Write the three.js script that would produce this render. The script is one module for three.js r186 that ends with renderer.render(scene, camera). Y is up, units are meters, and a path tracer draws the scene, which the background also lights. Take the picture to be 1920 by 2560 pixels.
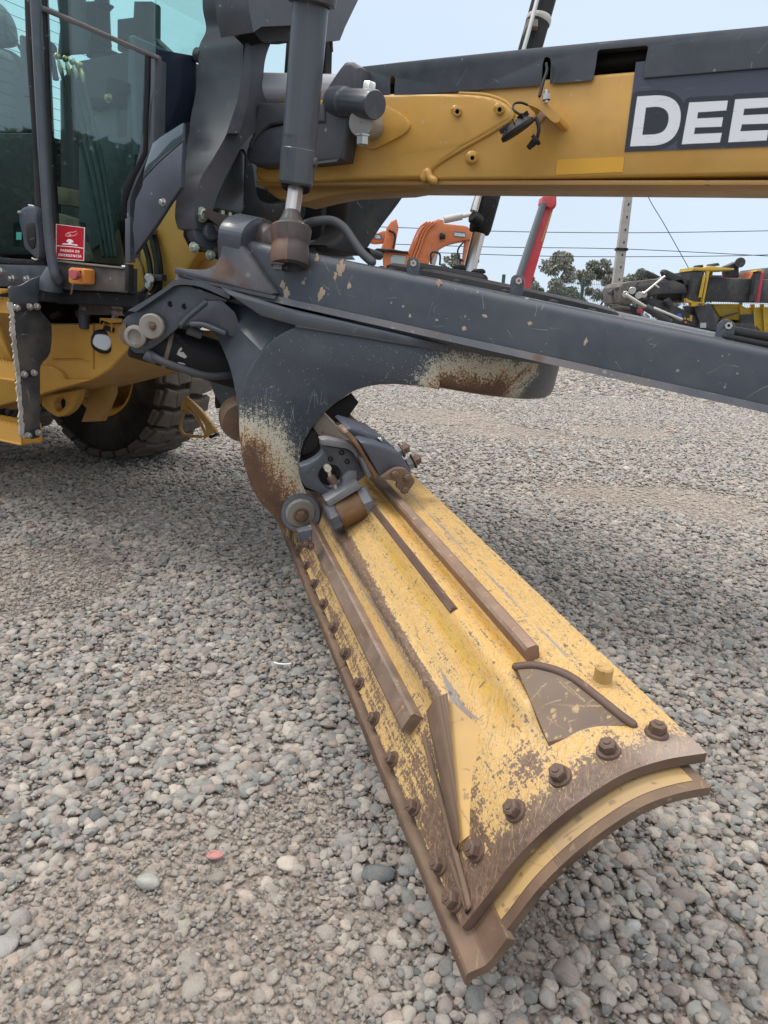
import * as THREE from 'three';
import { RoundedBoxGeometry } from 'three/addons/geometries/RoundedBoxGeometry.js';
import { ConvexGeometry } from 'three/addons/geometries/ConvexGeometry.js';
import { mergeGeometries, mergeVertices, toCreasedNormals } from 'three/addons/utils/BufferGeometryUtils.js';

const scene = new THREE.Scene();
const V = (x, y, z) => new THREE.Vector3(x, y, z);
// ---------- camera: phone held at 1.2 m, looking 15.7 degrees down, rolled 3 degrees
const FP = 1775, CX = 960, CY = 1280, EYE = V(0, 1.2, 0);
const dn = V(-345, -6293, -FP).normalize(), UPC = dn.clone().negate();
const fwC = V(0, 0, -1).addScaledVector(UPC, -V(0, 0, -1).dot(UPC)).normalize();
const rtC = fwC.clone().cross(UPC);
// rows of CM: world right, up, back in camera coordinates
const toWorld = (v) => V(v.dot(rtC), v.dot(UPC), -v.dot(fwC));
const camX = toWorld(V(1, 0, 0)), camY = toWorld(V(0, 1, 0)), camZ = toWorld(V(0, 0, 1));
const camera = new THREE.PerspectiveCamera(2 * Math.atan(1280 / FP) * 180 / Math.PI, 0.75, 0.05, 500);
camera.position.copy(EYE);
camera.quaternion.setFromRotationMatrix(new THREE.Matrix4().makeBasis(camX, camY, camZ));
scene.add(camera);
// ---------- overcast sky
const hsh = (x, y, s = 0) => { let h = Math.imul(x | 0, 374761393) ^ Math.imul(y | 0, 668265263) ^ Math.imul(s | 0, 1274126177); h = Math.imul(h ^ (h >>> 13), 1103515245); return ((h ^ (h >>> 16)) >>> 0) / 4294967296; };
function vnoise(x, y, px, py, s) { // value noise, period px,py
  const xi = Math.floor(x), yi = Math.floor(y), fx = x - xi, fy = y - yi, u = fx * fx * (3 - 2 * fx), v = fy * fy * (3 - 2 * fy);
  const m = (a, b) => ((a % b) + b) % b, x0 = m(xi, px), x1 = m(xi + 1, px), y0 = m(yi, py), y1 = m(yi + 1, py);
  const a = hsh(x0, y0, s), b = hsh(x1, y0, s), c = hsh(x0, y1, s), d = hsh(x1, y1, s);
  return a + (b - a) * u + (c - a) * v + (a - b - c + d) * u * v;
}
function fbm(x, y, p, oct, s, q = p) { let a = 0.5, t = 0, n = 0; for (let i = 0; i < oct; i++) { t += a * vnoise(x, y, p, q, s + i); n += a; a *= 0.55; x *= 2; y *= 2; p *= 2; q *= 2; } return t / n; }
const sst = (a, b, x) => { x = Math.min(1, Math.max(0, (x - a) / (b - a))); return x * x * (3 - 2 * x); };
const SUN = V(-0.45, 0.8, -0.1).normalize();
{
  const w = 512, h = 256, d = new Float32Array(w * h * 4);
  for (let j = 0; j < h; j++) for (let i = 0; i < w; i++) {
    const el = ((j + 0.5) / h - 0.5) * Math.PI, az = (i + 0.5) / w * Math.PI * 2, se = Math.max(0, Math.sin(el));
    const c = fbm(i / w * 8, j / h * 6, 8, 4, 5, 8) - 0.5, c2 = 1 + c * 0.3;
const g = (0.78 + 1.75 * sst(0.36, 0.95, se)) * (1 + c * 0.32), m = sst(0.3, 0.85, se); // brighter and whiter cloud overhead
    const k = (j * w + i) * 4, hz = Math.exp(-se * 7);
    d[k] = g * (0.80 + 0.19 * m + 0.05 * hz); d[k + 1] = g * (0.96 + 0.0 * m + 0.03 * hz); d[k + 2] = g * (1.16 - 0.21 * m - 0.04 * hz); d[k + 3] = 1;
    if (el < 0) { d[k] = 0.25; d[k + 1] = 0.24; d[k + 2] = 0.22; }
  }
  const t = new THREE.DataTexture(d, w, h, THREE.RGBAFormat, THREE.FloatType);
  t.mapping = THREE.EquirectangularReflectionMapping; t.magFilter = t.minFilter = THREE.LinearFilter; t.needsUpdate = true;
  scene.background = t; scene.environment = t;
}
const sun = new THREE.DirectionalLight(new THREE.Color(1, 0.95, 0.88), 1.5);
sun.position.copy(SUN).multiplyScalar(30).add(V(-1, 0, -3)); sun.target.position.set(-1, 0, -3); scene.add(sun, sun.target);
sun.castShadow = true; sun.shadow.radius = 24; sun.shadow.mapSize.set(2048, 2048);
Object.assign(sun.shadow.camera, { left: -14, right: 14, top: 14, bottom: -14, near: 1, far: 70 });
const renderer = new THREE.WebGLRenderer({ antialias: true });
renderer.setSize(768, 1024); renderer.shadowMap.enabled = true;
renderer.toneMapping = THREE.LinearToneMapping; renderer.toneMappingExposure = 1.1;

// ---------- pixels of a 1920 x 2560 survey picture to points in the yard
const rayOf = (x, y) => toWorld(V((x - CX) / FP, -(y - CY) / FP, -1));
const at = (x, y, d) => rayOf(x, y).multiplyScalar(d).add(EYE);
const onPl = (x, y, n, k) => { const r = rayOf(x, y); return r.multiplyScalar((k - EYE.dot(n)) / r.dot(n)).add(EYE); };
const R = V(-0.878, 0, -0.478).normalize(), L = V(0.478, 0, -0.878).normalize(), Y = V(0, 1, 0); // machine: to the rear, to its far side
const onT = (x, y, t) => onPl(x, y, L, t), onS = (x, y, s) => onPl(x, y, R, s), gnd = (x, y, h = 0) => onPl(x, y, Y, h);
const mach = (s, y, t) => V(0, y, 0).addScaledVector(R, s).addScaledVector(L, t);
const Zp = (ox, oy, size, pts) => pts.map((p) => { const q = [ox + p[0] * size / 1659, oy + p[1] * size / 1659]; if (p[2]) q.push(p[2]); return q; });
// smooth an outline; points with a third entry 1 are corners
function smooth(pts, n = 6) {
  const N = pts.length, out = []; let c0 = pts.findIndex((p) => p[2]); const closedSmooth = c0 < 0; if (closedSmooth) c0 = 0;
  const q = []; for (let i = 0; i <= N; i++) q.push(pts[(c0 + i) % N]);
  let i = 0;
  while (i < N) {
    let j = i + 1; while (j < N && !q[j][2]) j++;
    const seg = q.slice(i, j + 1).map((p) => V(p[0], p[1], 0));
    if (seg.length === 2) out.push([seg[0].x, seg[0].y]);
    else { const c = new THREE.CatmullRomCurve3(seg, closedSmooth && j === N && i === 0 ? false : false, 'centripetal'); const m = n * (seg.length - 1); for (let k = 0; k < m; k++) { const p = c.getPoint(k / m); out.push([p.x, p.y]); } }
    i = j;
  }
  return out;
}
// ---------- naming and grouping
let BASE = V(0, 0, 0); const used = {};
const numbered = (n) => { const k = used[n] = (used[n] ?? -1) + 1; return k ? n + '_' + String(k).padStart(3, '0') : n; };
function thing(name, label, category, base, group) {
  const o = new THREE.Group(); o.name = numbered(name); BASE = base.clone(); o.position.copy(base); o.userData = { label, category }; if (group) o.userData.group = group; scene.add(o); return o;
}
function add(name, geo, mat, parent, label) { // geo in world coordinates
  if (Array.isArray(geo)) geo = mergeGeometries(geo.map((g) => { g = g.index ? g.toNonIndexed() : g; for (const k of Object.keys(g.attributes)) if (!['position', 'normal', 'uv'].includes(k)) g.deleteAttribute(k); return g; }));
  if (BASE.lengthSq()) geo.translate(-BASE.x, -BASE.y, -BASE.z);
  const m = new THREE.Mesh(geo, mat); m.name = name; m.castShadow = m.receiveShadow = true; if (label) m.userData.label = label; parent.add(m); return m;
}
function topMesh(name, geo, mat, label, category, group) { BASE = V(0, 0, 0); const m = add(numbered(name), geo, mat, scene); m.userData = { label, category }; if (group) m.userData.group = group; return m; }
function place(name, sharedGeo, mat, parent, pos, quat, scale = 1) { const m = new THREE.Mesh(sharedGeo, mat); m.name = name; m.position.copy(pos).sub(BASE); m.quaternion.copy(quat); m.scale.setScalar(scale); m.castShadow = m.receiveShadow = true; parent.add(m); return m; }
// ---------- geometry helpers, all in world coordinates
// prism: outline (world points on a plane with normal n), extruded by th along n
function prism(P, n, th, { holes = [], bevel = 0.004, seg = 2, uvs = 1 } = {}) {
  n = n.clone().normalize();
  const ux = (Math.abs(n.y) > 0.9 ? V(1, 0, 0) : Y.clone()).cross(n); if (Math.abs(n.y) > 0.9) { ux.copy(V(1, 0, 0)).addScaledVector(n, -n.x); } ux.normalize();
  const uy = n.clone().cross(ux), o = P[0].clone();
  const to2 = (p) => { const d = p.clone().sub(o); return new THREE.Vector2(d.dot(ux), d.dot(uy)); };
  const mk = (pp, cw) => { let a = pp.map(to2); if (THREE.ShapeUtils.isClockWise(a) !== cw) a = a.reverse(); return a; };
  const s = new THREE.Shape(mk(P, false)); for (const h of holes) s.holes.push(new THREE.Path(mk(h, true)));
  const b = Math.min(bevel, th * 0.45);
  let g = new THREE.ExtrudeGeometry(s, { depth: th - 2 * b, bevelEnabled: b > 0, bevelThickness: b, bevelSize: b, bevelOffset: -b, bevelSegments: seg, curveSegments: 12 });
  g.translate(0, 0, b);
  g = toCreasedNormals(g, 0.6);
  g.applyMatrix4(new THREE.Matrix4().makeBasis(ux, uy, n).setPosition(o));
  return g;
}
// solid between two outlines with the same number of points (front, back)
function skin(A, B, crease = 0.5, capB = true) {
  const n = A.length, ux = A[1].clone().sub(A[0]).normalize(); let nn = V(0, 0, 0);
  for (let i = 0; i < n; i++) { const a = A[i], b = A[(i + 1) % n]; nn.add(a.clone().sub(A[0]).cross(b.clone().sub(A[0]))); } nn.normalize();
  const uy = nn.clone().cross(ux), f = A.map((p) => { const d = p.clone().sub(A[0]); return new THREE.Vector2(d.dot(ux), d.dot(uy)); });
  const tri = THREE.ShapeUtils.triangulateShape(f, []), pos = [], uv = [];
  const T = (a, b, c) => { for (const p of [a, b, c]) { pos.push(p.x, p.y, p.z); } };
  const fw = A[0].clone().sub(B[0]).dot(nn) > 0;
  for (const t of tri) { const [a, b, c] = t; if (fw) T(A[a], A[b], A[c]); else T(A[a], A[c], A[b]); if (capB) { if (fw) T(B[a], B[c], B[b]); else T(B[a], B[b], B[c]); } }
  for (let i = 0; i < n; i++) { const j = (i + 1) % n; if (fw) { T(A[i], B[i], A[j]); T(A[j], B[i], B[j]); } else { T(A[i], A[j], B[i]); T(A[j], B[j], B[i]); } }
  let g = new THREE.BufferGeometry(); g.setAttribute('position', new THREE.Float32BufferAttribute(pos, 3)); g.setAttribute('uv', new THREE.Float32BufferAttribute(new Float32Array(pos.length / 3 * 2), 2));
  g.computeVertexNormals(); g = toCreasedNormals(g, crease); boxUV(g); return g;
}
function boxUV(g, k = 1) { const p = g.attributes.position, nn = g.attributes.normal, uv = new Float32Array(p.count * 2); for (let i = 0; i < p.count; i++) { const ax = Math.abs(nn.getX(i)), ay = Math.abs(nn.getY(i)), az = Math.abs(nn.getZ(i)); const x = p.getX(i), y = p.getY(i), z = p.getZ(i); if (ay > ax && ay > az) { uv[2 * i] = x * k; uv[2 * i + 1] = z * k; } else if (ax > az) { uv[2 * i] = z * k; uv[2 * i + 1] = y * k; } else { uv[2 * i] = x * k; uv[2 * i + 1] = y * k; } } g.setAttribute('uv', new THREE.BufferAttribute(uv, 2)); return g; }
const Q = (d) => new THREE.Quaternion().setFromUnitVectors(Y, d.clone().normalize());
function lathe(a, b, prof, seg = 32) { // profile [r, fraction along a->b]
  const l = a.distanceTo(b), g = toCreasedNormals(new THREE.LatheGeometry(prof.map((p) => new THREE.Vector2(Math.max(p[0], 1e-4), p[1] * l)), seg), 0.6);
  const uv = g.attributes.uv, r = Math.max(...prof.map((p) => p[0])); for (let i = 0; i < uv.count; i++) uv.setXY(i, uv.getX(i) * 6.28 * r, uv.getY(i) * l);
  g.applyQuaternion(Q(b.clone().sub(a))); g.translate(a.x, a.y, a.z); return g;
}
const rod = (a, b, r, r2 = r, c = 0.004, seg = 32) => { const l = a.distanceTo(b), k = Math.min(c / l, 0.3); return lathe(a, b, [[0, 0], [r - c, 0], [r, k], [r2, 1 - k], [r2 - c, 1], [0, 1]], seg); };
function pipe(pts, r, n = 40, seg = 10) { const c = new THREE.CatmullRomCurve3(pts, false, 'centripetal'); const g = new THREE.TubeGeometry(c, n, r, seg); const e = [g]; for (const [p, q] of [[0, 0.02], [1, 0.98]]) { const s = new THREE.SphereGeometry(r * 0.99, seg, 6); const P = c.getPoint(p); s.translate(P.x, P.y, P.z); e.push(s); } const m = mergeGeometries(e.map((x) => x.toNonIndexed())); return boxUV(m); }
function boxOn(c, ax, ay, az, sx, sy, sz, r = 0.004) { const g = new RoundedBoxGeometry(sx, sy, sz, 2, Math.min(r, sx * 0.45, sy * 0.45, sz * 0.45)); boxUV(g); g.applyMatrix4(new THREE.Matrix4().makeBasis(ax, ay, az).setPosition(c)); return g; }
const boltGeo = (() => { // hex bolt with washer, 1 unit across, axis y, seat at y = 0
  const hd = new THREE.CylinderGeometry(0.5, 0.5, 0.5, 6); hd.translate(0, 0.37, 0); const tp = new THREE.CylinderGeometry(0.36, 0.47, 0.06, 6); tp.translate(0, 0.65, 0);
  const st = new THREE.CylinderGeometry(0.2, 0.24, 0.14, 10); st.translate(0, 0.7, 0); const ws = new THREE.CylinderGeometry(0.66, 0.7, 0.14, 18); ws.translate(0, 0.06, 0);
  return toCreasedNormals(mergeGeometries([hd, tp, st, ws].map((g) => g.toNonIndexed())), 0.5);
})();
const bolt = (parent, mat, p, n, size, name = 'bolt', tw = 0) => place(name, boltGeo, mat, parent, p, Q(n).multiply(new THREE.Quaternion().setFromAxisAngle(Y, tw)), size);
const circ = (cx, cy, r, n = 20, ry = r) => Array.from({ length: n }, (_, i) => [cx + r * Math.cos(i / n * 6.2832), cy + ry * Math.sin(i / n * 6.2832)]);
const rnd = (() => { let s = 12345; return () => { s = (Math.imul(s, 1664525) + 1013904223) >>> 0; return s / 4294967296; }; })();
// ---------- materials
const srgb = (v) => { v = Math.min(1, Math.max(0, v)); return 255 * (v <= 0.0031308 ? 12.92 * v : 1.055 * Math.pow(v, 1 / 2.4) - 0.055); };
function texOf(w, h, fn, { data = false, wrap = true } = {}) {
  const d = new Uint8Array(w * h * 4), o = [0, 0, 0, 1];
  for (let j = 0; j < h; j++) for (let i = 0; i < w; i++) { fn(i / w, j / h, o); const k = (j * w + i) * 4; if (data) { d[k] = o[0] * 255; d[k + 1] = o[1] * 255; d[k + 2] = o[2] * 255; } else { d[k] = srgb(o[0]); d[k + 1] = srgb(o[1]); d[k + 2] = srgb(o[2]); } d[k + 3] = 255; }
  const t = new THREE.DataTexture(d, w, h); t.wrapS = t.wrapT = wrap ? THREE.RepeatWrapping : THREE.ClampToEdgeWrapping; t.magFilter = t.minFilter = THREE.LinearFilter; if (!data) t.colorSpace = THREE.SRGBColorSpace; t.needsUpdate = true; return t;
}
// worn paint: base colour, dust colour, chips; 1 texture = 1 m
function paint(base, { dust = [0.3, 0.25, 0.2], dusty = 0.25, chip = [0.35, 0.33, 0.3], chips = 1, rough = 0.45, vary = 0.18, seed = 1, rusty = 0, bits = null, bitT = 0.56, metal = 0, clear = 0, spec = 1, n = 512, bump = 0.0006 } = {}) {
  const sc = []; // scratches
  let s = seed * 7919 + 13; const rr = () => { s = (Math.imul(s, 1664525) + 1013904223) >>> 0; return s / 4294967296; };
  const mask = new Float32Array(n * n);
  for (let k = 0; k < 70 * chips; k++) { let x = rr() * n, y = rr() * n, a = rr() * 6.28, l = 3 + rr() * rr() * n * 0.12, cu = (rr() - 0.5) * 0.02; const v = 0.3 + rr() * 0.7; for (let i = 0; i < l; i++) { mask[((y | 0) + n) % n * n + ((x | 0) + n) % n] = v * (1 - i / l); x = (x + Math.cos(a) + n) % n; y = (y + Math.sin(a) + n) % n; a += cu; } }
  for (let k = 0; k < 110 * chips; k++) { const x = rr() * n, y = rr() * n, r = 0.6 + rr() * rr() * rr() * n * 0.014; for (let j = -r; j <= r; j++) for (let i = -r; i <= r; i++) if (Math.hypot(i, j) < r * (0.6 + 0.4 * hsh(i + x, j + y))) mask[((y + j | 0) + n) % n * n + ((x + i | 0) + n) % n] = Math.max(0.6, rr()); }
  const rt = new Float32Array(n * n);
  const map = texOf(n, n, (u, v, o) => {
    const a = fbm(u * 4, v * 4, 4, 5, seed), b = fbm(u * 24, v * 24, 24, 3, seed + 9), c = fbm(u * 3, v * 12, 3, 4, seed + 20, 12);
    const m = mask[((v * n) | 0) * n + ((u * n) | 0)], dm = Math.min(1, dusty * (sst(0.35, 0.75, a) * 0.9 + (b - 0.5) * 0.5 + 0.15)), k = 1 + vary * (c - 0.5) * 2 + (b - 0.5) * vary;
    const ru = rusty * sst(0.58, 0.72, fbm(u * 5, v * 5, 5, 5, seed + 31));
    for (let i = 0; i < 3; i++) { let x = base[i] * k; x += (dust[i] - x) * Math.max(0, dm) * 0.5; x += (chip[i] - x) * m * 0.8; x += ([0.13, 0.075, 0.05][i] * (0.6 + b * 0.8) - x) * ru; o[i] = x; }
    if (bits) { const bm = sst(bitT, bitT + 0.03, fbm(u * 18, v * 18, 18, 4, seed + 51) * 0.55 + fbm(u * 170, v * 170, 170, 2, seed + 57) * 0.45); for (let i = 0; i < 3; i++) o[i] += (bits[i] * (0.7 + b * 0.6) - o[i]) * bm; }
    rt[((v * n) | 0) * n + ((u * n) | 0)] = rough + dm * 0.25 + (b - 0.5) * 0.15 + ru * 0.3 + m * 0.1;
  });
  const rm = n <= 256 ? null : texOf(n, n, (u, v, o) => { o[0] = 0.5 + 0.5 * mask[((v * n) | 0) * n + ((u * n) | 0)]; o[1] = Math.min(1, Math.max(0.08, rt[((v * n) | 0) * n + ((u * n) | 0)])); o[2] = metal; }, { data: true });
  const M = new THREE.MeshPhysicalMaterial({ map, bumpMap: map, bumpScale: rusty || bits || chips > 2 ? 0.0009 : 0.0003, roughnessMap: rm, roughness: rm ? 1 : rough + 0.08, metalness: metal, specularIntensity: spec, clearcoat: clear, clearcoatRoughness: 0.3 });
  return M;
}
const flat = (c, rough = 0.6, metal = 0, extra = {}) => new THREE.MeshPhysicalMaterial({ color: new THREE.Color().setRGB(...c), roughness: rough, metalness: metal, ...extra });
const M = {
  grey: paint([0.053, 0.063, 0.08], { seed: 3, dust: [0.24, 0.225, 0.21], dusty: 0.2, chips: 1.6, rough: 0.34 }),
  greyClean: paint([0.06, 0.069, 0.085], { seed: 5, dust: [0.24, 0.225, 0.21], dusty: 0.2, chips: 0.5, rough: 0.33 }),
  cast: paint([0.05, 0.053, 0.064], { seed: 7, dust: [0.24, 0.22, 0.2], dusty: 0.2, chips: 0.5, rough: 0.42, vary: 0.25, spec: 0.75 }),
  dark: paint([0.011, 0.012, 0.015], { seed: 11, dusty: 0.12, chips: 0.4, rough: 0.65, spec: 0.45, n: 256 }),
  yellow: paint([0.50, 0.275, 0.052], { seed: 13, dust: [0.5, 0.36, 0.2], dusty: 0.2, chip: [0.5, 0.4, 0.25], chips: 0.5, rough: 0.38, vary: 0.1 }),
  yellowDirt: paint([0.44, 0.245, 0.06], { seed: 17, dust: [0.36, 0.26, 0.18], dusty: 0.6, chip: [0.16, 0.1, 0.06], chips: 0.4, rough: 0.5, vary: 0.1 }),
  rust: paint([0.125, 0.077, 0.05], { seed: 19, dust: [0.22, 0.165, 0.12], dusty: 0.6, chips: 3, chip: [0.3, 0.22, 0.12], rough: 0.62, spec: 0.6, vary: 0.6, rusty: 0.5 }),
  rustDark: paint([0.085, 0.05, 0.036], { seed: 23, dust: [0.26, 0.18, 0.13], dusty: 0.4, chip: [0.4, 0.3, 0.14], chips: 0.7, rough: 0.6, vary: 0.5, n: 256 }),
  worn: paint([0.068, 0.076, 0.094], { seed: 29, dust: [0.3, 0.24, 0.19], dusty: 0.5, chip: [0.3, 0.28, 0.27], chips: 2.5, rough: 0.5, rusty: 0.8 }),
  rubber: paint([0.022, 0.021, 0.02], { seed: 31, dust: [0.2, 0.16, 0.13], dusty: 0.4, chips: 0, rough: 0.85, spec: 0.4, vary: 0.3, n: 256 }),
  tread: paint([0.075, 0.065, 0.056], { seed: 32, dust: [0.25, 0.2, 0.16], dusty: 0.8, chips: 0.3, rough: 0.85, vary: 0.5, n: 256 }),
  hose: flat([0.014, 0.014, 0.016], 0.6, 0, { specularIntensity: 0.6 }), steel: flat([0.5, 0.49, 0.46], 0.34, 0.85), zinc: flat([0.55, 0.56, 0.5], 0.42, 0.6), chrome: flat([0.62, 0.6, 0.58], 0.2, 0.95),
  hoseGrey: flat([0.06, 0.062, 0.068], 0.6),
  black: flat([0.006, 0.006, 0.007], 0.7, 0, { specularIntensity: 0.35 }), white: flat([0.72, 0.72, 0.7], 0.5), redPlastic: flat([0.42, 0.09, 0.09], 0.45), orangeBox: flat([0.6, 0.22, 0.04], 0.5),
  glass: new THREE.MeshPhysicalMaterial({ color: new THREE.Color().setRGB(0.8, 0.94, 0.91), roughness: 0.02, transmission: 1, thickness: 0, ior: 1.5 }),
  glassFar: new THREE.MeshPhysicalMaterial({ color: new THREE.Color().setRGB(0.9, 0.98, 0.96), roughness: 0.02, transmission: 1, thickness: 0, ior: 1.5 }),
};
// ================= motor grader =================
const grader = thing('motor_grader', 'large yellow and dark grey motor grader with a worn blade angled across the gravel yard', 'motor grader', V(0, 0, -3));
const group = (name, parent, label) => { const g = new THREE.Group(); g.name = name; if (label) g.userData.label = label; parent.add(g); return g; };
// ---- blade frame
const E = at(407, 597, 1).sub(EYE).normalize(), G = E.clone().cross(Y).normalize(), HU = G.clone().cross(E);
const KE = at(1135, 2247, 1.275).dot(E) - 0.06;
const onE = (x, y, k) => onPl(x, y, E, k);
const eP = (g, h, k) => V(0, 0, 0).addScaledVector(G, g).addScaledVector(HU, h).addScaledVector(E, k);
const contour = [[1154, 2319], [1222, 2233], [1285, 2151], [1366, 2070], [1457, 1998], [1561, 1934], [1656, 1901], [1768, 1882]].map((p) => { const q = onE(p[0], p[1], KE); return V(q.dot(G), q.dot(HU), 0); });
const pc = new THREE.CatmullRomCurve3(contour, false, 'centripetal'), NP = 140; pc.arcLengthDivisions = 400;
const prof = pc.getSpacedPoints(NP), VL = pc.getLength();
const pNorm = prof.map((p, i) => { const a = prof[Math.max(0, i - 1)], b = prof[Math.min(NP, i + 1)]; const t = b.clone().sub(a).normalize(); return V(-t.y, t.x, 0); });
const profAt = (v) => { const f = Math.min(NP - 1e-6, Math.max(0, v / VL * NP)), i = Math.floor(f), k = f - i; return { p: prof[i].clone().lerp(prof[i + 1], k), n: pNorm[i].clone().lerp(pNorm[i + 1], k).normalize() }; };
const bl = (u, v, off = 0) => { const { p, n } = profAt(v); return eP(p.x + n.x * off, p.y + n.y * off, KE + u); };
const blN = (v) => { const { n } = profAt(v); return V(0, 0, 0).addScaledVector(G, n.x).addScaledVector(HU, n.y); };
function onBlade(x, y, off = 0) {
  const r = rayOf(x, y), c = V(EYE.dot(G), EYE.dot(HU), 0), d = V(r.dot(G), r.dot(HU), 0); let best = null;
  for (let i = 0; i < NP; i++) {
    const a = prof[i].clone().addScaledVector(pNorm[i], off), b = prof[i + 1].clone().addScaledVector(pNorm[i + 1], off), e = b.clone().sub(a), den = d.x * e.y - d.y * e.x; if (Math.abs(den) < 1e-9) continue;
    const t = ((a.x - c.x) * e.y - (a.y - c.y) * e.x) / den, s = ((a.x - c.x) * d.y - (a.y - c.y) * d.x) / den;
    if (t > 0 && s >= -0.001 && s <= 1.001 && (!best || t < best.t)) best = { t, u: EYE.dot(E) + r.dot(E) * t - KE, v: (i + s) / NP * VL };
  }
  return best || { u: 0, v: 0, miss: true };
}
// ---- blade sheet
const ULEN = 4.2, TEXU = 2.3;
const gauss = (x, c, w) => Math.exp(-((x - c) / w) * ((x - c) / w));
const ridge = (u, v) => { const f = sst(0.17, 0.24, u); return f * (0.026 * Math.pow(gauss(v, 0.332, 0.034), 0.8) + 0.012 * gauss(v, 0.185, 0.02) * sst(0.3, 0.4, u) - 0.006 * gauss(v, 0.385, 0.016)) + 0.004 * gauss(v, 0.24, 0.05) * f; };
const gM = [[1098, 1665], [1168, 1775], [1207, 1806], [1140, 1785]].map((p) => onBlade(p[0], p[1]));
const inTri = (u, v) => { let c = false; for (let i = 0, j = 3; i < 4; j = i++) { const a = gM[i], b = gM[j]; if ((a.v > v) !== (b.v > v) && u < (b.u - a.u) * (v - a.v) / (b.v - a.v) + a.u) c = !c; } return c; };
const bladeTex = (() => {
  const mm = new Float32Array(2048 * 640);
  const T = texOf(2048, 640, (tu, tv, o) => {
    const u = tu * TEXU, v = tv * VL;
    const n1 = fbm(tu * 14, tv * 4, 14, 5, 41, 4), n2 = fbm(tu * 120, tv * 34, 120, 3, 47, 34), n3 = fbm(tu * 14, tv * 60, 14, 4, 53, 60), n4 = fbm(tu * 90, tv * 8, 90, 4, 59, 8), n5 = fbm(tu * 330, tv * 90, 330, 2, 63, 90);
    let m = -1;
    const n6 = fbm(tu * 700, tv * 190, 700, 2, 83, 190), sv = fbm(tu * 420, tv * 16, 420, 2, 89, 16), su = fbm(tu * 26, tv * 150, 26, 3, 97, 150), fine = (n5 - 0.5) * 0.7 + (n6 - 0.5) * 1.3 + (sv - 0.5) * 0.7 + (su - 0.5) * 0.9;
    const rag = (n1 - 0.5) * 0.9 + (n2 - 0.5) * 0.3 + (n4 - 0.5) * 0.5 + fine;
    // end band
    const bw = 0.05 + 0.05 * gauss(v, 0.02, 0.08) + 0.02 * gauss(v, 0.3, 0.15) + 0.015 * gauss(v, 0.5, 0.05);
    m = Math.max(m, (bw - u) / 0.05 + rag * 0.9);
    // patch between end bolts
    m = Math.max(m, 0.35 - Math.hypot((u - 0.12) / 0.07, (v - 0.26) / 0.05) * 0.8 + rag * 1.2);
    // bolt strip
    const lon = (n3 - 0.5) * 1.3 + (n2 - 0.5) * 0.6 + fine * 0.9;
    m = Math.max(m, gauss(v, 0.035, 0.06) * 0.75 - 0.62 + lon * 0.7 + 0.65 * sst(0.35, 0.1, u) * gauss(v, 0.05, 0.08));
    m = Math.max(m, gauss(v, 0.11, 0.06) * (sst(0.62, 0.3, u)) * 0.9 - 0.55 + lon);
    // weld run above the lower rail
    m = Math.max(m, gauss(v, 0.188, 0.014 + 0.014 * sst(0.5, 1.5, u)) * 1.3 * sst(0.28, 0.42, u) - 0.5 + lon * 0.6);
    // far rubbed zone by the arm
    m = Math.max(m, (u - 1.3) * 0.9 * gauss(v, 0.2, 0.1) - 0.35 + lon * 0.7);
    m = Math.max(m, (u - 1.2) * 1.2 * gauss(v, 0.30, 0.03) - 0.3 + lon * 0.7);
    // ends of top rail and stray scratches
    m = Math.max(m, 0.12 - Math.hypot((u - 0.27) / 0.05, (v - 0.42) / 0.05) + rag);
    m = Math.max(m, -1.84 + 2.6 * n3 * (0.55 + 0.45 * n1) + fine * 0.5 - 0.14);
    mm[Math.round(tv * 640) * 2048 + Math.round(tu * 2048)] = m;
    const tr = gauss(v, 0.375, 0.018) * sst(0.2, 0.3, u), tr2 = gauss(v, 0.29, 0.016) * sst(0.2, 0.3, u);
    const fl = 1 + (n1 - 0.5) * 0.18 + (n5 - 0.5) * 0.16;
    let c = [0.488 * fl, (0.298 - 0.035 * tr) * fl, (0.097 - 0.05 * Math.max(tr, tr2 * 0.8)) * fl];
    const cream = sst(-0.55, -0.1, m) * (0.35 + n6 * 0.8); const cr = [0.5, 0.38, 0.19];
    for (let i = 0; i < 3; i++) c[i] += (cr[i] - c[i]) * Math.min(1, cream) * 0.7;
    const ru = sst(-0.12, 0.26, m), rc = 0.72 + n2 * 0.5 + (n5 - 0.5) * 0.6 + (n6 - 0.5) * 0.5, rr = [0.122 * rc, 0.075 * rc, 0.051 * rc];
    for (let i = 0; i < 3; i++) c[i] += (rr[i] - c[i]) * ru;
    // grey dashes and mark
    let gq = 0; if (u > 0.33) gq = gauss(v, 0.475, 0.0035) * sst(0.35, 0.5, n3 + (n2 - 0.5) * 0.5);
    gq = Math.max(gq, gauss(v, 0.165, 0.006) * sst(0.5, 0.6, n3) * sst(0.3, 0.4, u) * 0.9, inTri(u, v) ? 1 : 0);
    const gc = [0.23, 0.205, 0.19]; for (let i = 0; i < 3; i++) c[i] += (gc[i] - c[i]) * gq;
    // dust near top corner and chips
    const du = 0.7 * sst(0.1, 0.02, u) * sst(0.38, 0.5, v); const dc = [0.33, 0.27, 0.23]; for (let i = 0; i < 3; i++) c[i] += (dc[i] - c[i]) * du;
    const chip = sst(0.83, 0.88, fbm(tu * 160, tv * 44, 160, 2, 71, 44)); for (let i = 0; i < 3; i++) c[i] += (rr[i] * 0.9 - c[i]) * chip * 0.8;
    o[0] = c[0]; o[1] = c[1]; o[2] = c[2];
  });
  // scrapes: along the blade, and slanting across the worn end
  const d = T.image.data, px = 2048 / TEXU, py = 640 / VL, cb = [98, 76, 60], cc = [205, 172, 112], cg = [128, 118, 106];
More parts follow.
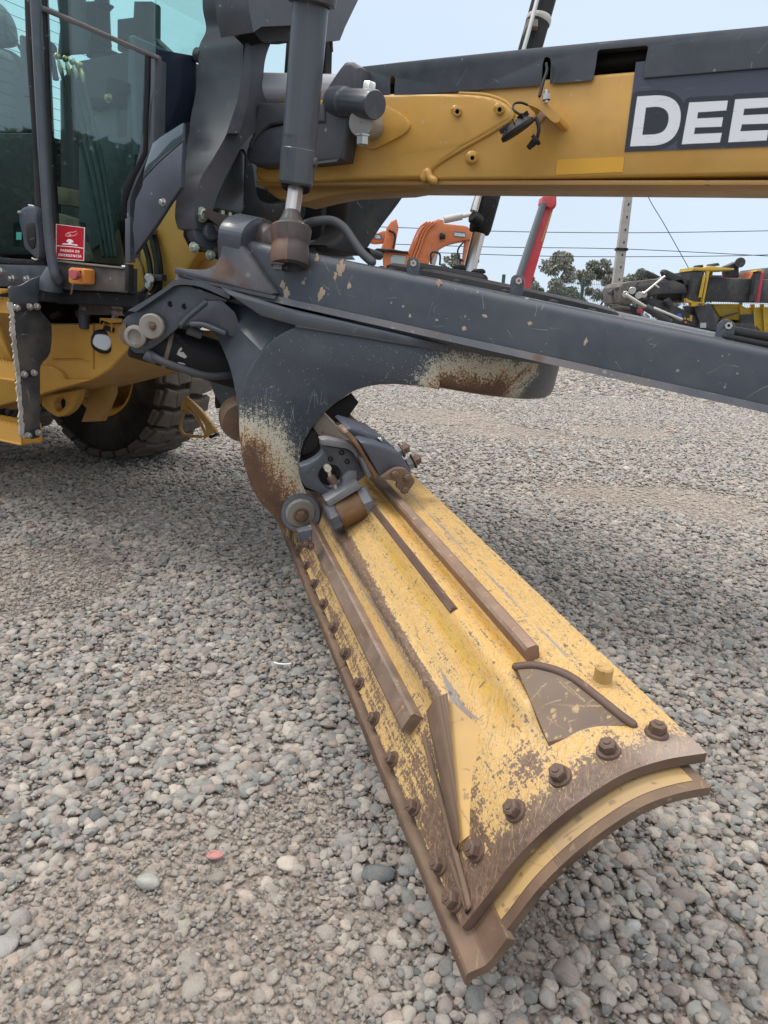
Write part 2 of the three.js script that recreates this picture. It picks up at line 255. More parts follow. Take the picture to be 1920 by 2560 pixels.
  for (let k = 0; k < 15000; k++) {
    let x = rnd() * 2047, y = rnd() * 639; const m = mm[(y | 0) * 2048 + (x | 0)]; if (m < -0.75 && rnd() > 0.06) continue;
    const u = x / px, slant = u < 0.42 && rnd() < 0.75, a = slant ? 0.75 + (rnd() - 0.5) * 0.7 : (rnd() - 0.5) * 0.12 + (rnd() < 0.2 ? (rnd() - 0.5) * 2 : 0), l = 6 + rnd() * rnd() * 46, col = m > 0.05 ? (rnd() < 0.62 ? cc : cg) : rnd() < 0.7 ? cb : cc, w = 0.35 + rnd() * 0.5;
    for (let i = 0; i < l; i++) { const q = ((y | 0) * 2048 + (x | 0)) * 4; if (x < 0 || y < 0 || x > 2047 || y > 639) break; const f = w * (1 - i / l); for (let c = 0; c < 3; c++) d[q + c] += (col[c] - d[q + c]) * f; x += Math.cos(a) * (px / py > 0 ? 1 : 1); y += Math.sin(a) * py / px; }
  }
  return T;
})();
bladeTex.wrapS = THREE.MirroredRepeatWrapping; bladeTex.wrapT = THREE.ClampToEdgeWrapping;
const bladeBump = texOf(512, 256, (u, v, o) => { o[0] = o[1] = o[2] = 0.5 + (fbm(u * 60, v * 20, 60, 4, 77, 20) - 0.5); }, { data: true });
M.blade = new THREE.MeshPhysicalMaterial({ map: bladeTex, roughness: 0.5, bumpMap: bladeBump, bumpScale: 0.0012 });
const blade = group('blade', grader, 'sand yellow blade with rubbed rusty rails and bolted edge');
{
  const us = []; for (let u = 0; u < 0.5; u += 0.01) us.push(u); for (let u = 0.5; u <= ULEN; u += 0.1) us.push(u);
  const nv = NP + 1, pos = [], uv = [], idx = [], TH = 0.02;
  for (const side of [0, 1]) for (const u of us) for (let i = 0; i < nv; i++) { const v = i / NP * VL, p = bl(u, v, side ? -TH : ridge(u, v)); pos.push(p.x, p.y, p.z); uv.push(u / TEXU, v / VL); }
  const W = us.length, S = W * nv;
  for (const side of [0, 1]) for (let a = 0; a < W - 1; a++) for (let b = 0; b < NP; b++) { const i = side * S + a * nv + b, j = i + nv; if (!side) idx.push(i, i + 1, j, j, i + 1, j + 1); else idx.push(i, j, i + 1, j, j + 1, i + 1); }
  let g = new THREE.BufferGeometry(); g.setAttribute('position', new THREE.Float32BufferAttribute(pos, 3)); g.setAttribute('uv', new THREE.Float32BufferAttribute(uv, 2)); g.setIndex(idx); g.computeVertexNormals();
  const sheet = add('blade_sheet', g, M.blade, blade);
  // cut ends of the sheet
  const rim = []; const quadStrip = (A, B) => { const P = [], U = []; for (let i = 0; i < A.length - 1; i++) for (const p of [A[i], B[i], A[i + 1], A[i + 1], B[i], B[i + 1]]) { P.push(p.x, p.y, p.z); U.push(p.x * 1.1 + p.z, p.y); } const q = new THREE.BufferGeometry(); q.setAttribute('position', new THREE.Float32BufferAttribute(P, 3)); q.setAttribute('uv', new THREE.Float32BufferAttribute(U, 2)); q.computeVertexNormals(); return q; };
  const seq = Array.from({ length: nv }, (_, i) => i / NP * VL);
  rim.push(quadStrip(seq.map((v) => bl(0, v, -TH)), seq.map((v) => bl(0, v, ridge(0, v)))));
  rim.push(quadStrip([0, ULEN].map((u) => bl(u, VL, -TH)), [0, ULEN].map((u) => bl(u, VL, 0))));
  add('blade_rim', rim, M.rustDark, blade);
  // cutting edge: curved on below the sheet
  const q0 = prof[0], tipP = onE(1162, 2462, KE - 0.065), q2 = V(tipP.dot(G), tipP.dot(HU), 0), mid = q0.clone().lerp(q2, 0.5).add(V(-0.006, 0, 0));
  const ec = new THREE.CatmullRomCurve3([profAt(0.06).p.addScaledVector(profAt(0.06).n, -TH - 0.001), q0.clone().addScaledVector(pNorm[0], -TH - 0.001), mid, q2], false, 'centripetal').getPoints(24);
  const eseg = (k0, k1) => { const A = [], TE = 0.018; const nrm = (i) => { const a = ec[Math.max(0, i - 1)], b = ec[Math.min(24, i + 1)]; const t = b.clone().sub(a).normalize(); return V(-t.y, t.x, 0); }; const lp = []; for (let i = 0; i <= 24; i++) lp.push(ec[i]); for (let i = 24; i >= 0; i--) { const n = nrm(i); lp.push(ec[i].clone().addScaledVector(n, TE * (i > 20 ? 1 - (i - 20) * 0.16 : 1))); } return skin(lp.map((p) => eP(p.x, p.y, k0)), lp.map((p) => eP(p.x, p.y, k1)), 0.6); };
  add('cutting_edge', eseg(KE - 0.065, KE + 0.86), M.rust, blade); add('cutting_edge', eseg(KE + 0.863, KE + 2.5), M.rust, blade); add('cutting_edge', eseg(KE + 2.503, KE + ULEN), M.rust, blade);
  // end bit: wear plate curving up the front face and proud of the end
  const layer = (o0, o1, u0, u1, v0, v1) => { const A = [], lp = []; const n = 40; for (let i = 0; i <= n; i++) { const v = v0 + (v1 - v0) * i / n, { p, n: q } = profAt(v); lp.push(p.clone().addScaledVector(q, o0)); } for (let i = n; i >= 0; i--) { const v = v0 + (v1 - v0) * i / n, { p, n: q } = profAt(v); lp.push(p.clone().addScaledVector(q, o1)); } return skin(lp.map((p) => eP(p.x, p.y, KE + u0)), lp.map((p) => eP(p.x, p.y, KE + u1)), 0.6); };
  add('end_plate', layer(-0.030, -0.047, -0.047, 0.3, 0.005, VL - 0.022), M.rust, blade, 'rusty curved wear plate at the blade end');
  add('end_plate_band', layer(-0.0298, -0.0285, -0.028, 0.05, 0.004, VL * 0.92), M.bladeBand = paint([0.42, 0.275, 0.1], { seed: 61, chip: [0.14, 0.09, 0.06], dust: [0.26, 0.2, 0.15], dusty: 1.1, chips: 7, rough: 0.55 }), blade);
  // rails
  const rail = (v0, v1, h, u0, mat, parentV) => { const A = [], B = []; const cs = [bl(0, v0, -0.004), bl(0, v0, h * 0.86), bl(0, v0 + 0.006, h), bl(0, v1 - 0.006, h), bl(0, v1, h * 0.86), bl(0, v1, -0.004)]; return skin(cs.map((p) => p.clone().addScaledVector(E, u0)), cs.map((p) => p.clone().addScaledVector(E, 1.72)), 0.4); };
  const r1 = onBlade(1027, 1838), r2 = onBlade(1322, 1655), r3 = onBlade(1136, 1532, 0.02);
  blade.userData.dbg = { r1, r2, r3 };
  add('slide_rail', rail(r1.v, r1.v + 0.05, 0.03, r1.u, M.rust), M.railLow = paint([0.15, 0.1, 0.072], { seed: 69, dust: [0.27, 0.22, 0.18], dusty: 0.7, chip: [0.42, 0.3, 0.13], chips: 6, rough: 0.5, vary: 0.6, rusty: 0.4 }), blade, 'lower slide rail, rubbed to bare brown steel');
  add('slide_rail', rail(r2.v - 0.002, r2.v + 0.026, 0.036, r2.u, M.rust), M.railTop = paint([0.2, 0.125, 0.085], { seed: 67, dust: [0.3, 0.24, 0.19], dusty: 0.6, chip: [0.45, 0.32, 0.12], chips: 4, rough: 0.5, vary: 0.5 }), blade, 'upper slide rail with square cut end');
  { // thin strip on the ridge flank
    const cs = [[r3.v - 0.012, 0.012], [r3.v - 0.008, 0.03], [r3.v + 0.004, 0.036], [r3.v + 0.012, 0.026]].map((q) => bl(0, q[0], q[1]));
    add('wear_strip', skin(cs.map((p) => p.clone().addScaledVector(E, r3.u)), cs.map((p) => p.clone().addScaledVector(E, 1.76)), 0.4), M.rustDark, blade);
  }
  // fin gusset near the tip
  const B2 = (x, y, off = 0) => { const q = onBlade(x, y); return bl(q.u, q.v, off); };
  {
    const lo = onBlade(1160, 2112), a = onBlade(1118, 1812), b = onBlade(1212, 1828);
    const P = [bl(lo.u, lo.v, 0.012), bl(lo.u + 0.004, lo.v - 0.022, -0.003), bl(lo.u + 0.004, lo.v + 0.025, -0.003), bl(a.u, a.v, -0.003), bl(b.u, b.v, -0.003), bl(a.u + 0.02, a.v + 0.02, 0.055), bl(a.u + 0.01, a.v + 0.042, 0.058), bl(a.u - 0.01, a.v + 0.012, 0.045)];
    const g = toCreasedNormals(new ConvexGeometry(P).toNonIndexed(), 0.7); boxUV(g); add('fin_gusset', g, M.finMix = paint([0.46, 0.28, 0.085], { seed: 71, dust: [0.3, 0.22, 0.15], dusty: 0.6, chip: [0.13, 0.085, 0.06], chips: 7, rough: 0.55, vary: 0.2 }), blade);
    const P2 = [bl(lo.u, lo.v - 0.022, 0.006), bl(lo.u, lo.v + 0.012, 0.018), bl(a.u - 0.01, a.v - 0.02, 0.002), bl(a.u + 0.012, a.v - 0.004, 0.056), bl(a.u + 0.004, a.v + 0.028, 0.07), bl(a.u - 0.005, a.v + 0.052, 0.064), bl(a.u - 0.02, a.v - 0.002, 0.04)];
    const g2 = toCreasedNormals(new ConvexGeometry(P2).toNonIndexed(), 1.1); boxUV(g2); add('fin_gusset_edge', g2, M.rust, blade);
    const f2 = onBlade(1010, 1990), f3 = onBlade(1085, 2050), f1 = onBlade(1060, 1840); // low weld rib beside the fin
    add('weld_bead', pipe([bl(f1.u, f1.v, 0), bl(f2.u, f2.v + 0.03, 0.004), bl(f3.u, f3.v, -0.012)], 0.0065, 30, 8), M.rust, blade);
  }
  { // closing plate of the stiffener
    const p = [[1285, 1680], [1300, 1672], [1372, 1868], [1580, 1808], [1430, 1700]].map((q) => onBlade(q[0], q[1]));
    const rg = [[1290, 1664, 0.046], [1335, 1661, 0.048], [1385, 1672, 0.046], [1430, 1692, 0.04], [1500, 1745, 0.026], [1550, 1785, 0.014], [1582, 1808, 0.005]].map((q) => { const w = onBlade(q[0], q[1], q[2]); return bl(w.u, w.v, q[2]); });
    const P = [bl(p[0].u, p[0].v - 0.005, -0.003), bl(p[2].u, p[2].v, -0.003), bl(p[3].u, p[3].v, -0.003), bl(p[2].u + 0.004, p[2].v + 0.004, 0.008), ...rg, bl(p[4].u + 0.03, p[4].v + 0.015, -0.003)];
    const g = toCreasedNormals(new ConvexGeometry(P).toNonIndexed(), 0.45); boxUV(g); add('closing_plate', g, M.closing = paint([0.115, 0.072, 0.05], { seed: 73, dust: [0.3, 0.22, 0.13], dusty: 0.4, chip: [0.5, 0.37, 0.17], chips: 14, rough: 0.55, vary: 0.4 }), blade, 'triangular closing plate with paint rubbed off');
    add('weld_bead', pipe(rg.map((q) => q.clone().addScaledVector(blN(p[4].v), -0.003)), 0.009, 50, 10), M.rustDark, blade);
  }
  // bolts of the edge, at six inch pitch, and of the end
  for (let i = 0; i < 11; i++) { const k = 0.0006377 + i * 0.0000649, y = 597 + 1 / k, q = onBlade(407 + 0.442 * (y - 597), y); bolt(blade, M.rustDark, bl(q.u, Math.max(q.v, 0.012), 0.001), blN(q.v), 0.027, 'bolt', i * 1.7); }
  for (const [x, y, s] of [[1138, 2250, 0.031], [1192, 2126, 0.031], [1289, 2028, 0.031], [1401, 1942, 0.031], [1521, 1878, 0.031], [1641, 1834, 0.031]]) { const q = onBlade(x, y); bolt(blade, M.rustDark, bl(q.u, q.v, 0.001), blN(q.v), s, 'bolt', x); }
  { const q = onBlade(1505, 1704); add('stud', [lathe(bl(q.u, q.v, -0.002), bl(q.u, q.v, 0.036), [[0.024, 0], [0.0185, 0.16], [0.018, 0.9], [0.015, 1], [0, 1]], 20)], M.finMix, blade); }
}
// ---- drawbar beam
const Bd = at(-6580, -880, 1).sub(EYE).normalize(), Bn = V(Bd.z, 0, -Bd.x).normalize(); if (Bn.z > 0) Bn.negate(); // away from viewer
const Bv = Bd.clone().cross(Bn).normalize(); if (Bv.y < 0) Bv.negate();
const bA = at(900, 785, 2.62), bK = bA.dot(Bn);
const onB = (x, y, o = 0) => onPl(x, y, Bn, bK + o);
const drawbar = group('drawbar', grader);
{
  const top = onB(900, 657), hgt = top.clone().sub(bA).dot(Bv);
  const rr = 0.035, w = 0.14, sec = []; const arc = (cx, cy, a0, a1) => { for (let i = 0; i <= 6; i++) { const a = a0 + (a1 - a0) * i / 6; sec.push([cx + rr * Math.cos(a), cy + rr * Math.sin(a)]); } };
  sec.push([0, 0]); sec.push([w, 0]); arc(w - rr, hgt - rr, 0, Math.PI / 2); arc(rr, hgt - rr, Math.PI / 2, Math.PI);
  const s0 = onB(596, 690).sub(bA).dot(Bd), s1 = -2.6;
  const put = (q, s) => bA.clone().addScaledVector(Bn, q[0]).addScaledVector(Bv, q[1]).addScaledVector(Bd, s);
  M.beam = paint([0.054, 0.065, 0.083], { seed: 83, dust: [0.3, 0.25, 0.2], dusty: 0.2, chip: [0.42, 0.38, 0.33], chips: 1.6, rough: 0.34 });
  add('beam', skin(sec.map((q) => put(q, s1)), sec.map((q) => put(q, s0)), 0.5), M.beam, drawbar);
  const fl = [[-0.034, -0.024], [0.19, -0.024], [0.19, -0.001], [-0.026, -0.001]], sF = onB(440, 668, -0.02).sub(bA).dot(Bd);
  add('beam_flange', skin(fl.map((q) => put(q, s1)), fl.map((q) => put(q, s0 + 0.25)), 0.3), M.worn, drawbar);
  // far beam of the A frame
  const far = Bd.clone(); const cl = R.clone(); const fd = Bd.clone().addScaledVector(L, -2 * Bd.dot(L)).normalize(); const tipS = (2.87 - put([0, 0], 0).dot(L)) / Bd.dot(L), apex = put([0, 0], tipS);
  const put2 = (q, s) => apex.clone().addScaledVector(L, q[0]).addScaledVector(Bv, q[1]).addScaledVector(fd, s);
  add('beam', skin(sec.map((q) => put2(q, 0)), sec.map((q) => put2(q, -tipS + 0.2)), 0.5), M.beam, drawbar);
  // dried mud splashes stuck to the beam face
  const mud = paint([0.42, 0.32, 0.23], { seed: 89, chips: 0, rough: 0.95, dusty: 0.2, n: 128 });
  for (const [x, y, r, st] of [[852, 672, 13, 1.5], [838, 690, 6, 1.6], [707, 712, 8, 1.2], [715, 735, 11, 1.4], [803, 735, 10, 1.7], [873, 714, 7, 1], [757, 706, 6, 1], [792, 645, 6, 1.6], [1097, 708, 9, 1], [1212, 790, 10, 0.5], [1325, 808, 7, 0.8], [1160, 822, 7, 0.9], [1464, 854, 7, 1.4], [1092, 800, 6, 0.6], [1025, 790, 5, 1]]) {
    const c = onB(x, y, -0.001), px = c.distanceTo(onB(x + 1, y, -0.001)), sc = []; for (let i = 0; i < 18; i++) { const a = i / 18 * 6.283, k = r * px * (0.55 + 0.75 * hsh(i, x, 3)); sc.push(c.clone().addScaledVector(Bd, Math.cos(a) * k * 0.8).addScaledVector(Bv, Math.sin(a) * k * st)); }
    add('mud_spot', prism(sc, Bn, 0.004, { bevel: 0.0018 }), mud, drawbar);
  }
  for (const [x, y, w2, h] of [[0, 0]]) { }
  // hose tabs on top
  for (const tab of [[[1016, 690], [1017, 655], [1022, 645], [1032, 643], [1043, 648], [1047, 660], [1045, 696]], [[1273, 740], [1278, 695], [1285, 688], [1296, 687], [1307, 693], [1311, 704], [1303, 748]], [[1786, 852], [1795, 812], [1806, 800], [1822, 799], [1836, 808], [1838, 820], [1828, 868]]]) {
    const cx = (tab[2][0] + tab[4][0]) / 2 + 1, cy = tab[3][1] + 15;
    const t = add('hose_tab', prism(smooth([[...tab[0], 1], ...tab.slice(1, 6), [...tab[6], 1]], 4).map((p) => onB(p[0], p[1], 0.03)), Bn, 0.014, { holes: [circ(cx, cy, 5, 14).map((p) => onB(p[0], p[1], 0.03))], bevel: 0.003 }), M.grey, drawbar);
    add('tab_nut', [lathe(onB(cx, cy, 0.034), onB(cx, cy, 0.024), [[0.006, 0], [0.013, 0], [0.012, 1], [0.005, 1], [0.005, 0.2]], 6)], M.steel, t);
  }
  // hose along the top, left to right behind the tabs
  add('hose', pipe([onB(765, 560, 0.08), onB(790, 553, 0.08), onB(830, 552, 0.09), onB(858, 568, 0.09), onB(885, 605, 0.08), onB(905, 632, 0.07), onB(930, 655, 0.06)].map((p) => p), 0.0165, 50), M.hoseGrey, drawbar);
  add('hose', pipe([onB(1830, 830, 0.06), onB(1930, 848, 0.06), onB(2100, 880, 0.06)], 0.019, 20), M.hose, drawbar);
  add('hose', pipe([onB(1815, 843, 0.03), onB(1930, 866, 0.03), onB(2100, 897, 0.03)], 0.012, 20), M.hose, drawbar);
  // base plate tongue, rib plate and lug at the rear
  const rib = smooth(Zp(400, 450, 600, [[425, 402, 1], [470, 392], [530, 408, 1], [790, 780, 1], [770, 795, 1], [500, 735], [290, 690, 1], [120, 640, 1], [118, 605, 1], [230, 618], [330, 612], [385, 575], [412, 530, 1], [420, 480]]), 4).map((p) => onB(p[0], p[1], -0.05));
  add('rib_plate', prism(rib, Bn, 0.05, { bevel: 0.006 }), M.worn, drawbar, 'scuffed triangular rib with mud along its edges');
  const tng = [[436, 668], [505, 690], [690, 740], [686, 750], [500, 707], [436, 683]].map((p) => onB(p[0], p[1], -0.045));
  add('tongue_plate', prism(tng, Bn, 0.12, { bevel: 0.004 }), M.worn, drawbar);
  const lugC = onB(657, 596, 0.0);
  const lg = smooth(Zp(400, 450, 600, [[560, 620, 1], [560, 420], [575, 350], [620, 290], [690, 262], [750, 275], [790, 320], [800, 380, 1], [800, 640, 1]]), 6).map((p) => onPl(p[0], p[1], Bd, onB(608, 600, -0.04).dot(Bd)));
  add('lug', prism(lg, Bd, 0.1, { bevel: 0.008 }), M.grey, drawbar);
  const c1 = onPl(656, 605, Bd, onB(608, 600, -0.04).dot(Bd)), ax = onPl(700, 612, Bd, onB(608, 600, -0.04).dot(Bd) - 0.09).sub(c1).normalize();
  add('ball_stud', lathe(c1, c1.clone().addScaledVector(ax, 0.12), [[0.085, 0], [0.085, 0.08], [0.07, 0.12], [0.066, 0.5], [0.045, 0.7], [0.04, 1], [0, 1]], 32), M.rustStud = paint([0.05, 0.042, 0.042], { seed: 91, dust: [0.16, 0.09, 0.06], dusty: 1, chips: 0.4, rough: 0.45, vary: 0.4, n: 256 }), drawbar);
}
// ---- circle (turntable) and blade arms
const Nc = Bd.clone().cross(E).normalize(); if (Nc.y < 0) Nc.negate();
const KP = at(752, 1283, 2.75).dot(E) - 0.06; // face of the near arm
const circle = group('circle', grader);
const armTexUV = { g0: -0.6, h0: 0.2, w: 2.2, h: 1.2 };
const armUV = (g) => { const p = g.attributes.position, uv = g.attributes.uv; for (let i = 0; i < p.count; i++) { const q = V(p.getX(i), p.getY(i), p.getZ(i)); uv.setXY(i, (q.dot(G) - armTexUV.g0) / armTexUV.w, (q.dot(HU) - armTexUV.h0) / armTexUV.h); } return g; };
{
  const pp = (x, y) => { const q = onE(x, y, KP); return [q.dot(G), q.dot(HU)]; };
  const seg = (p, a, b) => { const dx = b[0] - a[0], dy = b[1] - a[1], t = Math.min(1, Math.max(0, ((p[0] - a[0]) * dx + (p[1] - a[1]) * dy) / (dx * dx + dy * dy))); return Math.hypot(p[0] - a[0] - dx * t, p[1] - a[1] - dy * t); };
  const l1 = [pp(618, 1150), pp(650, 1215), pp(700, 1290)], l2 = [pp(1120, 972), pp(1200, 985), pp(1250, 980)], l2b = [pp(1250, 980), pp(1345, 925)];
  const tex = texOf(2048, 1024, (tu, tv, o) => {
    const g = armTexUV.g0 + tu * armTexUV.w, h = armTexUV.h0 + tv * armTexUV.h, p = [g, h];
    const n1 = fbm(tu * 16, tv * 9, 16, 5, 101, 9), ns = fbm(tu * 260, tv * 22, 260, 3, 107, 22), n2 = fbm(tu * 500, tv * 270, 500, 2, 113, 270), n3 = fbm(tu * 60, tv * 30, 60, 3, 127, 30);
    const d1 = Math.min(seg(p, l1[0], l1[1]), seg(p, l1[1], l1[2])), d2 = Math.min(seg(p, l2[0], l2[1]), seg(p, l2[1], l2[2])), d2b = seg(p, l2b[0], l2b[1]);
    const a2 = Math.atan2(h - (l2[1][1] - 0.1), g - l2[1][0]), rs = fbm((a2 + 3.2) * 40, 3, 256, 3, 131);
    const n4 = fbm(tu * 1000, tv * 540, 1000, 1, 117, 540), rag = (ns - 0.5) * 0.6 + (n2 - 0.5) * 0.9 + (n4 - 0.5) * 0.7 + (n1 - 0.5) * 0.5, rag2 = (rs - 0.5) * 0.6 + (n2 - 0.5) * 0.9 + (n4 - 0.5) * 0.7 + (n1 - 0.5) * 0.4;
    const m1 = (0.115 - d1) / 0.10 + rag, m2 = Math.max((0.085 - d2) / 0.08, (0.035 - d2b) / 0.055 - 0.25) + rag2;
    const cream = Math.max(sst(-0.85, -0.05, m1), sst(-0.75, 0.0, m2)), or = Math.max(sst(0.05, 0.4, m1), sst(0.1, 0.42, m2)), br = Math.max(sst(0.4, 0.75, m1), sst(0.32, 0.65, m2));
    const k = 1 + (n1 - 0.5) * 0.3 + (n3 - 0.5) * 0.1; let c = [0.051 * k, 0.061 * k, 0.077 * k];
    const mix = (t, q) => { for (let i = 0; i < 3; i++) c[i] += (q[i] - c[i]) * t; };
    // stone strikes, denser towards the lower edge
    const near = Math.max(gauss(d1, 0, 0.3), gauss(d2, 0, 0.3)); const sp = fbm(tu * 420, tv * 230, 420, 2, 139, 230); mix(sst(0.86 - near * 0.13, 0.92 - near * 0.1, sp) * 0.75, [0.42, 0.37, 0.24]);
    mix(sst(0.52, 0.75, n1) * 0.12, [0.12, 0.13, 0.15]);
    mix(Math.min(1, cream * (0.8 + 0.5 * n2)), [0.56, 0.52, 0.4]); mix(or * (0.6 + n2 * 0.5), [0.27, 0.11, 0.018]); mix(br, [0.115 * (0.7 + 0.6 * n3), 0.062 * (0.7 + 0.6 * n3), 0.038 * (0.7 + 0.6 * n3)]);
    o[0] = c[0]; o[1] = c[1]; o[2] = c[2];
  }, { wrap: false });
  // long light scratches
  { const d = tex.image.data, W = 2048; const S = [[505, 0, 0]]; for (let k = 0; k < 60; k++) { const q = pp(640 + rnd() * 190, 1000 + rnd() * 160); let x = (q[0] - armTexUV.g0) / armTexUV.w * W, y = (q[1] - armTexUV.h0) / armTexUV.h * 1024; const a = 1.2 + rnd() * 0.7, l = 15 + rnd() * 60, br = 60 + rnd() * 110; for (let i = 0; i < l; i++) { const kx = (y | 0) * W + (x | 0); if (kx > 0 && kx < W * 1024) for (let c = 0; c < 3; c++) d[kx * 4 + c] = Math.max(d[kx * 4 + c], br); x += Math.cos(a); y += Math.sin(a); } } }
  M.arm = new THREE.MeshPhysicalMaterial({ map: tex, roughness: 0.42, bumpMap: tex, bumpScale: 0.0008 });
  const out = [[742, 815, 1], [690, 843], [650, 884], [628, 920], [613, 951], [603, 994], [600, 1050], [603, 1110], [613, 1171], [637, 1233], [655, 1262, 0], [691, 1301], [705, 1327], [731, 1352], [748, 1356], [780, 1345], [797, 1318], [800, 1290], [792, 1262], [767, 1236, 1], [752, 1196], [750, 1160], [756, 1117], [778, 1073], [810, 1034], [854, 998], [890, 976], [941, 963], [984, 961], [1056, 967], [1100, 974, 1]];
  const rg = onE(1097, 973, KP);
  // ring frame
  const kc = KP + 0.64, Rr = 0.64; let gc = rg.dot(G) + 0.02;
  const topAt = onE(1097, 866, KP), botAt = onE(1097, 973, KP);
  const cen = (P) => eP(gc, 0, kc).addScaledVector(Nc, (P.dot(Nc) - eP(gc, 0, kc).dot(Nc)) / Nc.dot(Nc));
  circle.userData.gc = gc;
  const up = [[1100, 868, 1], [1000, 855], [900, 838], [820, 826]];
  add('arm', armUV(prism(smooth([...out, ...up], 5).map((p) => onE(p[0], p[1], KP)), E, 0.045, { bevel: 0.005 })), M.arm, circle, 'broad curved blade arm with rust and bare metal patches');
  const c0 = cen(botAt), c1 = cen(topAt);
  add('ring_wall', armUV(lathe(c0, c1, [[Rr - 0.06, 0], [Rr - 0.04, 0], [Rr - 0.02, 0.04], [Rr - 0.006, 0.13], [Rr, 0.28], [Rr, 1], [Rr - 0.05, 1], [Rr - 0.05, 0.1]], 96)), M.arm, circle);
  // lug plate, a stepped ring on top
  const t1 = onE(1097, 846, KP - 0.015);
  const l0 = c1.clone().addScaledVector(Nc, 0.001), l1p = cen(onE(1097, 836, KP));
  add('ring_plate', lathe(l0, l1p, [[Rr - 0.2, 0], [Rr + 0.02, 0], [Rr + 0.022, 0.1], [Rr + 0.022, 0.9], [Rr + 0.015, 1], [Rr - 0.2, 1]], 96), M.greyClean, circle);
  // upper slab over the arm: edge band between arm face and the gap
  const slab = Zp(400, 450, 600, [[480, 790, 1], [962, 930, 1], [1659, 1070, 1], [2000, 1140, 1], [2000, 1200, 1], [1659, 1128, 1], [945, 1008, 1], [700, 940, 1]]).map((p) => onE(p[0], p[1], KP - 0.012));
  add('arm_cap', prism(slab, E, 0.5, { bevel: 0.004 }), M.greyClean, circle);
  add('weld_bead', pipe([[742, 815], [820, 827], [900, 839], [1000, 856], [1090, 868]].map((p) => onE(p[0], p[1], KP - 0.004)), 0.0075, 60, 8), M.greyClean, circle);
  // drive cover and top stack seen above the beam
  const topN = (x, y, k) => onE(x, y, k);
  const q0 = onB(1090, 690, 0.30), hub = onB(1250, 735, 0.62);
  add('gear_cover', lathe(hub.clone().addScaledVector(Nc, -0.12), hub.clone().addScaledVector(Nc, 0.03), [[0.56, 0], [0.56, 0.35], [0.535, 0.38], [0.535, 0.62], [0.5, 0.66], [0.5, 0.92], [0.48, 1], [0, 1]], 72), M.darkDust = paint([0.028, 0.028, 0.031], { seed: 97, dust: [0.16, 0.11, 0.08], dusty: 0.5, chips: 0.4, rough: 0.55 }), circle);
  for (let i = 0; i < 18; i++) { const a = i / 18 * 6.283, d = G.clone().addScaledVector(E, 0), x = Bd.clone().addScaledVector(Nc, -Bd.dot(Nc)).normalize(), z = x.clone().cross(Nc); bolt(circle, M.darkDust, hub.clone().addScaledVector(Nc, -0.02).addScaledVector(x, Math.cos(a) * 0.52).addScaledVector(z, Math.sin(a) * 0.52), Nc, 0.04, 'cover_bolt'); }
  for (const [x, y] of [[1262, 690], [1290, 690], [1360, 705], [1380, 712]]) { }
  const mb = [[1046, 665], [1206, 694], [1206, 735], [1046, 712]].map((p) => onB(p[0], p[1], 0.24));
  add('valve_manifold', prism(mb, Bn, 0.2, { bevel: 0.008 }), M.black, circle);
  add('manifold_pipe', pipe([onB(1050, 672, 0.22), onB(1130, 686, 0.22), onB(1206, 700, 0.22)], 0.022, 10), M.hose, circle);
  for (const [x, y] of [[1148, 666], [1196, 676]]) add('manifold_cap', lathe(onB(x, y + 8, 0.34), onB(x, y - 3, 0.34), [[0.028, 0], [0.028, 0.6], [0.02, 1], [0, 1]], 16), M.hose, circle);
  // ---- boss and pin of the near arm
  const pn = V(0, 0, 0).sub(E), pc0 = onE(752, 1284, KP - 0.05);
  add('pin_boss', lathe(onE(754, 1280, KP + 0.04), pc0, [[0.073, 0], [0.075, 0.1], [0.075, 0.9], [0.07, 1], [0.055, 1], [0.053, 0.9], [0.0, 0.9]], 40), M.worn, circle);
  add('pin_cap', lathe(pc0.clone().addScaledVector(E, 0.008), pc0.clone().addScaledVector(pn, 0.006), [[0.056, 0], [0.056, 0.7], [0.05, 1], [0, 1]], 36), M.pinFace = paint([0.26, 0.24, 0.21], { seed: 103, dust: [0.15, 0.09, 0.06], dusty: 0.8, chips: 0.5, rough: 0.5, n: 256 }), circle);
  bolt(circle, M.rust, pc0.clone().addScaledVector(pn, 0.006).addScaledVector(HU, -0.004), pn, 0.042, 'pin_bolt');
  // ---- bent side plate: wall running along the blade direction, and its sloped roof
  const K2 = KP + 0.02; const eb = (x, y, k) => onE(x, y, k);
  const front = smooth([[742, 812, 1], [653, 877, 1], [628, 920], [610, 960], [600, 1040, 1]], 5);
  // left contour lies further along E
  const A1 = onE(653, 876, K2), rdg = onE(559, 765, KP + 0.33); // ridge end
  const planeN = (a, b, c) => { const n = b.clone().sub(a).cross(c.clone().sub(a)).normalize(); return n; };
  const F600 = onE(600, 1040, K2); const nW = planeN(A1, rdg, F600);
  const onW = (x, y) => onPl(x, y, nW, A1.dot(nW));
  const T0 = onE(742, 813, K2); const nR = planeN(A1, rdg, T0); const onRf = (x, y) => onPl(x, y, nR, A1.dot(nR));
  const wall = [...smooth([[653, 877, 1], [628, 920], [612, 955], [602, 1000], [599, 1060, 1]], 5).map((p) => onE(p[0], p[1], K2)), ...smooth([[590, 985, 1], [577, 925], [560, 880], [545, 848], [533, 830, 1]], 4).map((p) => onW(p[0], p[1])), onW(520, 815), onW(505, 803), onW(520, 745)];
  const back = (P, n, t) => P.map((p) => p.clone().addScaledVector(n, t));
  const awayN = nW.clone(); if (awayN.dot(A1.clone().sub(EYE)) < 0) awayN.negate();
  add('arm_side_wall', skin(wall, back(wall, awayN, 0.03), 0.4), M.greyClean, circle);
  const roof = [onE(653, 877, K2 - 0.004), onE(742, 812, K2 - 0.004), onRf(640, 772), onRf(555, 750), onRf(520, 744)];
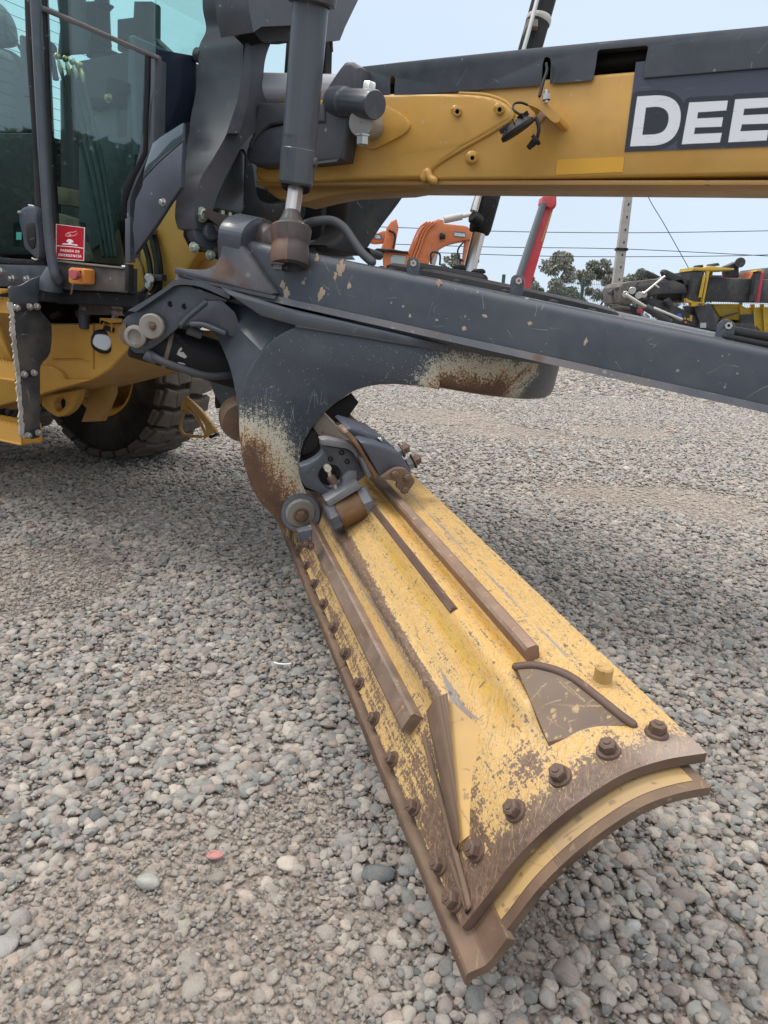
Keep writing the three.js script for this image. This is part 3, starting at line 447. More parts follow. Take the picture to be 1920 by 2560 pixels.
  const awayR = nR.clone(); if (awayR.dot(A1.clone().sub(EYE)) < 0) awayR.negate();
  add('arm_roof', skin(roof, back(roof, awayR, 0.03), 0.4), M.greyClean, circle);
  // ---- bracket holding the tilt cylinder
  const kb = onW(470, 800).dot(E); const KB = KP + 0.3; const nB2 = E.clone().addScaledVector(G, 0.35).normalize(); const kB = onE(420, 780, KB).dot(nB2), onK = (x, y, o = 0) => onPl(x, y, nB2, kB + o);
  const brk = smooth(Zp(280, 560, 300, [[130, 1420], [145, 1340], [220, 1270, 1], [480, 1110], [800, 880], [900, 850], [1010, 850], [1350, 950, 1], [1600, 1050, 1], [1520, 1150, 1], [1280, 1110, 1], [950, 1400, 1], [800, 1530], [640, 1659], [520, 1740], [400, 1790], [300, 1770], [220, 1659], [130, 1520]]), 4).map((p) => onK(p[0], p[1]));
  add('tilt_bracket', prism(brk, nB2, 0.03, { bevel: 0.004 }), M.grey, circle);
  // its folded rim
  const rimO = smooth(Zp(280, 560, 300, [[210, 1200, 1], [480, 1040], [700, 900], [840, 790], [940, 765], [1080, 770], [1230, 800], [1640, 940, 1]]), 5), rimI = smooth(Zp(280, 560, 300, [[330, 1215, 1], [560, 1060], [760, 925], [870, 850], [960, 838], [1080, 842], [1230, 872], [1620, 1040, 1]]), 5);
  const rimP = [...rimO, ...rimI.slice().reverse()];
  add('bracket_rim', skin(rimP.map((p) => onK(p[0], p[1], -0.03)), rimP.map((p) => onK(p[0], p[1], 0.2)), 0.5), M.greyClean, circle);
  add('bracket_nose', skin(smooth(Zp(280, 560, 300, [[90, 1540], [130, 1400], [190, 1370, 1], [200, 1480], [220, 1600], [250, 1700, 1], [160, 1650]]), 4).map((p) => onK(p[0], p[1], -0.004)), smooth(Zp(280, 560, 300, [[90, 1540], [130, 1400], [190, 1370, 1], [200, 1480], [220, 1600], [250, 1700, 1], [160, 1650]]), 4).map((p) => onK(p[0], p[1], 0.06)), 0.5), M.rust, circle);
  // lower curved web from the bracket to the side wall
  const web = smooth(Zp(280, 560, 300, [[940, 1380, 1], [1290, 1060, 1], [1520, 1060, 1], [1700, 1220, 1], [1800, 1500, 1], [1660, 1560, 1], [1540, 1500], [1380, 1420], [1200, 1365], [1060, 1400, 1]]), 4).map((p) => onK(p[0], p[1], -0.014));
  add('bracket_web', prism(web, nB2, 0.012, { bevel: 0.003 }), M.greyClean, circle);
  add('weld_bead', pipe(Zp(280, 560, 300, [[960, 1390], [1040, 1300], [1180, 1180], [1290, 1090]]).map((p) => onK(p[0], p[1], -0.012)), 0.011, 20, 6), M.greyClean, circle);
  add('weld_bead', pipe(Zp(280, 560, 300, [[1100, 1385], [1250, 1390], [1420, 1450], [1560, 1510]]).map((p) => onK(p[0], p[1], -0.02)), 0.011, 20, 6), M.greyClean, circle);
  // link plate with two pin ends
  const link = smooth(Zp(280, 560, 300, [[230, 1500], [300, 1440], [390, 1420], [430, 1380], [470, 1330], [540, 1305], [620, 1330], [665, 1400], [650, 1480], [600, 1540], [500, 1570], [460, 1600], [430, 1680], [340, 1720], [250, 1680], [215, 1580]]), 4).map((p) => onK(p[0], p[1], -0.022));
  const lk = add('pin_link', prism(link, nB2, 0.02, { bevel: 0.004 }), M.pinFace, circle);
  const out2 = nB2.clone().negate();
  for (const [x, y, r] of [[349, 825, 0.04], [382, 815, 0.045]]) { const c = onK(x - (x < 360 ? 8 : 0), y + (x < 360 ? 15 : 0), -0.022); add('pin_end', lathe(c, c.clone().addScaledVector(out2, 0.02), x < 360 ? [[r, 0], [r, 0.8], [r - 0.006, 1], [r - 0.014, 1], [r - 0.016, 0.4], [0.005, 0.2], [0, 0.2]] : [[r, 0], [r, 0.8], [r - 0.004, 1], [0.018, 1], [0.017, 0.9], [0, 0.9]], 30), M.pinFace, lk); }
  bolt(lk, M.rust, onK(382, 815, -0.04), out2, 0.022, 'bolt');
  for (const [x, y] of [[427, 760], [462, 766]]) add('bolt_hole', lathe(onK(x, y, 0.001), onK(x, y, -0.0015), [[0.011, 0], [0.011, 0.6], [0.009, 1], [0, 1]], 16), M.black, circle);
}
// ---- blade mount inside the arch
const mount = group('blade_mount', grader);
{
  const KM = KP - 0.3;
  const Zm = (a) => Zp(720, 950, 340, a), k = (a, o) => Zm(a).map((p) => onE(p[0], p[1], KM + o));
  const ks = (a, o, n = 4) => smooth(Zm(a), n).map((p) => onE(p[0], p[1], KM + o));
  // carrier plate with its hole
  add('carrier_plate', prism(ks([[150, 1060, 1], [330, 980], [430, 880], [410, 800, 1], [560, 820], [720, 850], [800, 900], [880, 1040, 1], [960, 1165, 1], [860, 1240, 1], [560, 1450, 1], [430, 1400, 1], [215, 1310, 1], [165, 1200]], 0.03), E, 0.05, { holes: [ks([[370, 1180], [400, 1090], [500, 1035], [600, 1060], [660, 1150], [660, 1250], [600, 1310], [540, 1335], [440, 1300]], 0.03)], bevel: 0.006 }), M.grey, mount);
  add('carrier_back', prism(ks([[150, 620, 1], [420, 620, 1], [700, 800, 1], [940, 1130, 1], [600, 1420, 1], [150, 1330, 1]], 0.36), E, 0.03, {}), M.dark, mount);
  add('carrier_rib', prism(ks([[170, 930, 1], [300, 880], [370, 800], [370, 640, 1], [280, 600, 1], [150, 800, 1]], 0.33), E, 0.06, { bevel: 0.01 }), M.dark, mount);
  const scr = M.peeled = paint([0.16, 0.165, 0.175], { seed: 151, dust: [0.12, 0.065, 0.04], dusty: 0.55, chip: [0.03, 0.035, 0.05], chips: 3, rough: 0.5, vary: 0.3 });
  add('carrier_jaw', prism(ks([[430, 1420, 1], [560, 1410], [660, 1290], [680, 1180], [760, 1110, 1], [840, 1110, 1], [850, 1230, 1], [500, 1500, 1]], 0.012), E, 0.03, { bevel: 0.005 }), scr, mount);
  add('carrier_lip', prism(k([[460, 1478], [850, 1240], [905, 1320], [510, 1560]], -0.03), E, 0.11, { bevel: 0.008 }), scr, mount, 'peeled grey lip of the blade carrier');
  add('carrier_edge', prism(ks([[400, 730, 1], [480, 720], [620, 745], [790, 780, 1], [920, 960, 1], [840, 940, 1], [760, 860], [600, 825], [420, 800, 1]], 0.0), E, 0.05, { bevel: 0.005 }), scr, mount);
  for (const [x, y] of [[517, 965], [657, 884], [722, 994]]) { const [[a, b]] = Zm([[x, y]]); add('bolt_hole', lathe(onE(a, b, KM + 0.034), onE(a, b, KM + 0.026), [[0.009, 0], [0.009, 1], [0.005, 1], [0.005, 0.3], [0, 0.3]], 14), M.black, mount); }
  // grease elbow
  add('grease_pipe', pipe(k([[470, 1080], [500, 1120], [515, 1180], [560, 1260], [590, 1330]], 0.02), 0.0065, 24), M.zinc, mount);
  { const c = k([[480, 1070]], 0.02)[0]; add('grease_cap', lathe(c.clone().addScaledVector(E, 0.02), c.clone().addScaledVector(E, -0.012), [[0.012, 0], [0.012, 1], [0, 1]], 12), M.zinc, mount); }
  { const [a, b] = k([[515, 1175], [570, 1260]], 0.015); add('grease_nut', rod(a, b, 0.014, 0.014, 0.002, 6), M.rustDark, mount); }
  // roller under the jaw
  { const a = onE(...Zm([[610, 1640]])[0], KM - 0.0), b = onE(...Zm([[900, 1510]])[0], KM + 0.0); const d = b.clone().sub(a).normalize();
    add('slide_roller', lathe(a, b, [[0.05, 0], [0.052, 0.15], [0.05, 0.5], [0.052, 0.85], [0.05, 1], [0, 1]], 32), M.rustOr = paint([0.1, 0.055, 0.03], { seed: 157, dust: [0.35, 0.17, 0.03], dusty: 0.9, chips: 0.3, rough: 0.5, vary: 0.5, n: 256 }), mount);
    add('roller_cheek', lathe(b, b.clone().addScaledVector(d, 0.035), [[0, 0], [0.056, 0], [0.058, 0.2], [0.058, 0.8], [0.05, 1], [0, 1]], 6), scr, mount);
    add('roller_cheek', lathe(a.clone().addScaledVector(d, -0.035), a, [[0, 0], [0.05, 0], [0.056, 0.2], [0.056, 0.8], [0.05, 1], [0, 1]], 8), M.worn, mount); }
  // hanging plate and dusty tan slab
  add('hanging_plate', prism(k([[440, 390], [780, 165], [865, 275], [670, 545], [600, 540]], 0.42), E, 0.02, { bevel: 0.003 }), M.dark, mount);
  add('dusty_shelf', prism(ks([[310, 590, 1], [330, 520], [440, 400, 1], [640, 640, 1], [790, 775, 1], [620, 745], [480, 715], [390, 700, 1]], 0.33), E, 0.12, { bevel: 0.006 }), M.tan = paint([0.2, 0.165, 0.135], { seed: 163, dust: [0.3, 0.26, 0.21], dusty: 0.7, chip: [0.12, 0.07, 0.05], chips: 1.5, rough: 0.7 }), mount);
  add('dusty_shelf', prism(k([[590, 545], [660, 550], [720, 635], [690, 650]], 0.36), E, 0.05, { bevel: 0.004 }), M.tan, mount);
  add('mud_shelf', prism(k([[700, 480], [780, 440], [1000, 640], [900, 700], [760, 600]], 0.5), E, 0.1, { bevel: 0.006 }), M.tan, mount);
  // upper jaw
  const tp = ks([[720, 610, 1], [760, 580, 1], [1110, 690, 1], [1370, 890, 1], [1420, 970, 1], [1120, 1150, 1], [890, 770, 1]], -0.02, 3);
  const jawF = Zm([[890, 770], [930, 755], [1120, 800], [1290, 860], [1375, 905], [1420, 975], [1500, 1100], [1510, 1140], [1250, 1110], [1140, 1190], [1110, 1150]]).map((p) => onE(p[0], p[1], KM - 0.06));
  add('clamp_body', prism(jawF, E, 0.09, { bevel: 0.007 }), M.greyBlue = paint([0.05, 0.062, 0.085], { seed: 167, dust: [0.25, 0.2, 0.17], dusty: 0.4, chip: [0.2, 0.13, 0.08], chips: 1.2, rough: 0.45 }), mount);
  add('clamp_top', prism(Zm([[725, 605], [765, 582], [950, 640], [1120, 690], [1250, 790], [1375, 890], [1280, 860], [1120, 790], [960, 748], [890, 772]]).map((p) => onE(p[0], p[1], KM + 0.03)), E, 0.2, { bevel: 0.007 }), M.greyBlue, mount);
  add('clamp_liner', prism(Zm([[690, 645], [735, 622], [890, 800], [980, 960], [1110, 1165], [1062, 1195], [860, 850]]).map((p) => onE(p[0], p[1], KM - 0.045)), E, 0.1, { bevel: 0.004 }), M.liner = paint([0.2, 0.11, 0.06], { seed: 173, dust: [0.3, 0.2, 0.13], dusty: 0.5, chips: 1.5, rough: 0.7, vary: 0.6 }), mount, 'brown worn liner strip in the clamp');
  add('clamp_shim', prism(Zm([[880, 950], [930, 950], [1035, 1170], [985, 1205]]).map((p) => onE(p[0], p[1], KM - 0.035)), E, 0.09, { bevel: 0.003 }), M.peeled, mount);
  const ep = add('retainer_plate', prism(ks([[1140, 1190, 1], [1250, 1110, 1], [1330, 1075], [1440, 1090], [1500, 1160], [1550, 1230], [1520, 1300], [1440, 1375], [1390, 1360], [1330, 1310], [1340, 1250, 1], [1280, 1230, 1], [1190, 1215, 1]], -0.085), E, 0.022, { bevel: 0.004 }), M.rust, mount, 'rusty retainer plate with three bolts');
  for (const [x, y] of [[1300, 1140], [1448, 1182], [1420, 1330]]) bolt(ep, M.rust, onE(...Zm([[x, y]])[0], KM - 0.085), E.clone().negate(), 0.024, 'bolt', x);
  const axr = onE(...Zm([[1550, 930]])[0], KM).sub(onE(...Zm([[1380, 1010]])[0], KM)).normalize();
  for (const [x0, y0, x1, y1] of [[1310, 890, 1400, 850], [1450, 1040, 1545, 985]]) { const a = onE(...Zm([[x0, y0]])[0], KM), b = onE(...Zm([[x1, y1]])[0], KM); const q = add('adjusting_screw', rod(a, b, 0.011, 0.011, 0.002, 16), M.rust, mount); bolt(q, M.rustDark, b.clone().addScaledVector(axr, -0.006), axr, 0.038, 'screw_head'); add('lock_nut', lathe(a.clone().addScaledVector(axr, 0.002), a.clone().addScaledVector(axr, 0.02), [[0, 0], [0.021, 0], [0.021, 1], [0, 1]], 6), M.peeled, q); }
  add('grease_fitting', lathe(onE(...Zm([[1120, 730]])[0], KM + 0.02), onE(...Zm([[1140, 710]])[0], KM + 0.02), [[0.011, 0], [0.011, 0.4], [0.006, 0.6], [0.006, 1], [0, 1]], 10), M.zinc, mount);
  add('lower_lug', prism(Zp(550, 900, 600, [[540, 1190], [640, 1165], [640, 1290], [590, 1290], [545, 1250]]).map((p) => onE(p[0], p[1], KM - 0.02)), E, 0.04, { bevel: 0.006 }), M.worn, mount);
  for (const [x, y] of [[590, 1270], [625, 1285]]) { const [[a, b]] = Zp(550, 900, 600, [[x, y]]); bolt(mount, M.rustDark, onE(a, b, KM - 0.022), E.clone().negate(), 0.02); }
}
// ---- tilt cylinder behind the arm, its strap and hose
{
  const tc = group('tilt_cylinder', grader), kk = KP + 0.42, P = (x, y, o = 0) => onE(x, y, kk + o);
  add('barrel', rod(P(330, 838), P(640, 935), 0.082, 0.082, 0.01, 40), M.dark, tc);
  add('strap', lathe(P(415, 865, 0), P(425, 868, 0), [[0.0835, 0], [0.0855, 0.2], [0.0855, 1], [0.0835, 1]], 40), M.tan, tc);
  const wp = flat([0.5, 0.48, 0.44], 0.7); // torn white label
  for (const q of [[[446, 876], [452, 868], [456, 872], [449, 881], [458, 880], [468, 892], [462, 896], [448, 890], [442, 886]], [[444, 905], [460, 908], [464, 912], [448, 909]]]) add('torn_label', prism(q.map((p) => P(p[0], p[1], -0.0845)), E, 0.002, { bevel: 0 }), wp, tc);
  add('hose', pipe([[355, 870, -0.05], [400, 900, -0.13], [455, 922, -0.14], [520, 940, -0.13], [575, 937, -0.1], [610, 920, 0]].map((p) => P(...p)), 0.0145, 50), M.hoseGrey, tc);
  for (const [x0, y0, x1, y1] of [[362, 885, 392, 902], [468, 822, 505, 838]]) add('hose_fitting', rod(P(x0, y0, -0.1), P(x1, y1, -0.1), 0.02, 0.017, 0.003, 14), M.worn, tc);
  // far arm of the circle, seen through the gap
  const fa = smooth([[520, 905, 1], [600, 900, 1], [640, 1000, 1], [640, 1100, 1], [600, 1080], [575, 1036], [548, 1005], [530, 970]], 4).map((p) => onE(p[0], p[1], KP + 1.2));
  add('arm', prism(fa, E, 0.05, { bevel: 0.006 }), M.grey, circle);
  add('arm_stop', prism([[540, 995], [548, 995], [565, 1020], [540, 1022]].map((p) => onE(p[0], p[1], KP + 1.25)), E, 0.1, {}), M.dark, circle);
  const pb = onE(598, 1040, KP + 0.22); add('pin_boss', lathe(pb.clone().addScaledVector(E, 0.02), pb.clone().addScaledVector(E, -0.12), [[0, 0], [0.075, 0], [0.078, 0.2], [0.078, 0.6], [0.07, 1], [0, 1]], 36), M.rust, circle);
}
// ---- saddle casting that carries the lift cylinders
const saddle = group('saddle', grader, 'dark cast saddle arm round the boom');
{
  const S0 = 2.12, oS = (x, y, d = 0) => onS(x, y, S0 + d);
  const outer = smooth([[621, -60, 1], [621, 0], [628, 55], [611, 97], [607, 160], [594, 253], [567, 333], [527, 405], [503, 443], [491, 494], [487, 544], [494, 572, 1]], 5);
  const inner = smooth([[512, 578, 1], [528, 540], [539, 502], [562, 447], [582, 408], [602, 371], [622, 344], [655, 322], [712, 304, 1], [800, 300, 1], [800, 268, 1], [712, 268], [690, 268], [671, 258], [660, 238], [658, 205], [663, 150], [676, 110], [690, 85], [700, 0], [700, -60, 1]], 5);
  const poly = [...outer, ...inner];
  const back = poly.map((p) => { const y = p[1]; const d = 0.24 + (0.105 - 0.24) * sst(260, 470, y); return oS(p[0], p[1], 0).addScaledVector(R, d); });
  add('saddle_arm', skin(poly.map((p) => oS(p[0], p[1])), back, 0.55), M.cast, saddle);
  const crn = add('saddle_knob', lathe(onT(489, 137, oS(611, 97).dot(L) + 0.02), onT(508, 140, oS(611, 97).dot(L) + 0.02), [[0, 0], [0.02, 0], [0.028, 0.2], [0.03, 1], [0, 1]], 20), M.cast, saddle);
  // raised groove rib on the front face
  add('saddle_rib', skin([...Zp(400, 0, 700, [[505, 250], [492, 380], [458, 600], [395, 790]]), ...Zp(400, 0, 700, [[470, 790], [520, 620], [540, 390], [535, 250]])].map((p) => oS(p[0], p[1], -0.03)), [...Zp(400, 0, 700, [[505, 250], [492, 380], [458, 600], [395, 790]]), ...Zp(400, 0, 700, [[470, 790], [520, 620], [540, 390], [535, 250]])].map((p) => oS(p[0], p[1], 0.02)), 0.5), M.cast, saddle);
  // yoke round the top of the lift cylinder
  const yk = onS(720, 40, 1.9).dot(R);
  const Zy = (a, s) => Zp(500, 0, 400, a).map((p) => onS(p[0], p[1], s));
  const yA = [[505, -200], [505, 0], [512, 120], [555, 335], [640, 275], [930, 262], [1050, 255], [1110, 110], [1160, -30], [1160, -200]];
  add('yoke', skin(Zy(yA, 1.98), Zy(yA.map((p) => [p[0], p[1], 0]), 1.98).map((p, i) => p.addScaledVector(R, 0.16)), 0.4), M.cast, saddle);
  const yU = [[560, 338], [640, 282], [930, 272], [1050, 262], [1010, 430], [800, 425], [720, 445], [660, 440], [610, 390]];
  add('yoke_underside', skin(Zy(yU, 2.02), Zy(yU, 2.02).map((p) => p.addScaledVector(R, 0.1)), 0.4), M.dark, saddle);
  const yB = [[1290, -200], [1290, 430], [1450, 420], [1505, 280], [1640, 0], [1720, -200]];
  add('yoke', skin(Zy(yB, 2.25), Zy(yB, 2.25).map((p) => p.addScaledVector(R, 0.2)), 0.4), M.cast, saddle);
  add('yoke_pin', rod(onS(827, 95, 2.3), onS(829, 130, 2.3), 0.009, 0.009, 0.002, 12), M.cast, saddle);
  // plate against the boom
  const pl = smooth([[800, 262, 1], [806, 236], [858, 156], [865, 152, 1], [880, 152, 1], [899, 166, 1], [899, 232, 1], [880, 265], [872, 320], [858, 400, 1], [792, 408, 1], [642, 416, 1], [616, 402, 1], [614, 372], [655, 325], [712, 308, 1], [790, 304, 1]], 4).map((p) => onT(p[0], p[1], 2.6));
  add('saddle_plate', prism(pl, L, 0.1, { bevel: 0.018, seg: 3, holes: [[[790, 330], [815, 325], [845, 330], [850, 365], [838, 392], [790, 398]].map((p) => onT(p[0], p[1], 2.6))] }), M.cast, saddle);
  add('saddle_strut', prism(smooth([[625, 372, 1], [645, 255, 1], [672, 255], [692, 257, 1], [812, 257, 1], [812, 306, 1], [712, 307, 1], [672, 312], [655, 325], [632, 352]], 4).map((p) => onT(p[0], p[1], 2.59)), L, 0.09, { bevel: 0.012, seg: 3 }), M.cast, saddle);
  add('pocket', prism([[640, 330], [860, 318], [862, 402], [640, 416]].map((p) => onT(p[0], p[1], 2.68)), L, 0.02, {}), M.dark, saddle);
  add('pocket_glimpse', prism([[790, 308], [822, 306], [822, 331], [790, 333]].map((p) => onT(p[0], p[1], 2.66)), L, 0.01, {}), M.yellowDirt, saddle);
  // side shift cylinder tube, paint lightened to imitate the sky it reflects
  add('side_shift_tube', rod(at(560, 222, 3.02), at(880, 229, 3.02), 0.0625, 0.0625, 0.004, 48), M.tube = paint([0.36, 0.37, 0.4], { seed: 181, dusty: 0.2, chips: 0.2, rough: 0.28, n: 256 }), saddle);
  // thin post and cap behind it
  add('post', prism([[716, 100], [728, 100], [722, 192], [705, 192]].map((p) => at(p[0], p[1], 3.3)), V(0, 0, -1), 0.03, {}), M.dark, saddle);
  // lock pin casting
  { const s2 = 2.2; const p1 = onS(897, 298, s2);
    const a = onT(835, 250, 2.64), ax = onT(925, 262, 2.53).sub(a).normalize();
    add('clamp_stub', lathe(onT(838, 254, 2.64), onT(938, 262, 2.5), [[0.056, 0], [0.058, 0.05], [0.055, 0.3], [0.05, 0.32], [0.05, 0.97], [0.046, 1], [0, 1]], 36), M.greyClean, saddle);
    const b0 = onT(921, 236, 2.55); add('clamp_bolt', lathe(b0, b0.clone().add(V(0.004, 0.04, 0)), [[0.026, 0], [0.026, 0.85], [0.022, 1], [0, 1]], 6), M.steel, saddle);
    const f0 = onT(902, 306, 2.53), f1 = onT(935, 318, 2.68); add('clamp_pin', lathe(f1, f0, [[0.05, 0], [0.05, 0.97], [0.047, 1], [0.004, 1], [0.003, 0.98], [0, 0.98]], 40), M.clampPin = flat([0.34, 0.34, 0.33], 0.4, 0.35), saddle);
    const g0 = onT(907, 337, 2.54); add('clamp_bolt', lathe(g0, g0.clone().add(V(0, -0.038, 0)), [[0.03, 0], [0.03, 0.15], [0.024, 0.16], [0.024, 0.9], [0.02, 1], [0, 1]], 6), M.steel, saddle); }
  // hydraulic block under the boom with stencilled side
  const bk = [[545, 520], [566, 447], [602, 372], [612, 388], [609, 525], [600, 534]].map((p) => onS(p[0], p[1], 2.3));
  add('lock_block', prism(bk, R, 0.1, { bevel: 0.004 }), M.greyClean, saddle);
  for (const x of [555, 573, 594]) add('block_bolt', rod(onS(x, 520, 2.33), onS(x, 543, 2.33), 0.014, 0.014, 0.002, 6), M.steel, saddle);
  const bt = smooth([[612, 372, 1], [634, 416], [640, 460], [652, 500], [700, 510], [762, 494, 1], [765, 530], [755, 560, 1], [690, 575, 1], [600, 536, 1], [609, 520, 1]], 4).map((p) => onS(p[0], p[1], 2.42));
  add('saddle_lower', prism(bt, R, 0.12, { bevel: 0.01 }), M.dark, saddle);
  // rear lock lug with rusty clamp and bolts
  const lkp = smooth([[484, 590, 1], [487, 520, 1], [520, 520], [555, 560], [560, 600], [540, 628], [505, 625]], 4).map((p) => onS(p[0], p[1], 2.2));
  add('lock_lug', prism(lkp, R, 0.06, { bevel: 0.006 }), M.dark, saddle);
  const c = onS(521, 579, 2.13), ax2 = R.clone().negate().addScaledVector(L, -0.35).normalize();
  add('lock_disc', lathe(c.clone().addScaledVector(ax2, -0.05), c.clone().addScaledVector(ax2, 0.012), [[0.07, 0], [0.072, 0.2], [0.07, 0.95], [0.064, 1], [0.036, 1], [0.036, 1.35], [0.03, 1.5], [0, 1.5]], 36), M.greyClean, saddle);
  const rc = onS(553, 578, 2.15); add('lock_clamp', skin(smooth(Zp(280, 560, 300, [[1400, 0, 1], [1470, 30], [1700, 60, 1], [1760, 180, 1], [1640, 200], [1500, 230], [1440, 250, 1], [1480, 150], [1440, 90]]), 4).map((p) => onS(p[0], p[1], 2.06)), smooth(Zp(280, 560, 300, [[1400, 0, 1], [1470, 30], [1700, 60, 1], [1760, 180, 1], [1640, 200], [1500, 230], [1440, 250, 1], [1480, 150], [1440, 90]]), 4).map((p) => onS(p[0], p[1], 2.18)), 0.5), M.rustStud, saddle, 'rusty clamp of the saddle lock');
  add('lock_clamp', skin([[505, 528], [520, 522], [545, 532], [585, 542], [592, 560], [560, 575], [540, 560], [520, 545]].map((p) => onS(p[0], p[1], 2.07)), [[505, 528], [520, 522], [545, 532], [585, 542], [592, 560], [560, 575], [540, 560], [520, 545]].map((p) => onS(p[0], p[1], 2.18)), 0.6), M.rustStud, saddle);
  const gz = flat([0.36, 0.4, 0.33], 0.45, 0.35);
  for (const [x, y, r] of [[504, 537, 0.042], [485, 619, 0.03], [526, 638, 0.03]]) bolt(saddle, gz, onS(x, y, 2.12), ax2, r, 'lock_bolt', x);
  bolt(saddle, M.rustDark, onS(538, 626, 2.12), ax2, 0.03, 'lock_bolt');
  // far arm: near black paint stands in for shade under the boom
  const fa = smooth([[870, 440, 1], [1040, 440, 1], [1010, 495], [985, 530], [955, 570], [925, 618, 1], [905, 640, 1], [830, 630, 1], [812, 612, 1], [840, 600], [862, 575], [868, 530]], 5).map((p) => onS(p[0], p[1], 2.12));
  add('saddle_arm', prism(fa, R, 0.14, { bevel: 0.022, seg: 3 }), M.dark, saddle);
  add('hydraulic_motor', rod(onS(915, 632, 2.05), onS(950, 640, 2.05), 0.028, 0.022, 0.003, 20), M.hose, saddle);
  add('saddle_foot', prism(smooth([[780, 640, 1], [790, 610], [830, 600], [870, 620], [890, 650, 1]], 4).map((p) => onS(p[0], p[1], 2.2)), R, 0.1, { bevel: 0.01 }), M.greyClean, saddle);
}
// ---- near lift cylinder
{
  const lc = group('lift_cylinder', grader, 'near blade lift cylinder with grey barrel and short chrome rod');
  const top = at(785, -90, 2.34), bot = at(740, 462, 2.60), foot = at(727, 556, 2.6), d = foot.clone().sub(bot).normalize();
  const seam = top.clone().lerp(bot, 0.84);
  add('barrel', lathe(bot, top, [[0.03, 0], [0.058, 0], [0.0635, 0.012], [0.0635, 0.175], [0.0615, 0.178], [0.0615, 0.225], [0.0622, 0.228], [0.0618, 0.232], [0.0612, 0.24], [0.0605, 1]], 48), M.greyClean, lc);
  add('gland', lathe(bot.clone().addScaledVector(d, 0.012), bot, [[0.03, 0], [0.052, 0], [0.054, 1], [0, 1]], 40), M.dark, lc);
  add('collar', lathe(at(779, 14, 2.375), at(786, -70, 2.335), [[0.0605, 0], [0.079, 0.04], [0.082, 0.2], [0.082, 1], [0.06, 1]], 44), M.cast, lc);
  add('barrel_plug', lathe(at(780, 405, 2.56), at(793, 407, 2.56), [[0.018, 0], [0.018, 0.8], [0.014, 1], [0, 1]], 16), M.greyClean, lc);
  add('rod', rod(bot, foot, 0.0285, 0.0285, 0.001, 36), M.rodDull = flat([0.42, 0.4, 0.39], 0.32, 0.7), lc);
  const e = at(728, 560, 2.6), f = at(724, 662, 2.6);
  add('rod_eye', lathe(f, e, [[0.05, -0.06], [0.068, -0.02], [0.072, 0.1], [0.070, 0.35], [0.066, 0.48], [0.0665, 0.5], [0.069, 0.53], [0.073, 0.7], [0.076, 0.86], [0.072, 0.91], [0.055, 0.97], [0.045, 1.05], [0.034, 1.2], [0.03, 1.3]], 40), M.eye = paint([0.035, 0.034, 0.038], { seed: 191, dust: [0.17, 0.1, 0.065], dusty: 0.75, chip: [0.4, 0.34, 0.26], chips: 1.5, rough: 0.48, rusty: 0.9, n: 256 }), lc, 'rusty ball socket at the foot of the rod');
  bolt(lc, M.worn, at(694, 657, 2.55), V(0, -1, 0), 0.036, 'socket_bolt');
}
// ---- far lift cylinder
{
  const lc = group('lift_cylinder', grader, 'far blade lift cylinder rising behind the boom');
  const a = at(1197, 583, 3.5), b = at(1393, -120, 3.3), low = at(1166, 705, 3.55);
  add('barrel', lathe(a, b, [[0.03, 0], [0.05, 0.003], [0.055, 0.02], [0.055, 0.12], [0.0545, 0.125], [0.056, 1]], 40), M.dark, lc);
  add('rod', rod(a, low, 0.033, 0.033, 0.002, 30), M.chrome, lc);
  const q = at(1193, 470, 3.42); add('hydraulic_pipe', rod(at(1183, 530, 3.42), at(1196, 486, 3.42), 0.017, 0.015, 0.003, 12), M.steel, lc);
  add('hydraulic_pipe', pipe([at(1186, 545, 3.43), at(1203, 480, 3.42), at(1310, 120, 3.28), at(1348, -20, 3.24)], 0.01, 20), M.steel, lc);
  add('hydraulic_port', rod(at(1180, 540, 3.4), at(1200, 556, 3.43), 0.03, 0.03, 0.006, 20), M.dark, lc);
  const st = at(1344, 60, 3.35), st2 = at(1349, 42, 3.346); add('strap', lathe(st, st2, [[0.056, 0], [0.059, 0.2], [0.059, 0.8], [0.056, 1]], 36), M.strap = flat([0.45, 0.43, 0.38], 0.5), lc);
  add('strap_clip', boxOn(at(1330, 62, 3.28), camX, camY, camZ, 0.05, 0.035, 0.03), M.tan, lc);
}
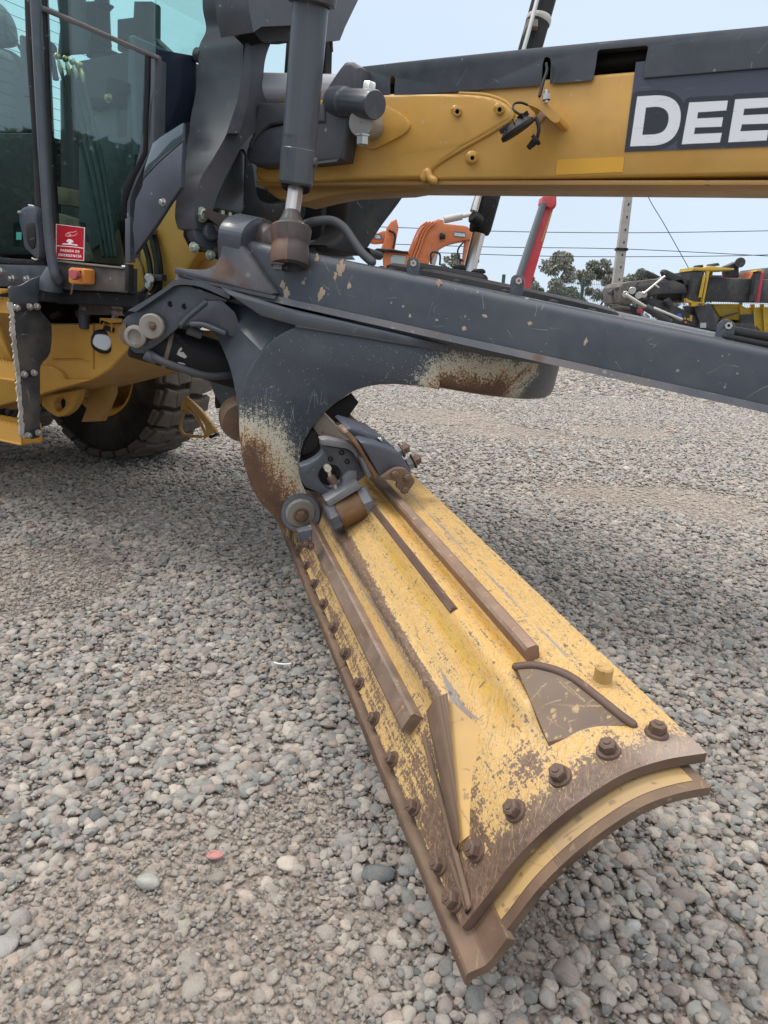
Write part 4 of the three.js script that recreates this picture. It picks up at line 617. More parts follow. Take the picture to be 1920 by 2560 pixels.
// ---- boom
const boom = group('boom', grader, 'yellow boom with dark top cover and white lettering');
{
  const T = 2.69, o = (x, y, t = T) => x < 2450 ? onT(x, y, t) : (() => { const a = onT(2050, y + ((y < 60 ? 40 : y < 200 ? 35 : -4)), t), b = onT(2450, y, t); return b.clone().addScaledVector(b.clone().sub(a), 3.2); })();
  const body = [[640, 260], [960, 238], [1380, 195], [1920, 148], [2500, 100], [2500, 428], [1920, 437], [1089, 450], [640, 456]].map((p) => o(...p));
  add('boom_body', prism(body, L, 0.29, { bevel: 0.012, seg: 3 }), M.yellow, boom);
  const cast = smooth([[636, 430], [650, 402, 1], [700, 340], [890, 234, 1], [1150, 232], [1228, 240], [1272, 262], [1281, 290], [1240, 322], [1150, 373], [1085, 420], [1062, 447, 1], [900, 449], [700, 455], [650, 450]], 5).map((p) => o(p[0], p[1], T - 0.014));
  add('boom_end', prism(cast, L, 0.32, { bevel: 0.014, seg: 3 }), M.yellow, boom);
  const keel = [[640, 435], [655, 470], [690, 497], [745, 512], [800, 498], [860, 486], [1000, 480], [1060, 470], [1060, 449], [900, 447], [700, 450]].map((p) => o(p[0], p[1], T + 0.08));
  add('boom_keel', prism(keel, L, 0.16, { bevel: 0.02 }), M.yellowDirt, boom);
  add('boom_underside', prism([[640, 452], [1060, 452], [1089, 450.5], [2500, 428.5], [2500, 446], [1089, 462], [640, 462]].map((p) => o(p[0], p[1], T + 0.012)), L, 0.26, { bevel: 0.003 }), M.yellowDirt, boom);
  add('weld_bead', pipe([[1058, 448], [1080, 420], [1150, 374], [1240, 322], [1281, 292], [1272, 263], [1228, 241], [1150, 233]].map((p) => o(p[0], p[1], T - 0.003)), 0.009, 60, 6), M.yellow, boom);
  add('weld_bead', pipe([[1060, 445], [1068, 430], [1075, 445], [1085, 452]].map((p) => o(p[0], p[1], T - 0.012)), 0.016, 20, 8), M.yellow, boom);
  // teardrop plate with weld rim
  const td = (k) => smooth(Zp(780, 100, 300, [[700, 830, 1], [960, 880, 1], [1130, 960], [1310, 1090], [1350, 1170], [1300, 1270], [1020, 1430], [830, 1510], [700, 1470], [620, 1400, 1]]), 4).map((p) => { const c = [960, 302]; return o(c[0] + (p[0] - c[0]) * k, c[1] + (p[1] - c[1]) * k, T - 0.026); });
  add('teardrop_plate', prism(td(1), L, 0.03, { bevel: 0.003 }), M.yellow, boom);
  add('teardrop_weld', prism(td(1.17), L, 0.018, { bevel: 0.016, seg: 3 }).translate(L.x * 0.014, 0, L.z * 0.014), M.yellow, boom);
  // cover sheet, bent over the top
  const cov = [...smooth([[898, 167, 1], [1000, 155], [1355, 118], [1920, 64], [2500, 8, 1]], 2), [2500, 120], [1920, 169], [1608, 195], [1612, 160], [1620, 118], [1615, 114], [1500, 124], [1494, 129], [1489, 165], [1482, 198], [1478, 202], [1380, 210], [1374, 208], [1375, 190], [1377, 155], [1374, 145], [1367, 142], [1361, 145], [1357, 158], [1353, 210], [1345, 214], [1180, 226], [990, 242], [985, 238], [986, 215], [988, 198], [984, 190], [978, 190], [975, 198], [974, 235], [970, 243], [900, 249]].map((p) => o(p[0], p[1], T - 0.012));
  const covMesh = add('boom_cover', prism(cov, L, 0.006, { bevel: 0.002 }), M.greyClean, boom, 'dark grey sheet metal cover with notches');
  const tA = o(898, 168, T - 0.01), tB = o(2500, 9, T - 0.01); const tN = L.clone();
  add('cover_top', skin([tA, tB, tB.clone().addScaledVector(L, 0.31), tA.clone().addScaledVector(L, 0.31)], [tA, tB, tB.clone().addScaledVector(L, 0.31), tA.clone().addScaledVector(L, 0.31)].map((p) => p.clone().add(V(0, -0.005, 0)))), M.greyClean, covMesh);
  add('cover_inner', prism([[900, 172], [2500, 14], [2500, 110], [900, 245]].map((p) => o(p[0], p[1], T + 0.2)), L, 0.006, {}), M.black, covMesh);
  add('boom_hose', pipe([[1300, 178], [1500, 158], [1700, 130]].map((p) => o(p[0], p[1], T + 0.1)), 0.03, 10), M.hose, boom);
  add('boom_hose', pipe([[1300, 158], [1500, 132], [1700, 108]].map((p) => o(p[0], p[1], T + 0.1)), 0.022, 10), M.hose, boom);
  // lettered panel, print on a thin sheet
  const pa = [[1590, 155], [1561, 379], [2420, 348], [2420, 76]];
  const W = 1800, Hh = 520, cv = document.createElement('canvas'); cv.width = W; cv.height = Hh; const c = cv.getContext('2d');
  const P0 = o(1561, 379, T - 0.004), ux = R.clone().negate(), ext = o(2300, 352, T - 0.004).sub(P0).dot(ux);
  const sl = o(2300, 352, T - 0.004).sub(P0); const slope = sl.y / sl.dot(ux);
  const hgt = o(1590, 157, T - 0.004).sub(P0).y, PX = 800; // px per metre
  const q2 = (x, y) => { const q = o(x, y, T - 0.004).sub(P0), s = q.dot(ux); return [s * PX, Hh - 10 - (q.y - slope * s) * PX]; };
  c.fillStyle = '#3d4150'; c.fillRect(0, 0, W, Hh);
  const bez = (st, ...cs) => { const o2 = [...st]; for (const k of cs) for (let i = 1; i <= 14; i++) { const t = i / 14, w = 1 - t; o2.push([0, 1].map((j) => w * w * w * k[0][j] + 3 * w * w * t * k[1][j] + 3 * w * t * t * k[2][j] + t * t * t * k[3][j])); } return o2; };
  const letters = [
    [bez([[1575, 366], [1593, 241], [1640, 238]], [[1640, 238], [1688, 237], [1707, 262], [1701, 302]], [[1701, 302], [1696, 342], [1672, 363], [1630, 364]]), bez([[1606, 337], [1615, 269], [1638, 267]], [[1638, 267], [1663, 267], [1674, 280], [1671, 302]], [[1671, 302], [1667, 325], [1655, 335], [1630, 336]])],
    [[[1704, 361], [1723, 256], [1820, 251], [1816, 276], [1745, 281], [1743, 296], [1808, 293], [1804, 317], [1738, 319], [1735, 335], [1805, 332], [1800, 356]]],
    [[[1820, 356], [1838, 248], [1935, 243], [1931, 268], [1861, 272], [1858, 288], [1924, 285], [1920, 309], [1855, 311], [1851, 328], [1921, 325], [1917, 351]]],
    [[[1938, 350], [1952, 242], [2050, 237], [2060, 250], [2056, 290], [2042, 300], [2056, 344], [2025, 345], [2012, 306], [1975, 308], [1970, 348]]],
    [[[2075, 346], [2090, 236], [2180, 231], [2176, 256], [2115, 260], [2112, 276], [2170, 273], [2166, 297], [2108, 299], [2104, 318], [2168, 315], [2163, 342]]]];
  const tr = (polys) => { c.beginPath(); for (const pg of polys) { pg.forEach((p, i) => { const [x, y] = q2(p[0], p[1]); i ? c.lineTo(x, y) : c.moveTo(x, y); }); c.closePath(); } };
  c.lineJoin = 'round'; c.fillStyle = '#22252e'; c.strokeStyle = '#22252e'; c.lineWidth = 24; for (const l of letters) { tr([l[0]]); c.fill(); c.stroke(); }
  { const [x] = q2(1561, 379); c.fillRect(0, Hh - 10 - 0.16 * PX, 10, 0.2 * PX); }
  c.fillStyle = '#d4d7da'; for (const l of letters) { tr(l); c.fill('evenodd'); }
  c.globalAlpha = 0.06; for (let i = 0; i < 900; i++) { c.fillStyle = rnd() > 0.5 ? '#fff' : '#000'; c.fillRect(rnd() * W, rnd() * Hh, 1 + rnd() * 40, 1 + rnd() * 3); } c.globalAlpha = 1;
  const pt = new THREE.CanvasTexture(cv); pt.colorSpace = THREE.SRGBColorSpace;
  const sheet = prism([[1590, 155], [1561, 379], [2300, 352], [2300, 90]].map((p) => o(p[0], p[1], T - 0.004)), L, 0.0025, { bevel: 0 });
  { const p = sheet.attributes.position, uv = sheet.attributes.uv; for (let i = 0; i < p.count; i++) { const q = V(p.getX(i), p.getY(i), p.getZ(i)).sub(P0), s = q.dot(ux); uv.setXY(i, s * PX / W, 1 - (Hh - 10 - (q.y - slope * s) * PX) / Hh); } }
  add('lettered_panel', sheet, new THREE.MeshPhysicalMaterial({ map: pt, roughness: 0.42 }), boom, 'dark panel lettered in white with the maker name');
  add('tape_strip', prism([[1392, 399], [1561, 392], [1557, 430], [1390, 437]].map((p) => o(p[0], p[1], T - 0.002)), L, 0.0015, { bevel: 0 }), flat([0.58, 0.3, 0.02], 0.4), boom, 'brighter orange yellow tape patch');
  for (const [x, y] of [[1143, 279], [1249, 274], [1181, 395]]) { const a = o(x, y, T - 0.002), b = o(x, y, T - 0.032); add('threaded_boss', lathe(a, b, [[0.026, 0], [0.02, 0.25], [0.0155, 0.3], [0.0155, 0.95], [0.013, 1], [0.008, 1], [0.007, 0.5], [0, 0.5]], 24), M.yellow, boom); add('boss_bore', lathe(a, o(x, y, T - 0.022), [[0.0068, 0], [0.0068, 1], [0, 1]], 12), M.black, boom); }
}
// ---- flood lamp on the boom, hanging edge on
{
  const lp = group('boom_lamp', grader, 'black round lamp drooping from a yellow tab under loose wires'), t = 2.6, o = (x, y, q = t) => onT(x, y, q);
  const tab = smooth([[1315, 260, 1], [1335, 243], [1350, 245, 1], [1400, 290, 1], [1398, 303], [1385, 306], [1350, 275], [1330, 265]], 4).map((p) => o(p[0], p[1], 2.61));
  add('lamp_tab', skin(tab, tab.map((p) => p.clone().addScaledVector(L, 0.085).add(V(0.01, -0.012, 0))), 0.5), M.yellow, lp);
  const a = o(1290, 320, 2.57), ax = V(-0.45, -0.75, 0.2).normalize(); // lens axis: facing down and left
  const d1 = o(1330, 293, 2.56).sub(o(1258, 345, 2.56)), nrm = d1.clone().cross(EYE.clone().sub(o(1293, 322, 2.57)).normalize().addScaledVector(camY, 0.12)).normalize(); if (nrm.y > 0) nrm.negate();
  const cc = o(1293, 322, 2.57);
  add('lamp_housing', lathe(cc.clone().addScaledVector(nrm, -0.022), cc.clone().addScaledVector(nrm, 0.012), [[0, 0], [0.035, 0], [0.05, 0.3], [0.058, 0.5], [0.062, 0.62], [0.062, 0.95], [0.056, 1], [0, 1]], 36), M.hose, lp);
  for (let i = 0; i < 9; i++) { const tt = d1.clone().normalize(), bb = nrm.clone().cross(tt), ang = i / 9 * 6.28; const r = tt.clone().multiplyScalar(Math.cos(ang)).addScaledVector(bb, Math.sin(ang)); add('cooling_fin', boxOn(cc.clone().addScaledVector(nrm, -0.022).addScaledVector(r, 0.04), r, nrm, r.clone().cross(nrm), 0.03, 0.016, 0.004, 0.001), M.hose, lp); }
  add('lamp_arm', prism([[1335, 296], [1352, 275], [1362, 290], [1345, 312]].map((p) => o(p[0], p[1], 2.57)), L, 0.025, {}), M.liner, lp);
  add('lamp_screw', rod(o(1366, 258, 2.6), o(1365, 225, 2.6), 0.007, 0.007, 0.001, 10), M.steel, lp); add('lamp_nut', lathe(o(1366, 250, 2.6), o(1366, 236, 2.6), [[0.014, 0], [0.014, 1], [0, 1]], 6), M.steel, lp);
  add('wire', pipe([[1366, 160, 2.66], [1367, 178, 2.65], [1358, 205, 2.63], [1349, 240, 2.61]].map((p) => o(...p)), 0.0055, 24), M.hose, lp);
  add('wire', pipe([[1310, 292, 2.56], [1290, 280, 2.55], [1282, 270, 2.56], [1288, 258, 2.58], [1305, 257, 2.59], [1318, 262, 2.6]].map((p) => o(...p)), 0.004, 30), M.hose, lp);
  add('wire', pipe([[1340, 295, 2.57], [1347, 320, 2.57], [1345, 338, 2.57], [1342, 348, 2.57]].map((p) => o(...p)), 0.006, 20), M.hose, lp);
  add('wire_plug', rod(o(1344, 346, 2.57), o(1320, 371, 2.57), 0.014, 0.009, 0.002, 12), M.hose, lp); add('plug_collar', lathe(o(1343, 347, 2.57), o(1337, 353, 2.57), [[0, 0], [0.02, 0], [0.02, 1], [0, 1]], 14), M.hose, lp);
}
// ---- cab
const cab = group('cab', grader, 'glazed cab with tinted green side windows');
{
  const T = 2.2, o = (x, y, q = 0) => onT(x, y, T + q), S1 = 2.42, f = (x, y, q = 0) => onS(x, y, S1 + q);
  const Z1 = (a) => Zp(0, 0, 600, a), Z4 = (a) => Zp(0, 500, 600, a);
  const m = mach, yF = 1.22, yR = 3.15, s0 = 2.46, s1 = 4.2, t0 = T + 0.03, t1 = 3.58;
  const bx = (a, b, r = 0.01) => boxOn(a.clone().add(b).multiplyScalar(0.5), R, Y, L, Math.abs(b.clone().sub(a).dot(R)), Math.abs(b.y - a.y), Math.abs(b.clone().sub(a).dot(L)), r);
  // floor, far wall, roof, rear wall, posts
  add('cab_floor', bx(m(s0, yF - 0.06, t0), m(s1, yF, t1)), M.dark, cab);
  add('cab_roof', bx(m(s0 - 0.1, yR, t0 - 0.02), m(s1, yR + 0.12, t1 + 0.02), 0.04), M.yellow, cab);
  const hFar = onT(200, 146, t1).y;
  add('far_side_panel', bx(m(s0, yF, t1), m(s1 - 0.5, hFar - 0.25, t1 + 0.04)), M.dark, cab);
  add('far_window', bx(m(s0, hFar - 0.25, t1 + 0.01), m(s1, yR, t1 + 0.018), 0.002), M.glassFar, cab);
  for (const s of [s0 + 0.02, s0 + 0.75, s1 - 0.02]) add('cab_post', bx(m(s - 0.035, yF, t1 - 0.02), m(s + 0.035, yR, t1 + 0.05)), M.dark, cab);
  add('cab_rear_panel', bx(m(s1, yF, t0), m(s1 + 0.04, 1.42, t1)), M.dark, cab);
  add('rear_window', bx(m(s1 + 0.01, 1.42, t0), m(s1 + 0.018, yR, t1), 0.002), M.glassFar, cab);
  for (let i = 0; i < 28; i++) add('heater_wire', rod(m(s1 - 0.002, 1.45 + i * 0.06, t0), m(s1 - 0.002, 1.45 + i * 0.06, t1), 0.0016, 0.0016, 0.0003, 5), M.hose, cab);
  add('cab_post', bx(m(s1 - 0.06, yF, t0), m(s1 + 0.05, yR, t0 + 0.08)), M.dark, cab);
  // front lower wall inside
  add('front_panel', bx(m(s0 - 0.01, onS(450, 420, s0).y, t0 + 0.02), m(s0 + 0.02, onS(470, 150, s0).y, t1)), M.greyBlue, cab);
  // side glass, two panes and a trim bar; door glass
  const lower = [...Z1([[330, 70], [1000, 385], [975, 1030], [838, 1290], [830, 1650]]), [303, 672], [139, 655], ...Z1([[382, 1550], [345, 900], [318, 300]])].map((p) => o(p[0], p[1], 0.012));
  add('side_window', prism(lower, L, 0.006, { bevel: 0 }), M.glass, cab);
  const upper = [[104, -160], [560, -160], [560, 60], [383, 138], [104, 15]].map((p) => o(p[0], p[1], 0.012));
  add('side_window', prism([[104, -160], [391, -160], [386, 133], [104, 15]].map((p) => o(p[0], p[1], 0.012)), L, 0.006, { bevel: 0 }), M.glass, cab);
  add('front_window', prism([[388, -160], [620, -160], [620, 175], [388, 132]].map((p) => f(p[0], p[1], 0.01)), R, 0.006, { bevel: 0 }), M.glass, cab);
  add('window_trim', prism(Zp(0, 0, 300, [[540, 55], [640, 95], [1100, 290], [1659, 540], [2200, 770], [2200, 830], [1640, 610], [1080, 360], [620, 170], [540, 135]]).map((p) => o(p[0], p[1], -0.006)), L, 0.016, { bevel: 0.004 }), M.trim = paint([0.06, 0.055, 0.055], { seed: 201, dusty: 0.5, chips: 0.3, rough: 0.4, n: 128 }), cab);
  add('door_window', prism([[-60, -60], [58, -60], [66, 120], [80, 320], [93, 650], [-60, 640]].map((p) => o(p[0], p[1], 0.004)), L, 0.006, { bevel: 0 }), M.glass, cab);
  add('door_frame', prism([[57, -80], [71, -80], [77, 110], [92, 330], [110, 665], [-60, 655], [-60, 640], [90, 650], [78, 320], [64, 120]].map((p) => o(p[0], p[1], -0.012)), L, 0.03, { bevel: 0.005 }), M.dark, cab);
  add('door_post', prism([[73, -80], [108, -80], [118, 130], [126, 330], [140, 560], [140, 662], [112, 662], [94, 330], [80, 110]].map((p) => o(p[0], p[1], 0.006)), L, 0.02, { bevel: 0.004 }), M.dark, cab);
  add('window_gasket', prism(Zp(200, 100, 300, [[890, 210], [965, 190], [955, 600], [940, 1100], [925, 1570], [760, 1900], [640, 2212], [625, 2500], [560, 2500], [575, 2150], [700, 1850], [865, 1540], [880, 900], [890, 400]]).map((p) => o(p[0], p[1], -0.004)), L, 0.02, { bevel: 0.004 }), M.black, cab);
  // front corner pillar, and fairings on the front
  add('front_pillar', prism(Zp(200, 100, 300, [[965, 230], [1040, 250], [1030, 700], [1020, 1400], [990, 1560], [880, 1720], [760, 2000], [690, 2212], [690, 3000], [625, 3000], [640, 2240], [760, 1930], [925, 1600], [945, 1000], [965, 600]]).map((p) => o(p[0], p[1], 0.0)), L, 0.06, { bevel: 0.006 }), M.greyClean, cab);
  add('pillar_trim', prism(Z4([[862, 130], [900, 110], [900, 430], [862, 430]]).map((p) => o(p[0], p[1], -0.014)), L, 0.03, { bevel: 0.004 }), M.greyClean, cab);
  add('front_screen', prism([[389, 122], [490, 140], [500, 300], [452, 310], [385, 352]].map((p) => f(p[0], p[1], -0.02)), R, 0.012, { bevel: 0.002 }), M.screen = new THREE.MeshPhysicalMaterial({ color: new THREE.Color().setRGB(0.018, 0.026, 0.045), roughness: 0.12 }), cab);
  add('front_fairing', prism(Zp(200, 100, 300, [[870, 1930], [1060, 1720], [1240, 1560], [1400, 1420], [1425, 1400], [1400, 2030], [1270, 2212], [1050, 2560], [760, 2960], [740, 2780], [720, 2600], [760, 2212], [850, 2030]]).map((p) => o(p[0], p[1], -0.035)), L, 0.02, { bevel: 0.005 }), M.greyBlue2 = paint([0.035, 0.045, 0.07], { seed: 203, dusty: 0.15, chips: 0.2, rough: 0.35, n: 256 }), cab);
  add('corner_glass', prism(Zp(200, 100, 300, [[1000, 1430], [1110, 1340], [1400, 1160], [1430, 1145], [1428, 1395], [1400, 1410], [1230, 1560], [1050, 1720], [865, 1925], [900, 1730], [960, 1560]]).map((p) => o(p[0], p[1], -0.03)), L, 0.012, { bevel: 0.002 }), new THREE.MeshPhysicalMaterial({ color: new THREE.Color().setRGB(0.06, 0.085, 0.1), roughness: 0.08, clearcoat: 1, clearcoatRoughness: 0.03 }), cab);
  bolt(cab, M.steel, o(408, 506, -0.036), L.clone().negate(), 0.022, 'fairing_bolt');
  // grab rail
  add('grab_rail', pipe([[86, -60, -0.05], [92, 60, -0.05], [100, 220, -0.05], [112, 430, -0.05], [123, 590, -0.05], [131, 655, -0.05], [139, 690, -0.045], [146, 700, -0.03]].map((p) => o(...p)), 0.0215, 70, 16), M.greyClean, cab);
  add('rail_foot', lathe(o(128, 728, -0.02), o(130, 668, -0.02), [[0, 0], [0.05, 0.02], [0.052, 0.2], [0.048, 0.5], [0.03, 0.85], [0.022, 1]], 28), M.greyClean, cab);
  // door handle
  const hd = add('door_handle', prism(smooth(Z4([[125, 80, 1], [160, 45], [215, 38], [245, 70], [255, 160], [268, 380], [255, 410], [205, 370], [165, 330], [150, 250], [128, 150]]), 4).map((p) => o(p[0], p[1], -0.05)), L, 0.045, { bevel: 0.012 }), M.grey, cab);
  add('handle_grip', prism(smooth(Z4([[180, 165], [225, 155], [238, 200], [240, 300], [225, 340], [190, 300], [178, 230]]), 4).map((p) => o(p[0], p[1], -0.055)), L, 0.01, { bevel: 0.003 }), M.dark, hd);
  add('handle_seal', pipe(Z4([[200, 36], [240, 50], [256, 130], [262, 260], [272, 390], [250, 412], [222, 402]]).map((p) => o(p[0], p[1], -0.012)), 0.0035, 30, 6), M.white, hd);
  bolt(hd, M.steel, o(49, 531, -0.05), L.clone().negate(), 0.012, 'handle_screw');
  // charcoal strip under the glass, sill, emergency stop
  add('glass_sill', prism(Z4([[385, 415], [845, 462], [845, 476], [385, 428]]).map((p) => o(p[0], p[1], -0.006)), L, 0.02, { bevel: 0.003 }), M.tan, cab);
  add('lower_panel', prism(Z4([[330, 400], [385, 425], [850, 476], [888, 470], [888, 640], [560, 625], [440, 610], [330, 560]]).map((p) => o(p[0], p[1], 0.004)), L, 0.05, { bevel: 0.004 }), M.charcoal = paint([0.024, 0.024, 0.026], { seed: 207, dusty: 0.5, chips: 0.6, rough: 0.6, n: 256 }), cab);
  add('panel_edge', prism(Z4([[862, 440], [888, 445], [888, 630], [862, 628]]).map((p) => o(p[0], p[1], -0.012)), L, 0.03, { bevel: 0.003 }), M.dark, cab);
  add('door_sill', prism(Z4([[-60, 440], [318, 452], [330, 560], [200, 600], [-60, 600]]).map((p) => o(p[0], p[1], -0.012)), L, 0.05, { bevel: 0.006 }), M.greyClean, cab);
  for (const [x, y] of [[3, 495], [85, 545], [190, 548]]) { const [[a, b]] = Z4([[x, y]]); bolt(cab, M.steel, o(a, b, -0.012), L.clone().negate(), 0.024, 'sill_bolt'); }
  const es = add('emergency_stop', prism(Z4([[470, 475], [485, 465], [565, 470], [580, 482], [580, 575], [570, 582], [485, 578], [470, 568]]).map((p) => o(p[0], p[1], -0.06)), L, 0.06, { bevel: 0.008 }), M.orangeBox, cab, 'orange emergency stop box with a faded red push button');
  add('box_recess', prism(Z4([[518, 488], [560, 488], [560, 530], [518, 530]]).map((p) => o(p[0], p[1], -0.062)), L, 0.004, { bevel: 0 }), M.dark, es);
  { const c0 = o(199, 688, -0.06), dir = L.clone().negate().addScaledVector(camX, 0.25).normalize(); add('stop_button', lathe(c0, c0.clone().addScaledVector(dir, 0.045), [[0.012, 0], [0.012, 0.4], [0.021, 0.45], [0.0225, 0.8], [0.019, 1], [0, 1.03]], 28), M.redPlastic, es); }
  add('box_cable', pipe([[182, 712, -0.02], [181, 722, -0.01], [178, 735, 0.02]].map((p) => o(...p)), 0.004, 12), M.tan, es);
  // warning plate on the glass
  const cv = document.createElement('canvas'); cv.width = 400; cv.height = 500; const c = cv.getContext('2d');
  c.fillStyle = '#e8e2e2'; c.fillRect(0, 0, 400, 500); const gr = '#b3182a'; c.fillStyle = gr; c.fillRect(8, 8, 384, 298); c.fillRect(8, 318, 384, 174);
  c.fillStyle = '#f0ecec'; c.fillRect(92, 270, 216, 18); c.beginPath(); c.moveTo(150, 246); c.bezierCurveTo(150, 190, 250, 190, 250, 246); c.lineTo(224, 246); c.lineTo(224, 272); c.lineTo(176, 272); c.lineTo(176, 246); c.closePath(); c.fill();
  c.strokeStyle = '#e8dede'; c.lineWidth = 6; c.beginPath(); c.moveTo(140, 150); c.bezierCurveTo(150, 110, 200, 95, 240, 92); c.bezierCurveTo(262, 86, 276, 78, 290, 62); c.moveTo(140, 150); c.bezierCurveTo(150, 172, 190, 168, 214, 150); c.bezierCurveTo(236, 150, 270, 140, 300, 100); c.moveTo(165, 128); c.bezierCurveTo(180, 120, 205, 124, 214, 134); c.moveTo(172, 148); c.bezierCurveTo(186, 138, 205, 142, 212, 150); c.stroke();
  c.fillStyle = '#f2eeee'; c.font = 'bold 52px sans-serif'; c.textAlign = 'center'; c.textBaseline = 'middle'; c.fillText('PARADA DE', 200, 374); c.fillText('EMERGENCIA', 200, 440, 360);
  const st = new THREE.CanvasTexture(cv); st.colorSpace = THREE.SRGBColorSpace;
  const SP = Z4([[387, 165], [586, 190], [580, 420], [387, 405]]).map((p) => o(p[0], p[1], 0.005)); const g = new THREE.BufferGeometry(); const th = L.clone().multiplyScalar(0.002);
  const quad = [SP[0], SP[3], SP[2], SP[0], SP[2], SP[1]], back = quad.map((p) => p.clone().add(th)).reverse();
  g.setAttribute('position', new THREE.Float32BufferAttribute([...quad, ...back].flatMap((p) => [p.x, p.y, p.z]), 3)); g.setAttribute('uv', new THREE.Float32BufferAttribute([0, 1, 0, 0, 1, 0, 0, 1, 1, 0, 1, 1, ...new Array(12).fill(0.01)], 2)); g.computeVertexNormals();
  add('warning_plate', g, new THREE.MeshPhysicalMaterial({ map: st, roughness: 0.4 }), cab, 'red sign with a hand over a push button and white lettering');
  // sticker behind the door glass, green tone
  add('door_sticker', prism(Z4([[92, 155], [160, 155], [160, 325], [92, 325]]).map((p) => o(p[0], p[1], 0.014)), L, 0.002, { bevel: 0 }), M.black, cab);
  add('sticker_mark', prism(Z4([[112, 222], [148, 222], [148, 275], [112, 275]]).map((p) => o(p[0], p[1], 0.0125)), L, 0.0012, { bevel: 0 }), flat([0.2, 0.5, 0.5], 0.5), cab);
  // ---- interior
  const inn = M.inner = flat([0.014, 0.017, 0.018], 0.7), inn2 = flat([0.05, 0.06, 0.065], 0.6);
  const Zi = (a) => Zp(0, 0, 300, a);
  add('side_console', prism([[146, 200], [190, 150], [300, 128], [352, 140], [345, 400], [300, 640], [150, 640]].map((p) => onT(p[0], p[1], 2.75)), L, 0.3, { bevel: 0.02 }), inn, cab);
  add('footwell_panel', prism(Zp(200, 100, 300, [[180, 1050], [500, 900], [520, 1350], [640, 1340], [660, 160], [840, 170], [830, 1280], [740, 1440], [750, 1700], [600, 2212], [500, 2600], [180, 2900], [-20, 2700], [-20, 1500]]).map((p) => onT(p[0], p[1], 2.5)), L, 0.02, { bevel: 0.005 }), inn2, cab);
  add('footwell_slot', prism(Zp(200, 100, 300, [[745, 880], [768, 880], [760, 1285], [738, 1285]]).map((p) => onT(p[0], p[1], 2.495)), L, 0.003, { bevel: 0 }), M.black, cab);
  add('support_box', prism(Zp(200, 100, 300, [[120, 780], [350, 800], [380, 500], [660, 590], [660, 700], [520, 780], [500, 900], [120, 950]]).map((p) => onT(p[0], p[1], 2.48)), L, 0.08, { bevel: 0.006 }), M.black, cab);
  bolt(cab, M.brass = flat([0.45, 0.4, 0.22], 0.35, 0.8), onT(273, 246, 2.47), L.clone().negate(), 0.028, 'console_bolt');
  add('mirrored_pallet', prism([[128, 530], [215, 555], [235, 655], [140, 655]].map((p) => onT(p[0], p[1], 2.5)), L, 0.2, { bevel: 0.006 }), M.timber = paint([0.1, 0.075, 0.045], { seed: 211, dusty: 0.3, chips: 0.5, vary: 0.5, rough: 0.7, n: 128 }), cab);  // timber boards inside the cab imitate pallets mirrored in the lower glass
  add('mirrored_pallet', prism([[138, 465], [210, 480], [214, 520], [140, 510]].map((p) => onT(p[0], p[1], 2.55)), L, 0.2, { bevel: 0.006 }), M.timber, cab);
  const rods = [[[150, 175], [215, 410], [258, 640]], [[170, 182], [230, 410], [270, 640]], [[188, 190], [245, 410], [280, 640]], [[205, 198], [258, 420], [290, 640]]];
  for (const [a, b, d] of rods) {
    const A = onT(a[0] + 5, a[1] + 10, 2.33), B = onT(b[0], b[1], 2.36), D = onT(d[0], d[1], 2.38);
    const l = add('control_rod', pipe([A, B, D], 0.009, 20, 8), inn2, cab);
    const up = A.clone().sub(B).normalize(); add('rod_end', lathe(A, A.clone().addScaledVector(up, 0.05), [[0.007, 0], [0.01, 0.1], [0.01, 0.8], [0.006, 1], [0.006, 1.2], [0, 1.2]], 10), M.brass, l); const s = new THREE.SphereGeometry(0.014, 14, 10); const q = A.clone().addScaledVector(up, 0.07); s.translate(q.x, q.y, q.z); add('rod_ball', boxUV(s.toNonIndexed()), M.brass, l);
  }
  { const s = new THREE.SphereGeometry(0.03, 20, 14); const q = onT(128, 122, 2.9); s.translate(q.x, q.y, q.z); const k = add('lever_knob', boxUV(s.toNonIndexed()), inn, cab); add('lever', rod(q, onT(140, 200, 2.9), 0.012, 0.016, 0.002, 12), inn, k); }
  add('steering_console', prism(Zi([[810, 380], [770, 800], [900, 740], [1150, 720], [1180, 440], [1110, 250], [1100, -100], [760, -100]]).map((p) => onT(p[0], p[1], 3.0)), L, 0.05, { bevel: 0.02 }), inn2, cab);
  add('wheel_column', prism(Zi([[1115, 0], [1400, 0], [1330, 90], [1320, 380], [1370, 560], [1330, 640], [1420, 640], [1600, 720], [1170, 780], [1180, 480], [1120, 250]]).map((p) => onT(p[0], p[1], 3.1)), L, 0.1, { bevel: 0.02 }), inn, cab);
  add('far_mirror_arm', prism([[290, 45], [330, 40], [332, 0], [372, 0], [372, 85], [420, 130], [290, 125]].map((p) => onT(p[0], p[1], 3.3)), L, 0.1, { bevel: 0.02 }), inn2, cab);
  add('seat_back', prism(smooth([[-80, 20], [-40, -10], [0, 30], [12, 75], [10, 105], [-20, 112], [-80, 108]], 4).map((p) => onT(p[0], p[1], 2.95)), L, 0.1, { bevel: 0.04, seg: 3 }), inn2, cab);
  add('seat_back', prism(smooth([[-90, 120], [-20, 113], [15, 125], [38, 155], [60, 200], [75, 250], [80, 330], [-90, 330]], 4).map((p) => onT(p[0], p[1], 2.95)), L, 0.1, { bevel: 0.04, seg: 3 }), inn2, cab);
  add('seat_belt_reel', prism([[47, 90], [52, 86], [58, 90], [68, 200], [72, 240], [55, 240], [50, 160]].map((p) => onT(p[0], p[1], 2.7)), L, 0.06, { bevel: 0.008 }), inn2, cab);
  add('seat_belt', prism([[8, 60], [14, 62], [50, 115], [50, 128]].map((p) => onT(p[0], p[1], 2.72)), L, 0.004, { bevel: 0 }), inn, cab);
